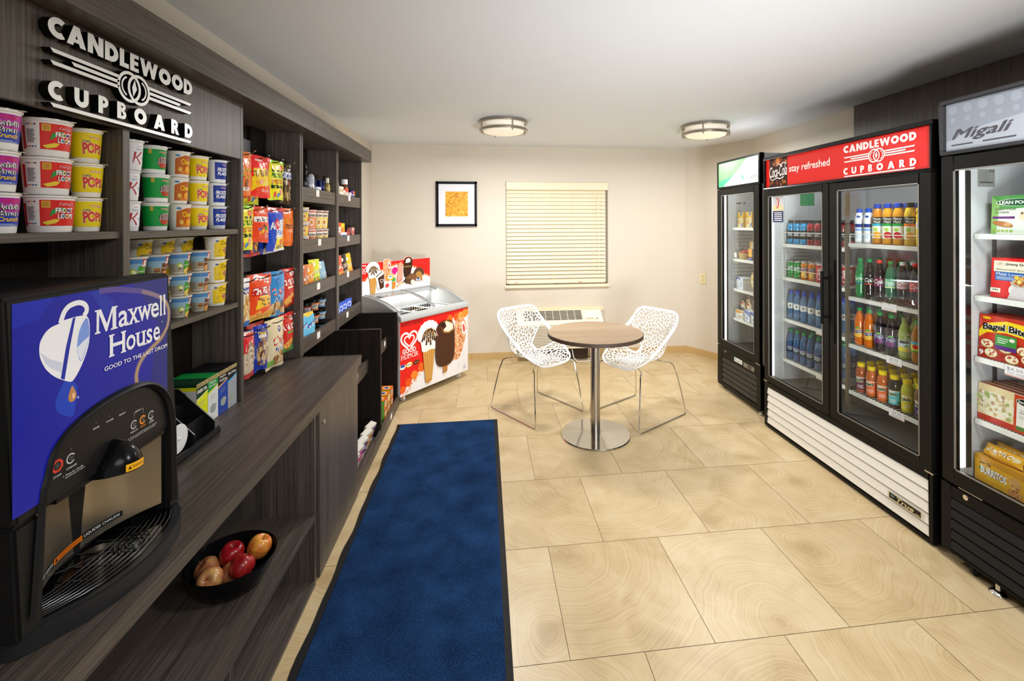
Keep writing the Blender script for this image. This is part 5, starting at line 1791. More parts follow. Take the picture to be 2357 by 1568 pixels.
def a_loops(a, r, h):
    W_ = 2.3 * r
    a.rect(-.055, .016, .075, h - .012, '#f1efec')
    a.rect(-.028, .016, .06, h - .012, '#df2b22')
    for k, c in enumerate(('#3f7fc0', '#c02a6a', '#e4c93a', '#3a3438')): a.ell(-.0525 + k * .0055, h * .82, .002, .002, c, 10)
    for k, c in enumerate(('#c03030', '#c03030', '#2f3f8f', '#2f7f7a')): a.ell(-.0525 + k * .0055, h * .24, .002, .002, c, 10)
    a.lines(-.052, h * .34, -.035, h * .70, 12, '#5a5660', .5)
    a.rect(-.062, .016, -.0555, h - .02, '#b3202a')
    a.rect(-.0245, h * .66, -.0105, h * .84, '#e2b43c').rect(-.0225, h * .685, -.0125, h * .82, '#c98f26')
    a.text("Kellogg's", .002, h * .70, .034, h * .81, '#fdf1ee', .03, .3).text("Kellogg's", .002, h * .70, .034, h * .81, '#d8203a', .004, .3)
    a.poly([(-.012, h * .42), (.002, h * .56), (.014, h * .66), (.004, h * .68), (-.008, h * .60)], '#2f9a45')
    a.text('FROOT', -.002, h * .52, .033, h * .66, '#7a1c22', .07).text('FROOT', -.002, h * .52, .033, h * .66, '#ffffff', .025)
    a.text('LOOPS', .002, h * .37, .034, h * .50, '#7a1c22', .07).text('LOOPS', .002, h * .37, .034, h * .50, '#ffffff', .025)
    for x, y, c in ((.0145, .59, '#8fc24a'), (.022, .59, '#6a4aa5'), (.0125, .435, '#4aa7c8'), (.0195, .435, '#f0a42c')):
        a.ring(x, h * y, .0018, .0038, c, 16)
    a.poly([(-.024, h * .27), (-.003, h * .36), (.006, h * .34), (-.001, h * .25), (-.016, h * .20)], '#f0d23c')


def a_pops(a, r, h):
    W_ = 2.1 * r
    a.rect(-W_, .013, W_, h - .011, '#f2d915')
    a.text("Kellogg's", -.008, h * .70, .020, h * .80, '#fdf6d8', .04, .3).text("Kellogg's", -.008, h * .70, .020, h * .80, '#c02a35', .0, .3)
    a.text('CORN', -.021, h * .595, -.006, h * .655, '#2f3f9f', .03)
    wp = lambda x, y: (x, y * (1.15 - .3 * x) + .12 * math.sin(x * PI) - .08)
    a.text('POPS', -.021, h * .27, .023, h * .585, '#fff3ea', .075, .0, .06, .95, wp).text('POPS', -.0205, h * .275, .0225, h * .58, '#7a2450', .045, .0, .06, .95, wp).text('POPS', -.020, h * .285, .0225, h * .58, '#e2452c', .03, .0, .06, .95, wp)
    a.ell(.0012, h * .435, .0035, .0048, '#f7a04a', 14)
    a.rect(-W_, .013, -W_ + .012, h - .011, '#f6f2e4')


def a_special(a, r, h):
    a.rect(-1.9 * r, .013, 1.9 * r, h - .012, '#eef0f7')
    a.text('Special', -.004, h * .64, .014, h * .74, '#5a6aa5', .0)
    a.line([(.000, h * .78), (.006, h * .79), (.012, h * .79)], .0012, '#c23a44')
    a.line([(-.006, h * .60), (-.009, h * .40), (-.012, h * .22)], .006, '#b8303c', .002)
    a.line([(.012, h * .62), (.002, h * .47), (-.008, h * .40)], .005, '#b8303c', .0025)
    a.line([(-.003, h * .43), (.004, h * .32), (.010, h * .20)], .0025, '#b8303c', .006)
    a.text('Original', .013, h * .36, .030, h * .45, '#4a5aa5', .0)


def a_apple(a, r, h):
    a.rect(-2.2 * r, .014, 2.2 * r, h - .012, '#129a3f')
    a.rect(-.036, h * .70, -.028, h * .86, '#c9a83c')
    a.text("Kellogg's", -.010, h * .72, .017, h * .82, '#f6efe8', .03, .3).text("Kellogg's", -.010, h * .72, .017, h * .82, '#d02436', .002, .3)
    a.ell(.005, h * .43, .019, h * .20, '#b5472c', 20)
    a.text('APPLE', -.009, h * .53, .017, h * .63, '#ffffff', .08).text('APPLE', -.009, h * .53, .017, h * .63, '#1d1a1c', .02)
    wp = lambda x, y: (x, y * (1.1 - .15 * x))
    a.text('JACKS', -.016, h * .34, .023, h * .53, '#ffffff', .08, .1, 0, 1, wp).text('JACKS', -.016, h * .34, .023, h * .53, '#1d1a1c', .03, .1, 0, 1, wp)
    a.line([(-.008, h * .25), (.005, h * .22), (.018, h * .27)], .003, '#c03a2c')


def a_honey(a, r, h):
    a.rect(-2.2 * r, .010, 2.2 * r, h - .010, '#eae4da')
    a.poly([(-.030, .010), (2.2 * r, .010), (2.2 * r, h - .010), (.0, h - .014), (-.022, h * .74), (-.028, h * .70)], '#c05f10')
    a.poly([(-.012, .010), (2.2 * r, .010), (2.2 * r, h * .55), (.02, h * .36), (-.010, h * .22)], '#d9791c')
    a.ell(-.021, h * .83, .007, h * .045, '#5a83b8', 14)
    a.text('Honey', .004, h * .73, .020, h * .80, '#7a4a1a', .0)
    a.text('Cheerios', -.012, h * .50, .036, h * .70, '#f3d11c', .02)
    a.ell(.010, h * .30, .010, h * .14, '#f2a91c', 20).ell(-.014, h * .30, .006, h * .09, '#e8b84a', 16)
    for k in range(9): a.ring(random.uniform(-.015, .03), random.uniform(h * .13, h * .26), .001, .0022, '#d9a050', 10)


def a_frost(a, r, h):
    a.rect(-2.1 * r, .010, 2.1 * r, h - .010, '#e9eaf0').rect(-.030, .014, 2.1 * r, h - .010, '#17389e')
    a.text("Kellogg's", -.006, h * .74, .019, h * .84, '#f4f2f4', .03, .3).text("Kellogg's", -.006, h * .74, .019, h * .84, '#d02436', .002, .3)
    a.text('FROSTED', -.022, h * .50, .026, h * .66, '#ffffff', .03, .22).text('FLAKES', -.021, h * .33, .022, h * .48, '#ffffff', .03, .22)
    a.text('11', .012, h * .20, .018, h * .24, '#c9d4f0')


def a_cheer(a, r, h):
    a.rect(-2.1 * r, .010, 2.1 * r, h - .008, '#e9e7df')
    a.poly([(-.026, .010), (2.1 * r, .010), (2.1 * r, h - .008), (.006, h - .010), (-.012, h * .84), (-.021, h * .72), (-.026, h * .70)], '#ecc81a')
    a.ell(-.016, h * .80, .006, h * .045, '#3f5f9f', 14)
    a.text('Cheerios', -.004, h * .62, .040, h * .82, '#3a2a1c', .0)
    a.lines(-.016, h * .28, -.001, h * .46, 3, '#b8902a', .3)
    a.text('NET WT 1.3 OZ', -.018, h * .14, .002, h * .18, '#5a451c')
    pts = []
    for i in range(26):
        t = -PI + 2 * PI * i / 26
        pts.append((.017 + .00085 * 16 * math.sin(t) ** 3, h * .40 + .0011 * (13 * math.cos(t) - 5 * math.cos(2 * t) - 2 * math.cos(3 * t) - math.cos(4 * t))))
    a.poly(pts, '#a8653c')
    for k in range(26):
        x, y = random.uniform(.005, .03), random.uniform(h * .22, h * .58)
        if inside(x, y, pts): a.ring(x, y, .0008, .0022, '#e8c78a', 8)


def a_oat(kind):
    c = '#3f9a2c' if kind == 'apple' else '#6b3f22'
    def f(a, r, h):
        a.rect(-2.2 * r, .006, 2.2 * r, h - .006, '#a8a294').rect(-2.2 * r, h * .45, 2.2 * r, h - .006, '#8fb4cc').rect(-2.2 * r, h * .72, 2.2 * r, h - .006, '#4f86bf')
        a.rect(.002, .010, .034, h * .62, c)
        a.poly([(.012, h - .006), (.026, h - .006), (.026, h * .58), (.019, h * .53), (.012, h * .60)], '#b9202c')
        a.ell(.019, h * .76, .0045, h * .10, '#f1e3d0', 14).rect(.0125, h * .60, .0255, h * .67, '#f6f3ee')
        a.text('Apples & Cinn' if kind == 'apple' else 'Maple & Brown', .003, h * .36, .032, h * .44, '#f5f1e6', .01)
        a.ell(.020, h * .12, .017, h * .16, '#e8c85a' if kind == 'apple' else '#d9a25a', 18)
        for k in range(10): a.blob(random.uniform(.006, .034), random.uniform(h * .07, h * .24), .003, random.choice(('#f3e2a8', '#c98a3c', '#e87a22' if kind != 'apple' else '#f0d98a')), 7)
        if kind == 'apple':
            a.ell(-.010, h * .40, .008, h * .13, '#a9c23c', 16, .5).ell(-.008, h * .38, .005, h * .09, '#eef0c8', 14, .5).line([(-.014, h * .22), (-.006, h * .30)], .004, '#6b3a1c')
        else:
            a.ell(-.010, h * .30, .009, h * .07, '#7a4a26', 16).ell(-.010, h * .36, .008, h * .06, '#9a6a3c', 16).line([(-.02, h * .18), (-.004, h * .20)], .003, '#c9a25a')
        a.lines(-.038, h * .15, -.022, h * .5, 7, '#7d776a', .25)
    return f


CUPS = dict(raisin=(cup(.030, .036, .0905, '#f3f2f0', a_raisin, '#cfc8b8'), 'purple and blue'), loops=(cup(.0385, .045, .0905, '#f3f1ee', a_loops, '#e9e2dc'), 'wide red and white'),
            pops=(cup(.0285, .0345, .0905, '#f4f2ea', a_pops, '#d8c77a'), 'yellow'), special=(cup(.0285, .0335, .0905, '#f2f2f4', a_special), 'white'), apple=(cup(.0305, .0355, .0905, '#f2f3f0', a_apple), 'green'),
            honey=(cup(.029, .0335, .0905, '#f1ede6', a_honey, '#e2d3bc'), 'orange-brown'), frost=(cup(.029, .0335, .0905, '#eef0f4', a_frost, '#d3d6de'), 'dark blue'), cheer=(cup(.031, .037, .0905, '#efede4', a_cheer, '#e2c23c'), 'yellow and grey'),
            oat_a=(cup(.023, .0345, .0745, '#d9d4c8', a_oat('apple'), '#dfe6da', False), 'blue and green'), oat_m=(cup(.023, .0345, .0745, '#d6cfc2', a_oat('maple'), '#d8cdbf', False), 'blue and brown'))


def stack(kind, y, z0, n, where, x=-1.068, dz=.0918, rz=-.35, seed=0, group=None):
    rnd = random.Random(seed)
    for k in range(n):
        place('cup_' + kind, CUPS[kind][0], (x + rnd.uniform(-.004, .003), y + rnd.uniform(-.004, .004), z0 + k * dz), rz + rnd.uniform(-.12, .12),
              '%s cup, %s of the stack %s' % (CUPS[kind][1], LVL[k], where), 'cereal cup', group or 'cereal cups on the upper shelf')


Z1, Z2, Z3 = 1.5088, 1.5068, 1.2032
stack('raisin', 1.158, Z1, 3, 'at the near end of the shelf', seed=1)
stack('loops', 1.277, Z1, 3, 'left of the plain yellow cups', seed=2, rz=-.5)
stack('pops', 1.388, Z1, 3, 'beside the wide red cups', seed=3)
stack('loops', 1.214, Z1, 3, 'half hidden behind the purple cups', x=-1.146, seed=12, rz=-.5)
stack('special', 1.535, Z2, 3, 'against the shelf divider', seed=4)
stack('apple', 1.650, Z2, 3, 'between white and orange-brown cups', seed=5)
stack('honey', 1.767, Z2, 3, 'right of the green cups', seed=6)
stack('pops', 1.882, Z2, 3, 'next to the dark blue cups', seed=7)
stack('frost', 2.000, Z2, 3, 'at the far end of the cereal shelf', seed=8)
G3 = 'cups on the lower shelf'
stack('cheer', 1.992, Z3, 3, 'at the far end of the lower shelf', seed=9, group=G3, rz=-.45)
stack('oat_m', 1.872, Z3, 3, 'next to the yellow stack', x=-1.060, dz=.0758, seed=10, group=G3, rz=-.55)
stack('oat_a', 1.758, Z3, 3, 'second from the yellow stack', x=-1.060, dz=.0758, seed=11, group=G3, rz=-.55)
stack('oat_m', 1.648, Z3, 3, 'third from the yellow stack', x=-1.060, dz=.0758, seed=13, group=G3, rz=-.55)
stack('oat_a', 1.540, Z3, 3, 'fourth from the yellow stack', x=-1.060, dz=.0758, seed=14, group=G3, rz=-.55)
for k, y in enumerate((1.70, 1.82, 1.93)):
    stack('cheer', y, Z3, 3, ('%s from divider in back row' % ORD[k]), x=-1.155, seed=20 + k, group=G3)


# ---- boxes
def box(w, d, h, base, front=None, side=None, top=None, name='carton', bevel=.0012):
    """box standing on its base, front face to +X; w along Y, d along X"""
    def mk():
        o = MB().box(-d, -w / 2, 0, 0, w / 2, h).obj(name, M(base, .4), None, bevel)
        if front:
            a = Art(); front(a, w, h)
            a.build('front_print', lambda u, v, e: (e, u, v), o, lift=.0004)
        if side:
            a = Art(); side(a, d, h)
            a.build('side_print', lambda u, v, e: (u - d, -w / 2 - e, v), o, lift=.0004)
        if top:
            a = Art(); top(a, w, d)
            a.build('top_print', lambda u, v, e: (v - d, u, h + e), o, lift=.0004)
        return o
    return mk


def tea(c1, c2, line1, line2, c3=None):
    def f(a, w, h):
        a.rect(-w / 2, 0, w / 2, h, c2)
        a.poly([(-w / 2, h), (w / 2, h), (w / 2, h * .76), (0, h * .70), (-w / 2, h * .66)], c1)
        if c3: a.poly([(-w / 2, h * .66), (0, h * .70), (w / 2, h * .76), (w / 2, h * .73), (0, h * .67), (-w / 2, h * .61)], c3)
        a.rect(-w / 2, h * .90, w / 2, h * .985, '#c9b27a').text('BIGELOW', -w * .44, h * .91, w * .44, h * .975, '#4a3a1c', .02)
        if line2:
            a.text(line1, -w * .33, h * .82, w * .30, h * .88, '#f4f2ea', .01).text(line2, -w * .40, h * .745, w * .36, h * .805, '#f4f2ea', .01)
        else: a.text(line1, -w * .44, h * .78, w * .44, h * .85, '#f4f2ea', .03)
        a.lines(-w * .3, h * .48, w * .3, h * .60, 4, '#8f9aa5', .2)
        a.ell(0, h * .26, w * .28, h * .10, '#9fa8a0' if c2 != '#e6ea12' else '#cfd010', 16).ell(w * .2, h * .3, w * .12, h * .05, '#aab2aa' if c2 != '#e6ea12' else '#cfd010', 12)
        a.lines(-w * .35, h * .04, w * .3, h * .10, 3, '#777777', .2)
    return f


def teaside(c1, c2):
    def f(a, d, h):
        a.rect(0, 0, d, h, '#d8d6d6').rect(0, h * .93, d, h, c1).rect(0, h * .85, d, h * .93, c2)
        a.lines(d * .3, h * .3, d * .8, h * .75, 8, '#b4b2b4', .15)
    return f


for k, (c1, c2, l1, l2, c3, nm) in enumerate((('#153a26', '#e6ea12', 'GREEN TEA', '', '#eef08a', 'yellow and dark green'), ('#12913f', '#e4e6e2', 'Mint', 'Medley', '#e2e020', 'white and bright green'),
                                               ('#16181a', '#1640a8', 'English', 'Teatime', '#e0b070', 'blue and black'), ('#17181b', '#a5a8b2', 'Earl Grey', '', '#2aa7e0', 'grey and black'))):
    y = 1.820 + k * .0675
    place('tea%d' % k, box(.066, .125, .168, c1, tea(c1, c2, l1, l2, c3), teaside(c1, c2), None, 'tea_box'), (-1.022, y, CT + .0012), 0,
          '%s tea box standing on the worktop, %s from the coffee machine' % (nm, ORD[k]), 'tea box', 'tea boxes on the worktop')

# condiment organiser behind the machine
og = thing('condiment_organizer', 'black stepped countertop organizer with a white lid leaning in it', 'organizer', (0, 0, 0))
o_ = MB()
o_.box(-1.12, 1.40, CT + .001, -.93, 1.76, CT + .012)
for x0, x1, zt in ((-1.12, -1.11, .17), (-1.05, -1.042, .12), (-.985, -.977, .075), (-.938, -.93, .03)):
    o_.box(x0, 1.40, CT + .012, x1, 1.76, CT + zt)
o_.obj('body', M('#18181a', .3), og, .002)
for y in (1.40, 1.52, 1.64, 1.752):
    MB().prism([(-1.109, CT + .012), (-1.109, CT + .165), (-1.06, CT + .165), (-.945, CT + .05), (-.945, CT + .012)], lambda u, v, d: (u, d, v), y, y + .007).obj('divider', M('#1b1b1d', .3), og, .001)
wl = MB().tube([(-.962, 1.585, CT + .064), (-.958, 1.585, CT + .064)], .045, 28).ball((-.958, 1.585, CT + .064), .006, 8)
tag(wl.obj('cup_lid', M('#f6f6f6', .3), None, .001), 'round white lid leaning in the black organizer', 'lid')
tag(MB().lathe([(0, 0), (.021, 0), (.026, .06), (.024, .06), (.019, .003), (0, .003)], (-1.0135, 1.575, CT + .0125), 20, cap=False).obj('sugar_cup', M('#2a5fd0', .4)), 'blue paper cup standing in the black organizer', 'cup')

# fruit bowl and apples
bw = MB().lathe([(0, 0), (.082, 0), (.098, .010), (.118, .045), (.133, .088), (.135, .093), (.1315, .093), (.114, .047), (.094, .015), (.078, .008), (0, .008)], (-.862, 1.700, .2975), 48, cap=False)
tag(bw.obj('fruit_bowl', M('#0e0e10', .1), None), 'round glossy black fruit bowl on the open cabinet shelf', 'bowl')


def apple(c_a, c_b, seed, tall=1.0):
    def mk():
        pr = []
        for i in range(33):
            f = PI - PI * i / 32
            ro = .0365 * (1 - .42 * math.exp(-(f / .42) ** 2) - .22 * math.exp(-((PI - f) / .38) ** 2) + .06 * math.sin(f) * (1 if f < 1.57 else .3))
            pr.append((ro * math.sin(f), ro * math.cos(f) * 1.02))
        m, nt, b = newmat('apple_skin')
        tc = nt.nodes.new('ShaderNodeTexCoord'); mp_ = nt.nodes.new('ShaderNodeMapping'); mp_.inputs['Scale'].default_value = (60, 60, 9); mp_.inputs['Location'].default_value = (seed, seed, 0)
        n1 = nt.nodes.new('ShaderNodeTexNoise'); n1.inputs['Scale'].default_value = 1; n1.inputs['Detail'].default_value = 4
        n2 = nt.nodes.new('ShaderNodeTexNoise'); n2.noise_dimensions = '4D'; n2.inputs['Scale'].default_value = 22; n2.inputs['W'].default_value = seed
        mx = nt.nodes.new('ShaderNodeMix'); mx.inputs['Factor'].default_value = .5
        r = nt.nodes.new('ShaderNodeValToRGB'); r.color_ramp.elements[0].position = .36; r.color_ramp.elements[1].position = .66
        r.color_ramp.elements[0].color = lin(c_a); r.color_ramp.elements[1].color = lin(c_b)
        nt.links.new(tc.outputs['Object'], mp_.inputs['Vector']); nt.links.new(mp_.outputs['Vector'], n1.inputs['Vector']); nt.links.new(tc.outputs['Object'], n2.inputs['Vector'])
        nt.links.new(n1.outputs['Fac'], mx.inputs['A']); nt.links.new(n2.outputs['Fac'], mx.inputs['B']); nt.links.new(mx.outputs['Result'], r.inputs['Fac']); nt.links.new(r.outputs['Color'], b.inputs['Base Color'])
        b.inputs['Roughness'].default_value = .22
        mb = MB().lathe([(x, z * tall) for x, z in pr], n=36, cap=False)
        mb.v = [(x * (1 + .05 * math.sin(5 * math.atan2(y, x)) * max(0, -z / .033)), y * (1 + .05 * math.sin(5 * math.atan2(y, x)) * max(0, -z / .033)), z) for x, y, z in mb.v]
        o = mb.obj('apple', m)
        MB().tube([(0, 0, .018), (.001, .001, .032), (.005, .003, .046)], .0012, 6).obj('stem', M('#5d4326', .7), o)
        return o
    return mk


for k, (loc, rot, ca, cb, nm, tl) in enumerate((((-.892, 1.628, .368), (.5, -.9, 1.2), '#a8442e', '#d9a868', 'pale streaky red apple lying on its side at the near edge of the bowl', 1.15),
                                                ((-.880, 1.735, .376), (.15, .2, .4), '#8f0f16', '#b3202a', 'dark red apple with a stem at the back of the bowl', 1.05),
                                                ((-.812, 1.662, .380), (.5, .4, 2.0), '#8a1218', '#b8322e', 'dark red apple in the middle of the pile in the bowl', 1.05),
                                                ((-.800, 1.758, .378), (.25, .35, .8), '#c8401e', '#eeb04a', 'orange-yellow apple at the far edge of the bowl', 1.1),
                                                ((-.940, 1.700, .352), (.3, -.6, .1), '#a03a2a', '#cf9a60', 'dull red apple low at the wall side of the bowl', 1.0),
                                                ((-.858, 1.690, .338), (1.2, .3, .5), '#a8442e', '#d6a060', 'yellowish red apple under the others in the bowl', 1.0))):
    place('apple%d' % k, apple(ca, cb, k * 3.1, tl), loc, 0, nm, 'apple', 'apples in the black bowl', rot)


# ---- bags
def bag(w, h, t, base, art, seed=0, hole=True, name='snack_bag', crimp='#d9d5cd'):
    """pillow bag hanging from its top edge (origin at the hang hole), front to +X"""
    rnd = random.Random(seed)
    ph = [rnd.uniform(0, 6) for _ in range(6)]
    def shape(u, v, side):
        """u,v in 0..1"""
        e = max(0.0, min(1, min(v, 1 - v) / .075 - .35))
        k = (1 - abs(2 * u - 1) ** 2.4) * min(1, e) * math.sin(PI * min(1, max(0, v * .96 + .02))) ** .45
        x = side * t / 2 * k
        x += .0035 * math.sin(u * 9 + ph[0] + v * 5) * (1 - e) + .0015 * math.sin(u * 23 + v * 17 + ph[1]) * e * side
        wv = 1 - .05 * math.sin(PI * v) * (1 if t > .02 else .5)
        y = (u - .5) * w * wv + .003 * math.sin(v * 7 + ph[2])
        z = -h * (1 - v) + .012 + .003 * math.sin(u * 6 + ph[3]) * (1 - v)
        return x, y, z
    def mk():
        mb = MB()
        NU, NV = 12, 18
        for side in (1, -1):
            vs = [shape(i / NU, j / NV, side) for i in range(NU + 1) for j in range(NV + 1)]
            mb.add([(x + side * .0002, y, z) for x, y, z in vs], [(i * (NV + 1) + j, (i + 1) * (NV + 1) + j, (i + 1) * (NV + 1) + j + 1, i * (NV + 1) + j + 1) for i in range(NU) for j in range(NV)])
        o = mb.obj(name, M(base, .28, 0, .2), None, fix=False)
        a = Art(); art(a)
        def f(u, v, d):
            x, y, z = shape(min(1, max(0, u)), min(1, max(0, v)), 1)
            return (x + .0003 + d, y, z)
        a.build('print', f, o, du=1 / 12, dv=1 / 18, lift=.0006, dl=.00005, rough=.25, coat=.25)
        return o
    return mk


def T(a, t, x0, y0, x1, y1, c, b=.02, o=None, ob=.07, **k):
    if o: a.text(t, x0, y0, x1, y1, o, ob, **k)
    return a.text(t, x0, y0, x1, y1, c, b, **k)


def g_reese(a):
    a.rect(0, 0, 1, 1, '#f0701a').rect(0, .93, 1, 1, '#f5862c'); T(a, "Reese's", .12, .52, .9, .68, '#f7d21c', .02, '#5a2410', shear=.3)
    T(a, 'Pieces', .25, .40, .82, .49, '#f7d21c', .02, '#5a2410'); a.rect(.3, .12, .75, .2, '#e9dcd0'); a.ell(.7, .8, .12, .08, '#f69a4a').blob(.5, .27, .14, '#7a3a14', 12)
def g_reese2(a):
    a.rect(0, 0, 1, 1, '#f0701a'); T(a, "Reese's", .12, .60, .72, .76, '#f7d21c', .0, '#b84a0c', shear=.3); a.rect(.25, .52, .75, .57, '#7a3a14').rect(.25, .46, .75, .51, '#8a4a1c'); T(a, 'MINIS', .4, .36, .8, .43, '#f6ede4')
def g_star(a):
    a.rect(0, 0, 1, 1, '#f01a1a').poly([(.05, .12), (.95, .3), (1, .62), (.8, .72), (.15, .68), (.08, .4)], '#f8cf18').poly([(.05, .1), (.5, .05), (.95, .22), (.95, .32), (.3, .25)], '#ee3a1a')
    T(a, 'STARBURST', .1, .50, .95, .66, '#7a3a10', .03, '#f6e49a', rot=.12); T(a, 'ORIGINAL', .45, .14, .85, .2, '#f5ece2'); a.blob(.45, .38, .1, '#f6a0a0').blob(.65, .36, .09, '#f0e06a').blob(.28, .32, .09, '#f59a3a').rect(.2, .86, .5, .9, '#f6d8d0')
def g_sour(a):
    a.rect(0, 0, 1, 1, '#d8e80c').rect(.05, .05, .95, .9, '#f2e614').rect(0, .93, 1, 1, '#9ad81c')
    for k, (t, y, h_, c) in enumerate((('Sour', .70, .08, '#1d3a1c'), ('SOUR', .55, .13, '#3f9a22'), ('PATCH', .40, .12, '#f0861a'), ('Kids', .29, .09, '#1d3a1c'))): T(a, t, .14, y, .86, y + h_, c, .04, '#16260f', .08)
    a.ell(.72, .83, .16, .07, '#e8662a').ell(.72, .83, .1, .04, '#f0b08a'); a.blob(.7, .2, .1, '#e88aa0').blob(.35, .15, .09, '#e8542a').blob(.55, .12, .07, '#3a8fd0').blob(.2, .8, .06, '#f6f1c0')
def g_brown(a):
    a.rect(0, 0, 1, 1, '#3f2818').rect(.05, .62, .95, .78, '#f0eef0').rect(.1, .64, .9, .76, '#34429a'); T(a, 'BITES', .14, .655, .86, .745, '#f0eef0', .03)
    for k in range(16): a.blob(random.uniform(.15, .85), random.uniform(.12, .4), .09, random.choice(('#b89a5a', '#8a6a3a', '#c9b27a', '#5d3f22')), 9)
    a.blob(.4, .53, .09, '#d8c8b0').blob(.6, .50, .07, '#c23a2c')
def g_mm(a):
    a.rect(0, 0, 1, 1, '#ee4a22').rect(.08, .56, .92, .72, '#f6f2ee'); T(a, "m&m's", .1, .565, .9, .70, '#4a2416', .02)
    for x, y, c in ((.3, .36, '#2f6fd0'), (.45, .3, '#f2c21c'), (.62, .4, '#3f9a3a'), (.35, .26, '#f0861a'), (.6, .26, '#d8221c'), (.74, .32, '#f2c21c'), (.5, .44, '#6b3a1c')): a.ell(x, y, .085, .055, c, 16)
    T(a, '3.4', .62, .14, .9, .26, '#f6ede4', .03); a.rect(.3, .80, .7, .84, '#f6c2b0')
def g_air(a):
    a.rect(0, 0, 1, 1, '#1540c0').poly([(.35, 0), (1, 0), (1, .8), (.4, .7)], '#e8ecf4').poly([(.4, .04), (1, .02), (1, .3), (.42, .34)], '#f0d81c').poly([(0, .9), (1, .84), (1, 1), (0, 1)], '#e01c24').ell(.6, .82, .4, .1, '#1c4ac8')
    for k in range(7): a.line([(.0, .1 + k * .08), (.35, .25 + k * .05)], .012, '#3a7ae0')
    T(a, 'Airheads', .1, .52, .95, .70, '#f4f5f8', .04, '#12308a', .08, rot=.1); a.ell(.42, .62, .12, .12, '#e01c24').ell(.42, .62, .06, .06, '#f0b0b0'); T(a, 'Bites', .42, .38, .9, .5, '#2a5ac8', .02, '#f6f8fc'); a.blob(.7, .2, .1, '#e06a2a').lines(.45, .08, .9, .16, 2, '#3a4a9a')
def g_dkblue(a):
    a.rect(0, 0, 1, 1, '#14205f').blob(.4, .2, .16, '#d0481c').blob(.65, .25, .14, '#e0a01c').rect(0, 0, 1, .08, '#c0282c'); T(a, 'SNACK', .15, .5, .85, .65, '#e9e4f0', .03)
def g_pnut(a):
    a.rect(0, 0, 1, 1, '#e9dcc4').rect(0, .8, 1, 1, '#f2eff0').rect(0, .68, 1, .82, '#1d3aa0').rect(0, 0, 1, .12, '#1d6ac0')
    for k in range(26): a.blob(random.uniform(.15, .85), random.uniform(.15, .65), .11, random.choice(('#d8a85a', '#c08a3c', '#e8c78a')), 9)
    T(a, 'Nuts', .2, .70, .8, .79, '#f6f2e4', .03)
def g_cheez(c0, sub, c2, band):
    def f(a):
        a.rect(0, 0, 1, 1, c0).poly([(0, 0), (1, 0), (1, .28), (.5, .1), (0, .18)], band)
        a.ell(.72, .86, .18, .06, '#f2f0ee'); T(a, 'Sun', .62, .835, .82, .885, '#c02a22', .02)
        a.rect(.12, .56, .95, .74, '#c0201c'); T(a, 'CHEEZ-IT', .14, .575, .94, .725, '#f8f4ee', .05)
        if sub: a.poly([(.2, .24), (.92, .30), (.95, .50), (.3, .46)], '#f2c21c').poly([(.38, .50), (.8, .52), (.76, .57), (.42, .56)], '#7a2a8a'); T(a, 'Pepper', .32, .38, .90, .48, '#5a1c4a', .02); T(a, 'Jack', .4, .28, .86, .37, '#5a1c4a', .02)
        for q in ((.3, .2), (.55, .28), (.45, .12)) if not sub else ((.25, .12), (.6, .1)): a.poly([(q[0] - .16, q[1]), (q[0] + .12, q[1] + .10), (q[0] + .24, q[1] - .02), (q[0] - .02, q[1] - .1)], '#e8a84a').ell(q[0] + .04, q[1], .02, .012, '#b87a2a', 8)
        a.rect(.35, .49, .75, .54, c2)
    return f
def g_chex(c0, txt):
    def f(a):
        a.rect(0, 0, 1, 1, c0); T(a, 'Chex', .2, .48, .88, .66, '#c02a2c', .03, '#f6f2ec', .07, rot=.12); T(a, 'mix', .34, .33, .88, .48, '#2a3a9a', .03, '#f6f2ec', .07, rot=.12)
        a.ell(.55, .78, .08, .07, '#4a4a9a').ell(.55, .78, .045, .045, c0)
        for k in range(22): a.blob(random.uniform(.3, .95), random.uniform(.06, .30), .08, random.choice(('#d8b07a', '#b88a4a', '#e8cfa0', '#8a5a2a')), 8)
        if txt: T(a, txt, .02, .12, .2, .8, '#eef4fa', .02) if False else a.rect(.04, .15, .12, .8, '#bfe0f2')
        else: a.rect(.05, .06, .3, .18, '#7ab04a')
    return f
def g_cook(a):
    a.rect(0, 0, 1, 1, '#d3bda2').poly([(0, .5), (1, .68), (1, .95), (0, .95)], '#d8222a').rect(0, .95, 1, 1, '#1a35a8').poly([(0, 0), (1, .0), (1, .16), (0, .08)], '#d03a3a')
    T(a, 'Miss', .2, .68, .9, .8, '#f6f0ee', .03, shear=.4, rot=.3)
    for k in range(6): a.ring(.55, .22 + k * .06, .16, .24, '#9a7a58' if k % 2 else '#e6d8c2', 18, 0, PI)
def g_nut(a):
    a.rect(0, 0, 1, 1, '#1a38a8').ell(.5, .42, .42, .32, '#c09a6a'); a.rect(.2, .72, .8, .8, '#e8e0d0')
    for k in range(24): a.blob(random.uniform(.2, .8), random.uniform(.18, .66), .1, random.choice(('#e3cda0', '#b88a58', '#d8b888', '#6b3a2a')), 9)
    T(a, 'Planters', .2, .80, .8, .87, '#f2d01c', .03)


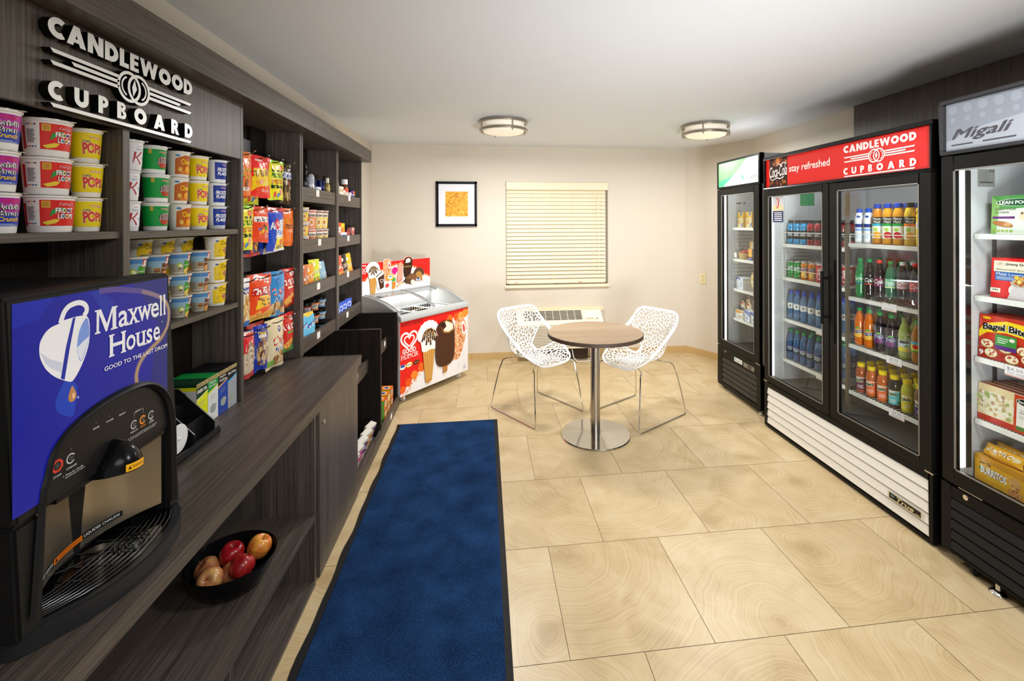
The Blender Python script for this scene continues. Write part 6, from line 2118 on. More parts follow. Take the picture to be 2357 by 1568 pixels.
BX = -1.052
hb = [('reese', bag(.115, .195, .03, '#f0701a', g_reese, 1), 0, .012, -.1, 'orange candy bag with yellow lettering on the top row, nearest the divider'),
      ('star', bag(.150, .195, .035, '#ee1c1a', g_star, 2), 1, .02, -.18, 'red and yellow fruit chew bag on the top row of hooks'),
      ('sour', bag(.145, .200, .035, '#d8e80c', g_sour, 3), 2, .04, -.12, 'lime yellow sour candy bag hanging on the top row of hooks'),
      ('brown', bag(.100, .215, .03, '#3f2818', g_brown, 4), 3, .02, -.25, 'dark brown candy bag at the far end of the top row of hooks'),
      ('sour', None, 4, .015, -.1, 'lime yellow sour candy bag on the second row, nearest the divider'),
      ('mm', bag(.130, .170, .035, '#ee4a22', g_mm, 5), 5, .05, -.15, 'orange-red candy bag with a white band on the second row'),
      ('air', bag(.155, .220, .035, '#1540c0', g_air, 6), 6, .06, -.1, 'bright blue and white candy bag on the second row of hooks'),
      ('reese2', bag(.130, .200, .035, '#f0701a', g_reese2, 7), 7, .03, -.2, 'plain orange candy bag at the far end of the second row'),
      ('pnut', bag(.080, .215, .03, '#e9dcc4', g_pnut, 8), 8, .01, -.1, 'blue and cream nut bag on the third row, nearest the divider'),
      ('chz', bag(.185, .210, .045, '#e23c1c', g_cheez('#ea4a1c', True, '#f0d060', '#e0a83c'), 9), 9, .015, -.15, 'large orange-red cheese cracker bag with a purple and yellow badge'),
      ('chexb', bag(.135, .225, .04, '#3a8fd0', g_chex('#3a8fd0', 'TRAD'), 10), 10, .03, -.35, 'light blue snack mix bag on the third row of hooks'),
      ('chzr', bag(.155, .205, .04, '#c8201c', g_cheez('#cc241c', False, '#f3e0c2', '#b81c18'), 11), 11, .03, -.12, 'red cheese cracker bag at the far end of the third row'),
      ('cook', bag(.110, .210, .035, '#c9b59a', g_cook, 12), 12, .03, -.15, 'red and tan cookie bag on the bottom row, nearest the divider'),
      ('nut', bag(.085, .215, .035, '#1a38a8', g_nut, 13), 13, .03, -.3, 'narrow dark blue nut bag on the bottom row of hooks'),
      ('chext', bag(.150, .245, .045, '#e0cfa5', g_chex('#e4d4ac', ''), 14), 14, .035, -.15, 'cream snack mix bag on the bottom row of hooks'),
      ('chzg', bag(.135, .205, .04, '#c8201c', g_cheez('#cc241c', False, '#5aa84a', '#4a9a4a'), 15), 15, .03, -.12, 'red and green cheese cracker bag at the far end of the bottom row')]
for key, mk, hk, dy, rz, lab in hb:
    y, z = HOOKS[hk]
    place('bag_' + key, mk, (BX, y + dy, z - .008), rz, lab, 'snack bag', 'bags on the hooks')
for key, hk, dy, dz, x, lab in (('star', 0, .085, -.006, -1.10, 'red candy bag tucked behind the orange bag on the top row'), ('sour', 1, .03, -.03, -1.10, 'lime yellow bag showing below the red and yellow bag'),
                                ('dkblue', 5, .06, -.045, -1.095, 'dark blue bag hanging low behind the orange-red candy bag'), ('star', 4, .02, -.04, -1.10, 'red bag showing below the lime bag of the second row'),
                                ('air', 6, .05, -.012, -1.098, 'blue bag on the same hook behind the bright blue candy bag'), ('chz', 10, -.03, -.005, -1.105, 'orange-red cracker bag behind the light blue bag'),
                                ('chzr', 14, -.06, .0, -1.10, 'red cracker bag behind the cream snack mix bag'), ('nut', 12, .02, -.03, -1.10, 'dark blue bag showing below the cookie bag')):
    y, z = HOOKS[hk]
    place('bag_' + key, bag(.140, .19, .03, '#14205f', g_dkblue, 16), (x, y + dy, z - .008 + dz), -.1, lab, 'snack bag', 'bags on the hooks')

# ================================================================ SMALL GOODS ON THE LIPPED SHELVES
def lat(name, prof, mat, n=24): return MB().lathe(prof, n=n, cap=False).obj(name, mat)


def wrap(r, rz=0):
    return lambda u, v, d: ((r + d) * math.cos(u / r + rz), (r + d) * math.sin(u / r + rz), v)


def solo(o, loc, label, cat, rz=0, group=None, rot=None):
    o.location = loc
    o.rotation_euler = rot if rot else (0, 0, rz)
    return tag(o, label, cat, group)


GA = 'toiletries on the top lipped shelf'
ZA, ZBs, ZC_, ZD = 1.6685, 1.3735, 1.1085, .8085
o = lat('spray_bottle', [(0, 0), (.0145, 0), (.016, .004), (.016, .115), (.011, .135), (.0085, .142), (0, .142)], M('#151516', .12))
MB().lathe([(.0085, .1422), (.0115, .145), (.0115, .17), (.009, .175), (.009, .208), (0, .21)], n=18, cap=False).obj('cap', M('#1b1b1d', .15), o)
a = Art(); a.rect(-.012, .04, .012, .11, '#2a2a30').text('LUX', -.006, .085, .006, .10, '#c9c9d0').lines(-.008, .05, .008, .075, 4, '#8a8a92', .25); a.build('label', wrap(.016), o, du=.004)
solo(o, (-1.05, 2.875, ZA), 'tall black pump spray bottle at the near end of the top lipped shelf', 'spray bottle', -.9, GA)
o = lat('roll_on_bottle', [(0, 0), (.016, 0), (.018, .004), (.0185, .09), (.017, .10), (0, .10)], M('#ece9ee', .3))
MB().lathe([(.0182, .1002), (.019, .104), (.019, .135), (.016, .152), (.008, .16), (0, .161)], n=20, cap=False).obj('cap', M('#dfe3ee', .15, 0, 0, 0, .35), o)
a = Art(); a.rect(-.013, .03, .013, .09, '#f4f2f4').poly([(-.004, .06), (.007, .075), (.002, .085)], '#c9332c'); a.build('label', wrap(.0186), o, du=.004)
solo(o, (-1.052, 2.975, ZA), 'white roll-on bottle with a clear domed cap beside the black spray bottle', 'deodorant', -.9, GA)


def can_jar():
    o = lat('blue_tin', [(0, 0), (.024, 0), (.025, .004), (.025, .125), (.026, .128), (.026, .136), (0, .136)], M('#151c4a', .25))
    a = Art(); a.lines(-.016, .03, .016, .07, 4, '#b9bfe0', .4).rect(-.016, .085, .016, .10, '#2a3a8a').rect(-.02, .012, .02, .02, '#8f97c8'); a.build('label', wrap(.025), o, du=.005)
    return o


place('tin', can_jar, (-1.085, 3.085, ZA), -.9, 'dark blue tin standing behind, next to the white roll-on', 'tin', GA)
place('tin', can_jar, (-1.06, 3.165, ZA), -.9, 'navy blue tin in front beside the gold oil bottle', 'tin', GA)
o = lat('oil_bottle', [(0, 0), (.017, 0), (.018, .003), (.018, .105), (.012, .125), (.0095, .13), (0, .13)], M('#c9a860', .12, 0, 0, 0, .4))
MB().lathe([(.0098, .1302), (.0115, .131), (.0115, .163), (0, .164)], n=18, cap=False).obj('cap', M('#ece6d6', .3), o)
a = Art(); a.rect(-.013, .03, .013, .10, '#d8bd7a').lines(-.009, .04, .009, .09, 5, '#8a6a2c', .3); a.build('label', wrap(.0181), o, du=.004)
solo(o, (-1.052, 3.268, ZA), 'slim golden oil bottle with a white cap by the shelf divider', 'bottle', -.9, GA)
for k, (y, c, nm) in enumerate(((3.045, '#9fc0d8', 'pale blue'), (3.10, '#eceaf0', 'white'))):
    o = B('travel_box', M(c, .5), -.025, -.03, 0, .02, .03, .078 + .012 * k)
    a = Art(); a.rect(-.02, .05, .02, .07, '#4a6fb0').lines(-.02, .01, .02, .04, 3, '#8fa4c0', .3); a.build('front_print', lambda u, v, d: (.02 + d, u, v), o)
    solo(o, (-1.066, y, ZA), 'small %s box low in front of the blue tins' % nm, 'box', -.1, GA)
ZA2 = 1.6665
GA2 = 'medicines on the top shelf of the end cabinet'
for k, (y, x, h, c, nm) in enumerate(((3.50, -1.075, .16, '#d9cfb8', 'tall cream medicine box by the divider'), (3.545, -1.058, .13, '#e9e2d6', 'cream medicine box leaning in front of the tall one'), (3.60, -1.056, .105, '#f0ebe4', 'short white medicine box beside the brown bottle'))):
    o = B('medicine_box', M(c, .5), -.03, -.035, 0, .015, .035, h)
    a = Art(); a.rect(-.035, h * .7, .035, h * .86, '#c8b08a').lines(-.028, h * .15, .028, h * .6, 5, '#a89c86', .3); a.build('front_print', lambda u, v, d: (.015 + d, u, v), o)
    solo(o, (x, y, ZA2), nm, 'box', -.1, GA2, (0, .03 * (k == 1), -.1))
o = lat('syrup_bottle', [(0, 0), (.026, 0), (.028, .004), (.028, .125), (.022, .148), (.018, .155), (0, .155)], M('#6b3a1c', .15))
MB().lathe([(.0182, .1552), (.0235, .157), (.0235, .193), (.022, .195), (0, .195)], n=24, cap=False).obj('cap', M('#eeebe8', .4), o)
a = Art(); a.rect(-.03, .02, .03, .125, '#e9dcd6').rect(-.03, .095, .03, .125, '#d8583f').lines(-.02, .03, .02, .08, 5, '#b07a70', .3); a.build('label', wrap(.0281), o, du=.005)
solo(o, (-1.066, 3.70, ZA2), 'brown syrup bottle with a white cap and red label', 'bottle', -.9, GA2)
for k, (y, c1, c2, h, nm) in enumerate(((3.775, '#c9a08a', '#f0e6e0', .10, 'small pinkish pill bottle next to the brown syrup bottle'), (3.835, '#e8e4ea', '#6a3a9a', .118, 'small pill tube with a purple cap'), (3.875, '#e8e4ea', '#d8782c', .116, 'small pill tube with an orange cap'))):
    o = lat('pill_tube', [(0, 0), (.0135, 0), (.0145, .003), (.0145, h - .03), (0, h - .03)], M(c1, .3))
    MB().lathe([(.0146, h - .0298), (.0155, h - .028), (.0155, h), (0, h)], n=18, cap=False).obj('cap', M(c2, .3), o)
    a = Art(); a.rect(-.012, .02, .012, h - .035, '#4a4a8a' if k else '#b98a7a'); a.build('label', wrap(.0146), o, du=.004)
    solo(o, (-1.052, y, ZA2), nm, 'pill bottle', -.9, GA2)

# noodle bowls and cups
GB = 'instant noodles on the second lipped shelf'


def noodle(r0, r1, h, c0, c1, word):
    def mk():
        o = MB().lathe([(0, 0), (r0, 0), (r0 + (r1 - r0) * (h - .008) / h, h - .008), (r1 + .003, h - .006), (r1 + .003, h - .002), (0, h - .002)], n=28, cap=False).obj('noodle_cup', M('#ece4d8', .4))
        MB().lathe([(0, h - .0018), (r1 + .0035, h - .0018), (r1 + .0035, h), (0, h)], n=28, cap=False).obj('lid', M(c0, .4, .2), o)
        a = Art(); w = r0 * 1.5
        a.rect(-w, .004, w, h - .010, c1).rect(-w, h * .62, w, h - .010, '#f2e8dc').rect(-w, h * .86, w, h - .010, c0)
        a.text(word, -w * .6, h * .64, w * .6, h * .82, '#4a2a1c', .03).ell(0, h * .34, w * .34, h * .2, '#f4ecd8', 18).ell(0, h * .34, w * .22, h * .13, '#d8923c', 14)
        a.build('label', conewrap(r0, r1, h), o, du=.006)
        return o
    return mk


ZB0 = ZBs
for k in range(3):
    place('ncup', noodle(.024, .030, .082, '#e2a81c', '#f0c21c', 'Lunch'), (-1.062, 2.875, ZB0 + k * .083), -.9, 'yellow noodle cup by the near divider, %s of three' % LVL[k], 'noodle cup', GB)
for k in range(2):
    place('ntall', noodle(.026, .033, .118, '#d8482c', '#ec8a6a', 'Ramen'), (-1.066, 2.995, ZB0 + k * .119), -.9, 'tall red and white noodle cup, %s of two' % ('lower', 'upper')[k], 'noodle cup', GB)
for k in range(2):
    for j in range(2):
        place('nbowl', noodle(.028, .036, .118, '#8a3a2a', '#f0cf6a', 'Bowl'), (-1.066, 3.115 + j * .10, ZB0 + k * .119), -.9, 'wide noodle bowl, %s, %s the shelf divider' % (('lower', 'upper')[k], ('further from', 'next to')[j]), 'noodle cup', GB)

ZB2 = 1.3765
GB2 = 'small packets on the second shelf of the end cabinet'
for k, (y, x, w, h, c, c2, nm) in enumerate(((3.50, -1.06, .075, .155, '#e2512f', '#f6e4dc', 'red and white packet by the divider of the end cabinet'), (3.60, -1.066, .085, .15, '#f0bf1c', '#e08a1c', 'yellow tea packet beside the red and white one'),
                                          (3.545, -1.036, .09, .083, '#eef0f4', '#2a5fa0', 'low white and blue box in front of the packets'), (3.75, -1.055, .05, .10, '#8f1f22', '#c2504a', 'dark red sachet leaning on the shelf'), (3.85, -1.055, .045, .115, '#e8a09a', '#c2504a', 'narrow pink packet standing at the far end'))):
    place('pk%d' % k, box(w, .02 if x > -1.05 else .035, h, c, lambda a, w, h, c2=c2: a.rect(-w * .4, h * .55, w * .4, h * .8, c2).lines(-w * .35, h * .62, w * .3, h * .74, 2, '#7a5a4a', .35), None, None, 'small_packet'), (x + .012, y, ZB2), 0, nm, 'packet', GB2, (0, -.12 if k == 3 else 0, -.15))


# little crisp bags leaning on the third shelf
def g_mini(c, c2, c3, word):
    def f(a):
        a.rect(0, 0, 1, 1, c).poly([(0, 0), (1, 0), (1, .42), (0, .3)], c2)
        T(a, word, .12, .46, .88, .62, '#f8f2e6', .04, c3, .09, rot=.15)
        for q in range(8): a.blob(random.uniform(.15, .85), random.uniform(.08, .32), .1, random.choice(('#e8b45a', '#d98a3c', '#f3d68a')), 8)
        a.ell(.3, .8, .14, .07, '#f6efe2')
    return f


GC = 'snack packets on the third lipped shelf'
for k, (y, c, c2, c3, wd, nm) in enumerate(((2.875, '#c96a3c', '#8a4a22', '#4a2010', 'Nacho', 'brown-red crisp packet nearest the divider on the third lipped shelf'), (2.96, '#f09a1c', '#e0661c', '#7a2a10', 'UTZ', 'orange crisp packet on the third lipped shelf'),
                                        (3.06, '#d8dc3c', '#7ac03c', '#3a7a1c', 'Lime', 'lime yellow crisp packet standing above the others'), (3.175, '#8fb4cc', '#e8b04a', '#c04a22', 'Mix', 'pale blue and orange packet next to the lime yellow one'))):
    place('mini%d' % k, bag(.105, .17, .03, c, g_mini(c, c2, c3, wd), 30 + k), (-1.07, y, ZC_ + .158 + (.022 if k == 2 else 0)), 0, nm, 'snack bag', GC, (0, -.14, -.25))
ZC2 = 1.0995
GC2 = 'snack packets in the end cabinet'
for k, (y, c, c2, c3, wd, nm) in enumerate(((3.53, '#d8502c', '#e88a4a', '#7a1a10', 'BBQ', 'red-orange crisp packet by the divider in the end cabinet'), (3.635, '#2c2624', '#8a8684', '#c2502c', 'XTRA', 'black crisp packet in the end cabinet'), (3.755, '#f0b81c', '#e07a1c', '#8a4a10', 'Corn', 'yellow and orange crisp packet at the far side of the end cabinet'))):
    place('minie%d' % k, bag(.11, .185, .028, c, g_mini(c, c2, c3, wd), 40 + k), (-1.07, y, ZC2 + .178), 0, nm, 'snack bag', GC2, (.12 if k else 0, -.14, -.25))

# bottom lipped shelves
GD = 'tubs and pouches on the bottom lipped shelf'


def tub_dark(c):
    def mk():
        o = MB().lathe([(0, 0), (.024, 0), (.031, .052), (.033, .054), (.033, .060), (0, .060)], n=22, cap=False).obj('snack_tub', M('#161517', .35))
        MB().lathe([(0, .0602), (.0345, .0602), (.0345, .070), (.033, .0715), (0, .0715)], n=22, cap=False).obj('lid', M('#0f0f10', .25), o)
        a = Art(); a.rect(-.034, .006, .034, .056, '#1a191b').rect(-.034, .006, .034, .014, c).rect(-.034, .040, .034, .052, c).rect(-.02, .016, .018, .042, '#cfcac6').text('ENERGY', -.017, .026, .015, .038, '#3a3638', .02)
        a.build('label', conewrap(.024, .033, .06), o, du=.006)
        return o
    return mk


for k in range(3):
    for j, (c, nm) in enumerate((('#8a2f22', 'red'), ('#d87a3c', 'orange'), ('#7fb0d8', 'blue'))):
        place('dk' + nm, tub_dark(c), (-1.078, 2.965 + j * .125, ZD + k * .0805 - (.004 if k == 0 else 0) + .004), -.9, 'black tub with %s band, %s row of the tub stack' % (nm, LVL[k]), 'snack tub', GD)
for k, (y, x) in enumerate(((2.83, -1.06), (2.905, -1.045))):
    place('pouch', bag(.10, .178, .014, '#4fb0dc', lambda a: (a.rect(0, 0, 1, 1, '#5cb8e0').poly([(0, .8), (1, .92), (1, 1), (0, 1)], '#f0c83c').poly([(0, .42), (1, .62), (1, .72), (0, .54)], '#2a3f9a').poly([(0, 0), (1, 0), (1, .22), (0, .12)], '#f0d87a').ell(.6, .2, .2, .1, '#e89a4a'), T(a, 'Cookies', .1, .5, .9, .62, '#f4f6fa', .03, rot=.2)), 50), (x, y, ZD + .178), 0,
          'light blue cookie pouch %s' % ('against the near divider, bottom lipped shelf', 'leaning in front of the black tubs')[k], 'pouch', GD, (0, -.1, -.25))
GD2 = 'blue wafer packs in the end cabinet'
for k, (y, ry, nm) in enumerate(((3.48, -.5, 'blue wafer pack nearest the divider, end cabinet bottom shelf'), (3.565, -.35, 'blue wafer pack, second from the divider, end cabinet'), (3.655, -.4, 'blue wafer pack, third from the divider, end cabinet'), (3.775, -.3, 'blue wafer pack standing apart at the far side, end cabinet'))):
    place('wafer', bag(.085, .105, .02, '#2a52c8', lambda a: (a.rect(0, 0, 1, 1, '#2a52c8').poly([(0, 0), (1, 0), (1, .3), (0, .2)], '#e8ecf8').ell(.5, .6, .3, .2, '#e8ecf8').ell(.5, .6, .2, .12, '#3a6ae0')), 55), (-1.062, y, ZD + .118), 0, nm, 'wafer pack', GD2, (0, ry * .4, -.3))


# ---- boxes in the low floor display
def rice(c, c2, word):
    def f(a, w, h):
        a.rect(-w / 2, 0, w / 2, h, '#ece6da').rect(-w / 2, h * .35, w / 2, h * .85, c).ell(0, h * .6, w * .36, h * .18, c2, 18)
        a.text(word, -w * .36, h * .54, w * .36, h * .68, '#f8f4ee', .04)
        for k in range(14): a.blob(random.uniform(-w * .4, w * .4), random.uniform(h * .03, h * .32), .008, random.choice(('#e8c02a', '#d8602a', '#7a4a2a', '#f3e2b0')), 7)
        a.lines(-w * .3, h * .9, w * .3, h * .97, 2, '#8a8a7a', .3)
    return f


GE = 'meal boxes leaning in the low floor display'
for k, (y, c, c2, wd, nm) in enumerate(((2.76, '#e0902c', '#f0c84a', 'Pasta', 'orange-fronted meal box nearest the door cabinet'), (2.86, '#d8278a', '#e86ab8', 'Rice', 'pink-fronted meal box in the low display'), (2.965, '#4a2f8a', '#7a5ab8', 'Bowl', 'purple-fronted meal box in the low display'),
                                    (3.07, '#e0a02c', '#c03a2a', 'Chili', 'yellow-fronted meal box in the low display'), (3.175, '#5a3a7a', '#e0902c', 'Meal', 'orange and violet meal box furthest along the low display'))):
    place('meal%d' % k, box(.095, .04, .15, '#d9d3c8', rice(c, c2, wd), None, None, 'meal_box'), (-.775, y, .0475), 0, nm, 'box', GE, (0, .30, -.2))
for k, (y, c, nm) in enumerate(((3.0, '#e9e2d2', 'pale meal box lying at the back of the low display'), (3.14, '#c9a24a', 'tan pasta packet at the back of the low display'))):
    place('mealb%d' % k, box(.11, .05, .19, c, rice('#b0884a', '#e6d6b0', 'Soup'), None, None, 'meal_box'), (-.90, y, .046), -.2, nm, 'box', GE)
GF = 'orange and green cartons in the low floor display'


def carton(c, c2):
    def f(a, w, h):
        a.rect(-w / 2, 0, w / 2, h, c).ell(0, h * .55, w * .32, h * .3, '#f4ead2', 18).ell(0, h * .55, w * .26, h * .22, c2, 18).text('TIDE', -w * .2, h * .42, w * .2, h * .68, '#f8f4ee', .03).rect(-w / 2, h * .9, w / 2, h, '#28367a')
    return f


for k, (y, z, c, c2, nm) in enumerate(((3.62, .0455, '#f0741a', '#f2c81c', 'orange carton at the bottom of the near pile in the far bay'), (3.62, .1225, '#f0741a', '#3a9a4a', 'orange carton on top of the near pile in the far bay'),
                                      (3.735, .0455, '#f0a01c', '#e04a1c', 'yellow-orange carton at the bottom of the middle pile'), (3.735, .1225, '#f28a1c', '#f2d01c', 'orange carton on top of the middle pile'),
                                      (3.855, .0455, '#e8661a', '#f2c81c', 'red-orange carton at the bottom of the far pile'), (3.855, .1225, '#f0801a', '#2a3a8a', 'orange carton with a navy stripe on top of the far pile'))):
    place('cart%d' % k, box(.10, .085, .075, c, carton(c, c2), lambda a, d, h: a.rect(0, 0, d, h, '#7ac04a').lines(.01, h * .3, d * .8, h * .7, 3, '#e8f0d8', .3), lambda a, w, d, c=c: a.rect(-w / 2, 0, w / 2, d, c).ell(0, d / 2, w * .3, d * .3, '#f4ead2', 18).ell(0, d / 2, w * .2, d * .2, '#2a3a8a', 14), 'carton'), (-.748, y, z), 0, nm, 'carton', GF)
for k, (y, c, nm) in enumerate(((2.95, '#e8601c', 'flat orange packet on the small shelf of the low display'), (3.10, '#e88a2c', 'second flat orange packet on the small shelf of the low display'))):
    place('flatp%d' % k, box(.11, .07, .095, c, carton(c, '#f2c81c'), None, None, 'packet'), (-.826, y, .5155), 0, nm, 'packet', 'packets on the small shelf of the low display')
place('flatq', box(.09, .06, .078, '#c9a86a', None, None, None, 'packet'), (-.826, 3.78, .5155), 0, 'small tan packet on the small shelf of the far bay', 'packet')

# ================================================================ DRINKS AND FOOD IN THE COOLERS
def liquid(c, alpha=.0, rough=.06):
    """coloured drink seen through its bottle; alpha lets some of what stands behind show"""
    k = ('liq', c, alpha)
    if k in MAT: return MAT[k]
    m, nt, b = newmat('drink_' + c.lstrip('#'))
    b.inputs['Base Color'].default_value = lin(c)
    b.inputs['Roughness'].default_value = rough
    b.inputs['Coat Weight'].default_value = .3
    if alpha:
        t = nt.nodes.new('ShaderNodeBsdfTransparent'); t.inputs['Color'].default_value = tuple(.35 + .65 * v for v in lin(c)[:3]) + (1,)
        mx = nt.nodes.new('ShaderNodeMixShader'); mx.inputs[0].default_value = alpha
        o = nt.nodes['Material Output']
        nt.links.new(b.outputs[0], mx.inputs[1]); nt.links.new(t.outputs[0], mx.inputs[2]); nt.links.new(mx.outputs[0], o.inputs['Surface'])
    nz = nt.nodes.new('ShaderNodeTexNoise'); nz.inputs['Scale'].default_value = 30
    bp = nt.nodes.new('ShaderNodeBump'); bp.inputs['Strength'].default_value = .05
    nt.links.new(nz.outputs['Fac'], bp.inputs['Height']); nt.links.new(bp.outputs[0], b.inputs['Normal'])
    MAT[k] = m
    return m


def bottle(prof, mat, capr, capz, caph, capc, lab=None, lr=0, top=None):
    """body profile [(r,z)], screw cap, wrapped label"""
    def mk():
        o = MB().lathe(prof, n=24, cap=False).obj('drink_bottle', mat)
        if top:                                                # empty part of the bottle above the drink
            MB().lathe(top[0], n=24, cap=False).obj('neck', top[1], o)
        MB().lathe([(0, capz), (capr, capz), (capr, capz + caph - .002), (capr - .002, capz + caph), (0, capz + caph)], n=20, cap=False).obj('cap', M(capc, .35), o)
        if lab:
            a = Art(); lab(a)
            a.build('label', wrap(lr), o, du=.006, lift=.0005, dl=.00004, rough=.3)
        return o
    return mk


def put(key, mk, x, y, z, label, cat, group, rz=3.75):
    return place(key, mk, (x, y, z), rz + random.uniform(-.12, .12), label, cat, group)


def row(key, mk, y, z, nb, lab, cat, group, x0=2.235, dx=.062, dy=.004, rz=3.75):
    """front one and nb behind it"""
    for k in range(nb + 1):
        put(key, mk, x0 + k * dx, y + dy * k, z, lab if k == 0 else lab + ', %s back' % ORD[k], cat, group, rz)


# sports drinks
def l_sport(c):
    def f(a):
        a.rect(-.045, .038, .045, .098, '#14141a').rect(-.045, .028, .045, .038, c).rect(-.02, .062, .028, .080, '#e6e8ee').text('POWER', -.018, .065, .026, .077, '#14141a', .05).rect(.030, .04, .043, .096, '#c9ccd6')
    return f
SPP = [(0, 0), (.022, 0), (.025, .004), (.025, .020), (.0235, .026), (.0235, .102), (.0255, .112), (.025, .128), (.019, .146), (.012, .152), (0, .152)]
SP = {c: bottle(SPP, liquid(h), .0165, .1525, .020, '#131315', l_sport(h), .0237) for c, h in (('blue', '#1289bd'), ('red', '#9a1420'))}
for k, (y, c) in enumerate(((3.152, 'blue'), (3.085, 'blue'), (3.015, 'blue'), (2.943, 'red'), (2.872, 'red'), (2.80, 'red'), (2.728, 'red'))):
    row('sport_' + c, SP[c], y, 1.3655, 3, '%s sports drink, %s from the far wall on the top shelf' % (c, ORD[k]), 'drink bottle', 'sports drinks in the far door')


# cans
def can(c, art):
    def mk():
        o = MB().lathe([(0, .003), (.018, .003), (.0185, 0), (.0205, .002), (.0245, .011), (.0245, .103), (.0205, .115), (.0205, .118), (.019, .118), (.018, .114), (0, .114)], n=26, cap=False).obj('soda_can', M(c, .25, .35))
        MB().lathe([(.0206, .1151), (.0212, .1165), (.0205, .1185), (.0188, .1185), (.018, .1148), (0, .1148)], n=26, cap=False).obj('can_top', M('#c9cacc', .25, .9), o)
        a = Art(); art(a); a.build('label', wrap(.0245), o, du=.006, rough=.25)
        return o
    return mk
def c_sprite(a): a.poly([(-.022, .062), (.024, .075), (.024, .088), (-.022, .075)], '#0d6a34'); T(a, 'Sprite', -.02, .056, .024, .088, '#f2f6f2', .03, '#1f5fa8', .08, rot=.18); a.blob(.02, .02, .008, '#e8e23a')
def c_fanta(a): a.ell(0, .04, .020, .022, '#f6b82c').ell(0, .04, .013, .014, '#f9d67a'); T(a, 'Fanta', -.022, .062, .024, .09, '#f6f2f8', .07, '#f6f2f8', .09, rot=.12); T(a, 'Fanta', -.022, .062, .024, .09, '#1f2a7a', .03, rot=.12); a.ell(.016, .095, .010, .005, '#7ac04a'); a.rect(.004, .016, .02, .026, '#f3e6da')
def c_cola(a): T(a, 'Cola', -.04, .045, .04, .068, '#f4f2f2', .02, shear=.4, rot=PI / 2); a.line([(.016, .015), (.019, .06), (.015, .10)], .003, '#e4e2e2')
CANS = dict(green=can('#0f9a48', c_sprite), orange=can('#f08a12', c_fanta), red=can('#d2161c', c_cola))
for k, (y, c) in enumerate(((3.150, 'green'), (3.080, 'green'), (3.006, 'orange'), (2.931, 'orange'), (2.857, 'red'), (2.783, 'red'), (2.709, 'red'))):
    row('can_' + c, CANS[c], y, 1.1205, 4, '%s soda can, %s from the far wall' % (c, ORD[k]), 'soda can', 'soda cans in the far door', dx=.053)

# still water with blue caps
def l_water(a): a.rect(-.055, .078, .055, .118, '#eef1f4'); a.poly([(-.006, .107), (.006, .107), (.004, .094), (0, .089), (-.004, .094)], '#4a4438').ell(0, .103, .003, .003, '#e2c14a', 10); a.lines(-.03, .082, .03, .087, 1, '#b9c2cc', .3)
WTP = [(0, 0), (.020, 0), (.0235, .005), (.0245, .020), (.0235, .030), (.0245, .040), (.0235, .050), (.0245, .060), (.0238, .075), (.0238, .122), (.0248, .128), (.024, .150), (.017, .172), (.0115, .182), (.0115, .187), (0, .187)]
WT = bottle(WTP, liquid('#5d8fc0', .38, .04), .0135, .1872, .020, '#1246c8', l_water, .0241)
for k, y in enumerate((3.152, 3.085, 3.014, 2.937, 2.862, 2.787, 2.712)):
    row('water', WT, y, .8175, 3 if k else 1, 'water bottle with blue cap, %s from the far wall' % ORD[k], 'water bottle', 'water bottles with blue caps')

# dark blue label water with green caps
def l_das(a): a.rect(-.06, .055, .06, .105, '#14295c').rect(-.06, .098, .06, .104, '#4a3f8a'); T(a, 'DASANI', -.026, .072, .028, .094, '#e6ecf4', .01); a.poly([(.002, .062), (.010, .070), (.006, .076), (.0, .072)], '#2fae5a'); a.rect(-.06, .094, .06, .0965, '#cfd8ec')
DSP = [(0, 0), (.017, 0), (.0235, .006), (.0255, .022), (.024, .035), (.0258, .048), (.0255, .108), (.0265, .118), (.0265, .140), (.020, .168), (.0125, .192), (.0115, .203), (0, .203)]
DS = bottle(DSP, liquid('#4f7fb5', .42, .04), .0135, .2032, .018, '#0f8f48', l_das, .0261)
for k, y in enumerate((3.155, 3.088, 3.018, 2.949, 2.873, 2.797, 2.722)):
    row('das', DS, y, .5215, 2 if k else 0, 'clear bottle with green cap and navy label, %s from the far wall' % ORD[k], 'water bottle', 'water bottles with green caps', dx=.066)

# ---- near door: juices
JG = 'juices on the top shelf behind the near door'
def l_milk(a): a.rect(-.055, .01, .055, .15, '#f0f3f8').ell(0, .158, .010, .007, '#2a4fa0').rect(-.022, .095, .024, .118, '#22337f').rect(-.022, .075, .024, .088, '#7fb0e0').rect(-.055, .03, .055, .05, '#dbe6f4').lines(-.02, .125, .02, .14, 2, '#8a93a8', .4)
MLP = [(0, 0), (.022, 0), (.024, .004), (.024, .05), (.021, .065), (.021, .09), (.025, .120), (.025, .150), (.017, .178), (.013, .184), (0, .184)]
ML = bottle(MLP, M('#eef2f8', .25), .0165, .1842, .022, '#1a4fc0', l_milk, .0238)
def l_juice(c1, c2):
    def f(a): a.rect(-.045, .035, .045, .155, '#eef0e4').rect(-.045, .118, .045, .155, '#2a2620'); T(a, 'Minute', -.020, .138, .022, .152, '#f2efe6', .03); T(a, 'Maid', -.016, .121, .016, .135, '#f2efe6', .03); a.rect(-.045, .104, .045, .118, c1).ell(0, .055, .018, .018, c2).ell(.012, .05, .012, .012, c2).blob(-.005, .085, .013, '#a8cc4a')
    return f
JUP = [(0, 0), (.023, 0), (.0265, .004), (.0265, .155), (.027, .168), (.022, .190), (.0155, .205), (0, .205)]
JU = {n: bottle(JUP, liquid(l), .0185, .2052, .024, cp, l_juice(c1, c2), .0268) for n, l, cp, c1, c2 in (('orange-teal', '#c07a1c', '#17338f', '#2fa5b5', '#e8a01c'), ('apple', '#c98a1c', '#17338f', '#14993f', '#c4202a'), ('orange', '#d8b02c', '#2a2622', '#ee7a12', '#f0a81c'))}
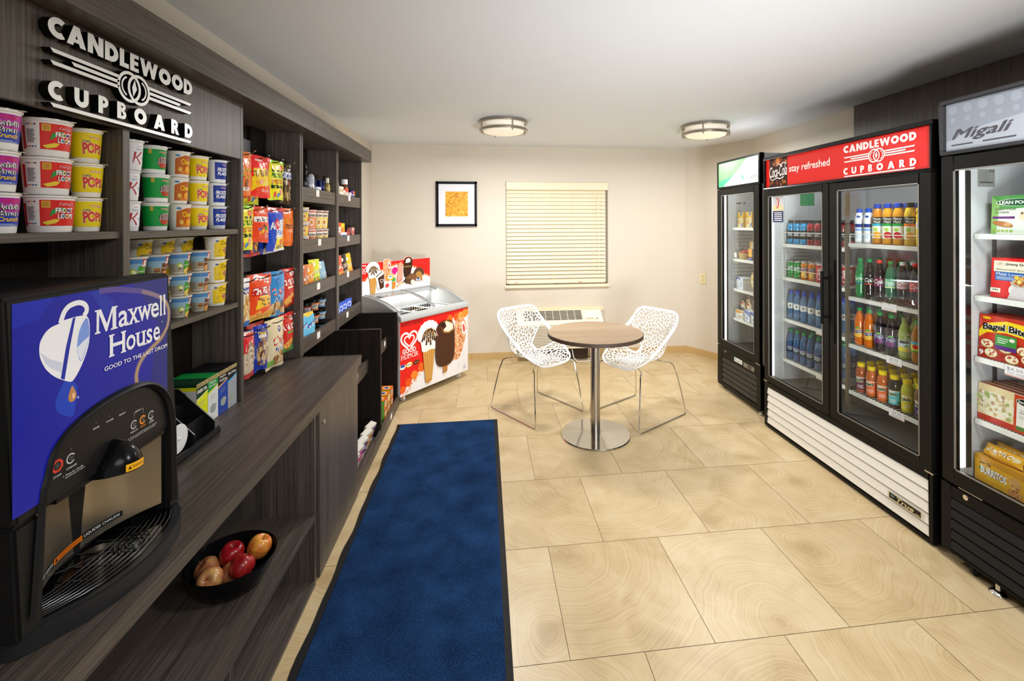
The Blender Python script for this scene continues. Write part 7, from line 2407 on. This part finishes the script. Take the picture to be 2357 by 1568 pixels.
def l_yel(a): a.rect(-.05, .02, .05, .16, '#f2cf1c').rect(-.05, .09, .05, .125, '#f4f2ea'); T(a, 'Nesquik', -.02, .095, .024, .12, '#1f3fa0', .04, rot=.1); a.ell(0, .05, .018, .02, '#e08a2c')
YL = bottle([(0, 0), (.023, 0), (.025, .004), (.025, .06), (.022, .075), (.025, .09), (.025, .16), (.015, .185), (0, .185)], M('#f2cf1c', .3), .016, .1852, .02, '#d8222a', l_yel, .0252)
for y, key, mk, lab in ((2.527, 'milk', ML, 'white milk bottle with blue cap nearest the centre post'), (2.462, 'milk', ML, 'white milk bottle with blue cap, second from the centre post'),
                        (2.398, 'ju1', JU['orange-teal'], 'juice bottle with a teal label band'), (2.330, 'ju2', JU['apple'], 'juice bottle with green label band next to the teal one'), (2.262, 'ju2', JU['apple'], 'juice bottle with green label band next to the orange one'),
                        (2.192, 'ju3', JU['orange'], 'juice bottle with black cap and an orange label band'), (2.125, 'yel', YL, 'yellow bottle with a red cap at the near end of the top shelf'), (2.06, 'ju3', JU['orange'], 'juice bottle with black cap at the near end of the top shelf')):
    row(key, mk, y, 1.3985, 2 if key != 'milk' else 1, lab, 'drink bottle', JG, dx=.064)

# sodas
SG = 'soda bottles on the second shelf behind the near door'
def l_soda(c, word, wc, c2):
    def f(a): a.rect(-.06, .085, .06, .135, c).rect(-.06, .085, .06, .092, c2); T(a, word, -.024, .100, .026, .124, wc, .02, shear=.3); a.rect(.035, .09, .05, .13, '#e4e2e0').ell(-.002, .095, .003, .003, '#f4f2f2', 10)
    return f
SDP = [(0, 0), (.018, 0), (.0245, .008), (.0268, .030), (.0245, .060), (.0258, .085), (.0262, .140), (.0262, .150), (.020, .180), (.0125, .205), (.0115, .215), (0, .215)]
CLR = glassmat('clear_bottle', (.9, .93, .92))
SD = {}
for n, liq, al, cp, lc, w_, wc, c2 in (('sprite', '#1c8a48', .15, '#12914a', '#1da057', 'Sprite', '#f2f6f2', '#2a5fa8'), ('zero', '#1b0d09', 0, '#159050', '#161313', 'Cola', '#f2f0f0', '#c0401c'), ('cherry', '#1f0c0c', 0, '#e23a1c', '#6d1436', 'Cola', '#f4eef0', '#8a2a7a'),
                                       ('pale', '#2f7a52', .25, '#12914a', '#7fc29a', 'Fresca', '#e8f4ec', '#d8e8a0'), ('diet', '#22110c', 0, '#e9e9ea', '#d9dadc', 'Coke', '#c0202a', '#8a2a30'), ('coke', '#1d0c08', 0, '#e2281c', '#d8221c', 'Cola', '#f6f2f2', '#b0141c')):
    SD[n] = bottle(SDP, liquid(liq, al), .0135, .2152, .018, cp, l_soda(lc, w_, wc, c2), .0265)
for y, key, lab in ((2.522, 'sprite', 'green soda bottle nearest the centre post'), (2.455, 'zero', 'dark cola bottle with black label and green cap'), (2.386, 'cherry', 'dark cola bottle with purple label and orange-red cap'),
                    (2.313, 'pale', 'green soda bottle with a pale green label'), (2.238, 'diet', 'dark cola bottle with silver label and white cap'), (2.162, 'coke', 'dark cola bottle with red label and red cap'), (2.088, 'coke', 'second dark cola bottle with red label at the near end')):
    row('soda_' + key, SD[key], y, 1.0755, 2, lab, 'drink bottle', SG, dx=.066)
# crumpled clear plastic in front of the sodas
pl = MB()
rnd = random.Random(3)
NX, NY = 7, 34
vs = []
for i in range(NX + 1):
    for j in range(NY + 1):
        vs.append((2.158 + .045 * i / NX, 2.0 + .40 * j / NY, 1.083 + .040 * math.sin(PI * i / NX) ** .6 + rnd.uniform(-.008, .010)))
pl.add(vs, [(i * (NY + 1) + j, (i + 1) * (NY + 1) + j, (i + 1) * (NY + 1) + j + 1, i * (NY + 1) + j + 1) for i in range(NX) for j in range(NY)])
tag(pl.obj('plastic_wrap', glassmat('crumpled_wrap', (.72, .72, .72), 1.0), None, fix=False), 'crumpled clear plastic wrap lying along the shelf front below the cola bottles', 'plastic wrap')

# orange, grape, lemonade
OG = 'soda bottles on the third shelf behind the near door'
FAP = [(0, 0), (.018, 0), (.0250, .008), (.0275, .030), (.0265, .055), (.0275, .085), (.0285, .140), (.022, .168), (.0130, .192), (.0115, .203), (0, .203)]
def l_fan(c, c2): return lambda a: (a.rect(-.06, .050, .06, .098, c).ell(0, .066, .020, .018, c2), T(a, 'Fanta', -.026, .072, .028, .10, '#f4f2f8', .08, rot=.12), T(a, 'Fanta', -.026, .072, .028, .10, '#1d2470', .03, rot=.12), a.ell(.0, .104, .013, .006, '#6ab04a'))
FA = {'orange': bottle(FAP, liquid('#e8730c', .1), .0135, .2032, .019, '#159a4a', l_fan('#f5a01c', '#f7c24a'), .0281), 'grape': bottle(FAP, liquid('#1b0f1c'), .0135, .2032, .019, '#159a4a', l_fan('#4a2080', '#7a2a6a'), .0281)}
def l_lem(a): a.rect(-.06, .045, .06, .105, '#cfe0e8').rect(-.06, .045, .06, .068, '#f2de2c').rect(-.02, .088, .024, .102, '#2a2a2c').ell(.012, .075, .009, .005, '#4a9a3a')
LEM = bottle(FAP, liquid('#b5c86a', .15), .0135, .2032, .019, '#8fae5a', l_lem, .0281)
def l_tea(a): a.rect(-.06, .06, .06, .115, '#e9dc4a').rect(-.06, .10, .06, .115, '#4fb0d0').ell(-.004, .088, .014, .012, '#d8281c').rect(-.06, .06, .06, .07, '#5aa02c')
TEA = bottle(FAP, liquid('#b5762c', .1), .0135, .2032, .019, '#2fa04a', l_tea, .0281)
for y, key, mk, lab in ((2.528, 'fo', FA['orange'], 'orange soda bottle nearest the centre post'), (2.458, 'fo', FA['orange'], 'orange soda bottle next to the grape soda'), (2.385, 'fg', FA['grape'], 'dark grape soda bottle next to the orange soda'),
                        (2.308, 'fg', FA['grape'], 'dark grape soda bottle next to the lemonade'), (2.228, 'lem', LEM, 'pale green lemonade bottle'), (2.152, 'tea', TEA, 'tea bottle with yellow label and green cap'), (2.076, 'tea', TEA, 'second tea bottle with yellow label at the near end')):
    row(key, mk, y, .7895, 2, lab, 'drink bottle', OG, dx=.067)

# short juice bottles with yellow caps
YG = 'juice bottles with yellow caps'
SJP = [(0, 0), (.022, 0), (.0265, .005), (.0265, .090), (.0285, .098), (.0290, .112), (.025, .138), (.0165, .152), (0, .152)]
def l_spl(c, c2): return lambda a: (a.rect(-.06, .018, .06, .092, c).rect(-.06, .088, .06, .094, '#efe4da').rect(-.024, .062, .0, .086, '#f2f0d8') and None, T(a, 'splash', -.024, .060, .018, .084, '#1f4a2a', .06, '#f2f2e0', .12), a.lines(-.014, .03, .018, .05, 3, '#f4efe8', .35).blob(.026, .03, .008, c2, 8))
SJ = {n: bottle(SJP, liquid(l, .08), .0205, .1522, .023, '#f2d411', l_spl(c, c2), .0267) for n, l, c, c2 in (('plum', '#b0522c', '#6d1a48', '#8a2a5a'), ('peach', '#c8642a', '#ef6e3a', '#f2a03c'), ('berry', '#23202c', '#55c0d0', '#3a5a2a'), ('lemon', '#c8c83a', '#e6dc3a', '#f0c01c'), ('violet', '#7a5a3a', '#4a3a7a', '#8a5ab0'))}
for y, n, lab in ((2.518, 'plum', 'short juice bottle with a plum label by the centre post'), (2.443, 'peach', 'short juice bottle with orange label next to the plum one'), (2.366, 'peach', 'short juice bottle with orange label next to the blue one'),
                  (2.290, 'berry', 'short dark juice bottle with a light blue label'), (2.212, 'lemon', 'short yellow-green lemonade bottle'), (2.136, 'violet', 'short juice bottle with a violet label'), (2.06, 'lemon', 'second short yellow-green bottle at the near end')):
    row('sj_' + n, SJ[n], y, .5095, 2, lab, 'drink bottle', YG, dx=.068)

# ---- freezer: boxed food, faces printed on -X
def fbox(w, d, h, base, art, name='frozen_food_box', side='#d9d2c8'):
    def mk():
        o = MB().box(0, -w / 2, 0, d, w / 2, h).obj(name, M(base, .35), None, .0012)
        a = Art(); art(a, w, h)
        a.build('front_print', lambda u, v, e: (-e, -u, v), o, lift=.0004, dl=.00004, rough=.3)
        return o
    return mk
def p_lean(a, w, h):
    x = w / 2
    a.rect(-x, 0, x, h, '#e6eee0').poly([(-x, h), (x, h), (x, h * .72), (-x, h * .62)], '#4fa04a').poly([(-x, 0), (-x * .8, 0), (-x * .7, h * .8), (-x, h)], '#8fc06a')
    a.ell(-.02 * 0, h * .82, w * .42, h * .10, '#f2f4ee').ell(0, h * .82, w * .405, h * .09, '#0f5a30'); T(a, 'LEAN POCKETS', -w * .36, h * .775, w * .36, h * .865, '#f6f5f0', .03, sp=.95)
    T(a, 'PHILLY STEAK', -x * .86, h * .62, -x * .1, h * .67, '#5a4a44'); T(a, '& CHEESE', -x * .86, h * .54, -x * .35, h * .59, '#5a4a44'); a.rect(-x * .95, h * .40, -x * .15, h * .46, '#6a1f7a')
    a.ell(w * .27, h * .58, w * .25, h * .15, '#c9924a', 20, .5).ell(w * .20, h * .47, w * .21, h * .12, '#e8d8b8', 20, .1)
    for k in range(26): a.blob(w * .2 + random.uniform(-.16, .16) * w, h * .47 + random.uniform(-.09, .09) * h, w * .03, random.choice(('#b87a4a', '#f2e6cc', '#8a5a34', '#d8b08a')), 7)
    a.ell(-w * .28, h * .26, w * .19, h * .07, '#b5713a', 18, -.2).ell(-w * .2, h * .25, w * .07, h * .05, '#d8a06a', 14)
    a.rect(w * .14, h * .04, x, h * .28, '#0f5a30'); T(a, 'HEARTY', w * .2, h * .2, w * .42, h * .27, '#f0e02c', .03); a.lines(w * .2, h * .06, w * .44, h * .17, 3, '#e8ece4', .4)
    for k in range(5): a.ell(-x * .85 + k * w * .075, h * .09, w * .028, h * .03, '#a8c84a', 10)
def p_jimmy(a, w, h):
    x = w / 2
    a.rect(-x, 0, x, h, '#e01c1c').rect(-x * .9, h * .66, x * .62, h * .93, '#efe6d2').rect(-x * .84, h * .44, x * .58, h * .66, '#1f62b0')
    a.ell(-x * .62, h * .85, w * .085, h * .055, '#c9a25a').ell(-x * .62, h * .85, w * .075, h * .046, '#efe6d2'); T(a, 'JD', -x * .7, h * .825, -x * .54, h * .875, '#8a1c1c', .02)
    T(a, 'Jimmy Dean', -x * .42, h * .81, x * .54, h * .89, '#2a2320', .03); T(a, 'BREAKFAST BOWL', -x * .8, h * .69, x * .5, h * .735, '#8a7a5a'); T(a, 'Meat Lovers', -x * .78, h * .565, x * .3, h * .64, '#f2efe6', .03); a.lines(-x * .78, h * .47, x * .2, h * .55, 3, '#cfdcf0', .4)
    a.ell(x * .45, h * .22, w * .36, h * .24, '#e9e4e0').ell(x * .45, h * .40, w * .33, h * .12, '#c9b29a')
    for k in range(30): a.blob(x * .5 + random.uniform(-.28, .3) * w, h * .43 + random.uniform(-.07, .13) * h, w * .05, random.choice(('#f0d04a', '#f6e27a', '#b8683a', '#e8b04a', '#d88a5a')), 8)
    a.poly([(-x * .3, 0), (-x * .05, h * .32), (x, h * .30), (x, 0)], '#dcd4d6').rect(-x, h * .13, -x * .58, h * .24, '#efe6d2'); T(a, '24g', -x * .92, h * .155, -x * .66, h * .22, '#3a2a22', .02)
def p_bagel(a, w, h):
    x = w / 2
    a.rect(-x, 0, x, h, '#c8341c').rect(-x, 0, x, h * .45, '#a8281a').poly([(-x, h * .46), (-x * .7, h * .60), (0, h * .66), (x, h * .58), (x, h * .88), (0, h * .92), (-x * .8, h * .80), (-x, h * .62)], '#f5d41c')
    T(a, 'Bagel Bites', -x * .86, h * .60, x * .86, h * .84, '#f4efe6', .09, '#1c1614', .13, rot=-.02, warp=lambda q, y: (q, y * .8 + .2 * math.sin(q * PI))); T(a, 'Bagel Bites', -x * .86, h * .60, x * .86, h * .84, '#1c1614', .03, rot=-.02, warp=lambda q, y: (q, y * .8 + .2 * math.sin(q * PI)))
    a.ell(-x * .72, h * .93, w * .08, h * .03, '#f0c01c')
    for cx, cy in ((-.34, .34), (-.26, .14), (.0, .30), (.12, .10), (.32, .33), (.40, .16)):
        a.ell(cx * w, cy * h, w * .125, h * .105, '#b87a34', 18).ell(cx * w, cy * h + h * .01, w * .115, h * .09, '#f0e2c4', 18)
        for k in range(10): a.blob(cx * w + random.uniform(-.08, .08) * w, cy * h + random.uniform(-.06, .07) * h, w * .02, random.choice(('#b0442a', '#c8603a')), 7)
    a.rect(-w * .18, h * .34, w * .20, h * .60, '#3f8f3a').rect(-w * .18, h * .27, w * .20, h * .36, '#5a2a80').lines(-w * .14, h * .42, w * .06, h * .56, 3, '#dff0d8', .4).ell(w * .12, h * .52, w * .05, h * .04, '#f2e6e0'); T(a, '9', -x * .95, h * .06, -x * .78, h * .18, '#f4f2ee', .03)
def p_stouf(a, w, h):
    x = w / 2
    a.rect(-x, 0, x, h, '#c02a1c').rect(-x, h * .16, x, h, '#e6d0a0').ell(-w * .2, h * .5, w * .34, h * .34, '#efe4c8', 24)
    for k in range(60): a.blob(-w * .2 + random.uniform(-.3, .3) * w, h * .5 + random.uniform(-.28, .28) * h, w * .04, random.choice(('#f3ead0', '#d8c08a', '#a8b86a', '#c9a878', '#f6f0e0', '#b8906a')), 7)
    a.rect(w * .14, h * .02, x, h * .98, '#c8401c').rect(w * .18, h * .08, x * .96, h * .86, '#f0ece4'); a.ell(w * .33, h * .82, w * .165, h * .09, '#e8e2d4').ell(w * .33, h * .82, w * .155, h * .08, '#1c1412'); T(a, "Stouffer's", w * .20, h * .785, w * .46, h * .855, '#f6f2ea', .02)
    T(a, 'turkey', w * .24, h * .58, w * .42, h * .63, '#8a7a70'); T(a, 'tetrazzini', w * .22, h * .52, w * .44, h * .57, '#8a7a70'); a.lines(w * .22, h * .40, w * .44, h * .48, 3, '#b8b0a8', .3).rect(w * .18, h * .08, x * .96, h * .18, '#4a7a3a')
def p_burr(a, w, h):
    x = w / 2
    a.rect(-x, 0, x, h, '#e8a814').poly([(-x, h), (x, h), (x, h * .75), (-x, h * .85)], '#c98a12').ell(-x * .72, h * .56, w * .045, h * .09, '#3f8a3a'); T(a, 'Jose Ole', -x * .8, h * .70, -x * .3, h * .84, '#2a1c10', .03)
    T(a, 'BURRITOS', -x * .74, h * .40, x * .34, h * .66, '#4a2a10', .10, rot=-.04); T(a, 'BURRITOS', -x * .74, h * .40, x * .34, h * .66, '#f8f4ea', .04, rot=-.04); T(a, 'BEAN & CHEESE', -x * .5, h * .26, x * .3, h * .36, '#f0d020')
    a.poly([(-x * .6, 0), (-x * .1, h * .15), (x * .1, 0)], '#f2cf1c').ell(w * .33, h * .55, w * .13, h * .2, '#d8a05a', 18).ell(w * .33, h * .2, w * .15, h * .16, '#c98a4a', 18)
    for k in range(16): a.blob(w * .33 + random.uniform(-.1, .1) * w, h * random.uniform(.1, .6), w * .02, random.choice(('#8a4a2a', '#f0d8a0', '#d8b04a', '#b8402a')), 7)
FZG = 'boxed meals in the near freezer'
FB = dict(lean=(fbox(.215, .05, .166, '#1f6a38', p_lean), 'green'), jimmy=(fbox(.19, .05, .172, '#c81c1c', p_jimmy), 'red'), bagel=(fbox(.215, .045, .190, '#b8301c', p_bagel), 'red and yellow'), stouf=(fbox(.225, .032, .160, '#a8381c', p_stouf), 'cream and orange-red'), burr=(fbox(.19, .10, .125, '#d89a14', p_burr), 'yellow'))
for key, yl, x, z, dx, n, lab in (('lean', 1.785, 2.215, 1.4725, .053, 3, 'green boxed pockets on the top freezer shelf'), ('lean', 1.555, 2.215, 1.4725, .053, 2, 'second green box of pockets on the top freezer shelf'),
                                  ('jimmy', 1.783, 2.21, 1.1975, .053, 3, 'red breakfast bowl box on the second freezer shelf'), ('jimmy', 1.58, 2.205, 1.1975, .053, 2, 'second red breakfast bowl box, nearer on the same shelf'),
                                  ('bagel', 1.822, 2.195, .9255, .048, 3, 'red and yellow box of bagel bites on the third freezer shelf'), ('bagel', 1.595, 2.195, .9255, .048, 2, 'second red and yellow bagel box, nearer on the same shelf'),
                                  ('stouf', 1.826, 2.195, .6485, .037, 5, 'cream and orange-red dinner box on the fourth freezer shelf'), ('stouf', 1.59, 2.195, .6485, .037, 5, 'second cream dinner box, nearer on the fourth freezer shelf')):
    w = {'lean': .215, 'jimmy': .19, 'bagel': .215, 'stouf': .225}[key]
    for k in range(n):
        place('fz_' + key, FB[key][0], (x + k * dx, yl - w / 2, z), 0, lab if k == 0 else lab + ', %s back' % ORD[k], 'frozen food box', FZG, (0, .05, 0))
for j, (yl, zz) in enumerate(((1.815, .3735), (1.815, .3735))):
    if j == 0:
        place('fz_burr', FB['burr'][0], (2.165, 1.718, .3735), 0, 'yellow open burrito carton on the freezer floor', 'frozen food box', FZG)
    else:
        place('fz_burr', FB['burr'][0], (2.275, 1.716, .3735), 0, 'yellow burrito carton behind the front one on the freezer floor', 'frozen food box', FZG)
for k in range(2):
    place('wrapb', bag(.155, .055, .04, '#e0a21c', lambda a: (a.rect(0, 0, 1, 1, '#dfa01c'), T(a, 'BURRITO', .1, .35, .8, .7, '#f6f0e4', .04, '#5a2a10', .1), a.ell(.85, .5, .1, .2, '#e8d2a8'))), (2.20 + k * .05, 1.715, .3735 + .125 + .044), 0, 'yellow wrapped burrito sticking up from the open carton, %s row' % ('front', 'rear')[k], 'burrito', None, (0, -.5, PI))
place('fz_blk', fbox(.12, .1, .10, '#3a2d24', lambda a, w, h: a.rect(-w / 2, 0, w / 2, h, '#4a3a2c')), (2.42, 1.70, .3735), 0, 'dark brown carton at the back of the freezer floor', 'carton')

# ---- far cooler: breakfast and snack items
UG = 'food in the far cooler'
ZS = (1.4765, 1.1905, .9185, .6505)
def p_egg(a, w, h):
    x = w / 2
    a.rect(-x, 0, x, h, '#efdca8').rect(-x, h * .62, x, h, '#f0c63a').rect(x * .1, h * .78, x * .7, h, '#5a6fb0').poly([(x * .2, 0), (x, h * .1), (x, h * .35), (x * .4, h * .25)], '#7a86b8').ell(-x * .3, h * .35, w * .25, h * .14, '#e8b86a').lines(-x * .8, h * .7, x * .0, h * .85, 2, '#c98a2c', .3)
for k, y in enumerate((3.945, 3.81, 3.69)):
    place('eggbox', fbox(.12, .06, .138, '#d8a83a', p_egg), (2.30, y, ZS[0]), 0, 'yellow breakfast carton on the top shelf, %s from the far wall' % ORD[k], 'carton', UG, (0, 0, -.15))
# basket with red packets
bk = thing('small_basket', 'small woven basket with an arched handle on the second shelf of the far cooler', 'basket', (2.335, 3.925, ZS[1]))
m, nt, b = newmat('woven_straw'); wv = nt.nodes.new('ShaderNodeTexWave'); wv.inputs['Scale'].default_value = 60; tc = nt.nodes.new('ShaderNodeTexCoord'); rr = nt.nodes.new('ShaderNodeValToRGB'); rr.color_ramp.elements[0].color = lin('#b58a4a'); rr.color_ramp.elements[1].color = lin('#ecd49a'); wv.bands_direction = 'Z'
nt.links.new(tc.outputs['Object'], wv.inputs['Vector']); nt.links.new(wv.outputs['Fac'], rr.inputs['Fac']); nt.links.new(rr.outputs['Color'], b.inputs['Base Color']); b.inputs['Roughness'].default_value = .7
MB().lathe([(0, 0), (.048, 0), (.058, .06), (.055, .06), (.045, .005), (0, .005)], n=24, cap=False).obj('body', m, bk)
MB().tube([(0, .056 * math.cos(PI * i / 12), .055 + .055 * math.sin(PI * i / 12)) for i in range(13)], .0035, 6).obj('handle', M('#5d4630', .6), bk)
for k, (dx, dy) in enumerate(((-.012, .018), (.01, -.02), (.014, .02), (-.014, -.016))):
    q = MB().ball((0, 0, 0), .0195, 12, .9).obj('cheese_round', M('#c01c28', .35))
    solo(q, (2.335 + dx, 3.925 + dy, ZS[1] + .058 + .006 * (k % 2)), 'small red waxed cheese in the basket, %s of four' % ORD[k], 'cheese', 0, 'red cheeses in the basket')
cd = B('price_sign', M('#f2f0ee', .6), -.001, -.04, 0, .001, .04, .045, None, 0)
solo(cd, (2.272, 3.985, ZS[1] + .012), 'blank white card standing in front of the small basket', 'card', -.2)
def p_ora(a, w, h):
    x = w / 2
    a.rect(-x, 0, x, h, '#1f3f8a').rect(-x, h * .28, x, h, '#efab2c').ell(-x * .1, h * .86, w * .1, h * .07, '#f4eee0').lines(-x * .6, h * .4, x * .5, h * .7, 4, '#f8e6b8', .3).lines(-x * .7, h * .06, x * .3, h * .2, 2, '#d8e0f0', .4)
for k, y in enumerate((3.805, 3.70)):
    place('orabox', fbox(.095, .07, .10, '#1f3f8a', p_ora), (2.31, y, ZS[1]), 0, ('orange and blue carton beside the small basket', 'orange and blue carton by the door frame')[k], 'carton', UG, (0, 0, -.2))
for k in range(6):
    o = MB().tube([(0, 0, 0), (.004, 0, .15)], .010, 8).ball((.004, 0, .15), .010, 8).obj('cheese_stick', M(('#efe9dc', '#e8dcc0', '#e6b84a')[k % 3], .3))
    solo(o, (2.335 + .022 * (k // 3), 3.79 + .026 * (k % 3) - .0 , ZS[1] + .006), 'wrapped cheese stick in the orange carton, %s of six' % ORD[k], 'cheese stick', 0, 'cheese sticks')
def p_wht(a, w, h):
    x = w / 2
    a.rect(-x, 0, x, h, '#e8edf6').poly([(-x, h), (-x, h * .72), (-x * .5, h * .85), (x * .3, h * .8), (x * .1, h)], '#2a52b0').ell(x * .45, h * .5, w * .08, h * .2, '#9ab8e0').lines(-x * .8, h * .15, x * .4, h * .3, 2, '#a0b0d0', .3)
place('whtbox', fbox(.155, .09, .105, '#dfe5f0', p_wht), (2.29, 3.945, ZS[2]), 0, 'white and blue cut-open carton on the third shelf of the far cooler', 'carton', UG, (0, 0, -.15))
def p_bag(c): return lambda a: (a.rect(0, 0, 1, 1, c).rect(.1, .3, .9, .6, '#f2ead8').ell(.5, .45, .25, .1, '#e0b04a'), a.lines(.2, .7, .8, .85, 2, '#c9a25a', .4))
place('bread', bag(.12, .16, .05, '#ecd8a8', p_bag('#ecc87a')), (2.33, 3.79, ZS[2] + .148), 0, 'clear-wrapped yellow bread on the third shelf of the far cooler', 'bread', UG, (0, .1, PI - .4))
place('bread', None, (2.40, 3.70, ZS[2] + .148), 0, 'second clear-wrapped yellow bread behind by the door frame', 'bread', UG, (0, .1, PI - .4))
place('sandw', bag(.11, .155, .05, '#e6d2b0', lambda a: (a.rect(0, 0, 1, 1, '#e6d3b0').rect(.05, .6, .95, .8, '#f0ead8').poly([(.1, .9), (.9, .85), (.9, .95), (.1, .98)], '#c0402c').ell(.5, .4, .3, .12, '#d8a86a').rect(.6, .55, .9, .65, '#4a52a0'))), (2.40, 3.985, ZS[3] + .145 + .04), 0, 'packed sandwich standing at the back of the bottom shelf by the wall', 'sandwich', UG, (0, .2, PI - .3))
place('sandw', None, (2.40, 3.88, ZS[3] + .145 + .04), 0, 'packed sandwich standing at the back, second from the wall', 'sandwich', UG, (0, .2, PI - .3))
place('sandw', None, (2.345, 3.985, ZS[3] + .145), 0, 'packed sandwich in front against the far wall', 'sandwich', UG, (0, .25, PI - .3))
place('sandw', None, (2.345, 3.885, ZS[3] + .145), 0, 'packed sandwich in front, second from the far wall', 'sandwich', UG, (0, .25, PI - .3))
def p_ybx(a, w, h): a.rect(-w / 2, 0, w / 2, h, '#f2efe8').poly([(-w / 2, h), (-w * .2, h * .6), (w / 2, h * .9), (w / 2, h)], '#e8a82c').rect(-w * .1, h * .1, w * .4, h * .5, '#cfc9be')
place('ybx', fbox(.16, .03, .075, '#efe9dc', p_ybx), (2.282, 3.945, ZS[3]), 0, 'white and yellow tray box at the far wall on the bottom shelf', 'carton', UG, (0, 0, -.1))
def p_blu(a, w, h): a.rect(-w / 2, 0, w / 2, h, '#e6ecf6').poly([(-w / 2, h), (w / 2, h), (w / 2, h * .5), (-w / 2, h * .8)], '#2f5cc0').ell(0, h * .35, w * .2, h * .15, '#8fa8d8')
for k, y in enumerate((3.815, 3.715)):
    place('blu', fbox(.095, .06, .095, '#dfe6f2', p_blu), (2.285, y, ZS[3]), 0, 'white and blue small carton on the bottom shelf, %s from the wall' % ORD[k + 1], 'carton', UG, (0, 0, -.1))
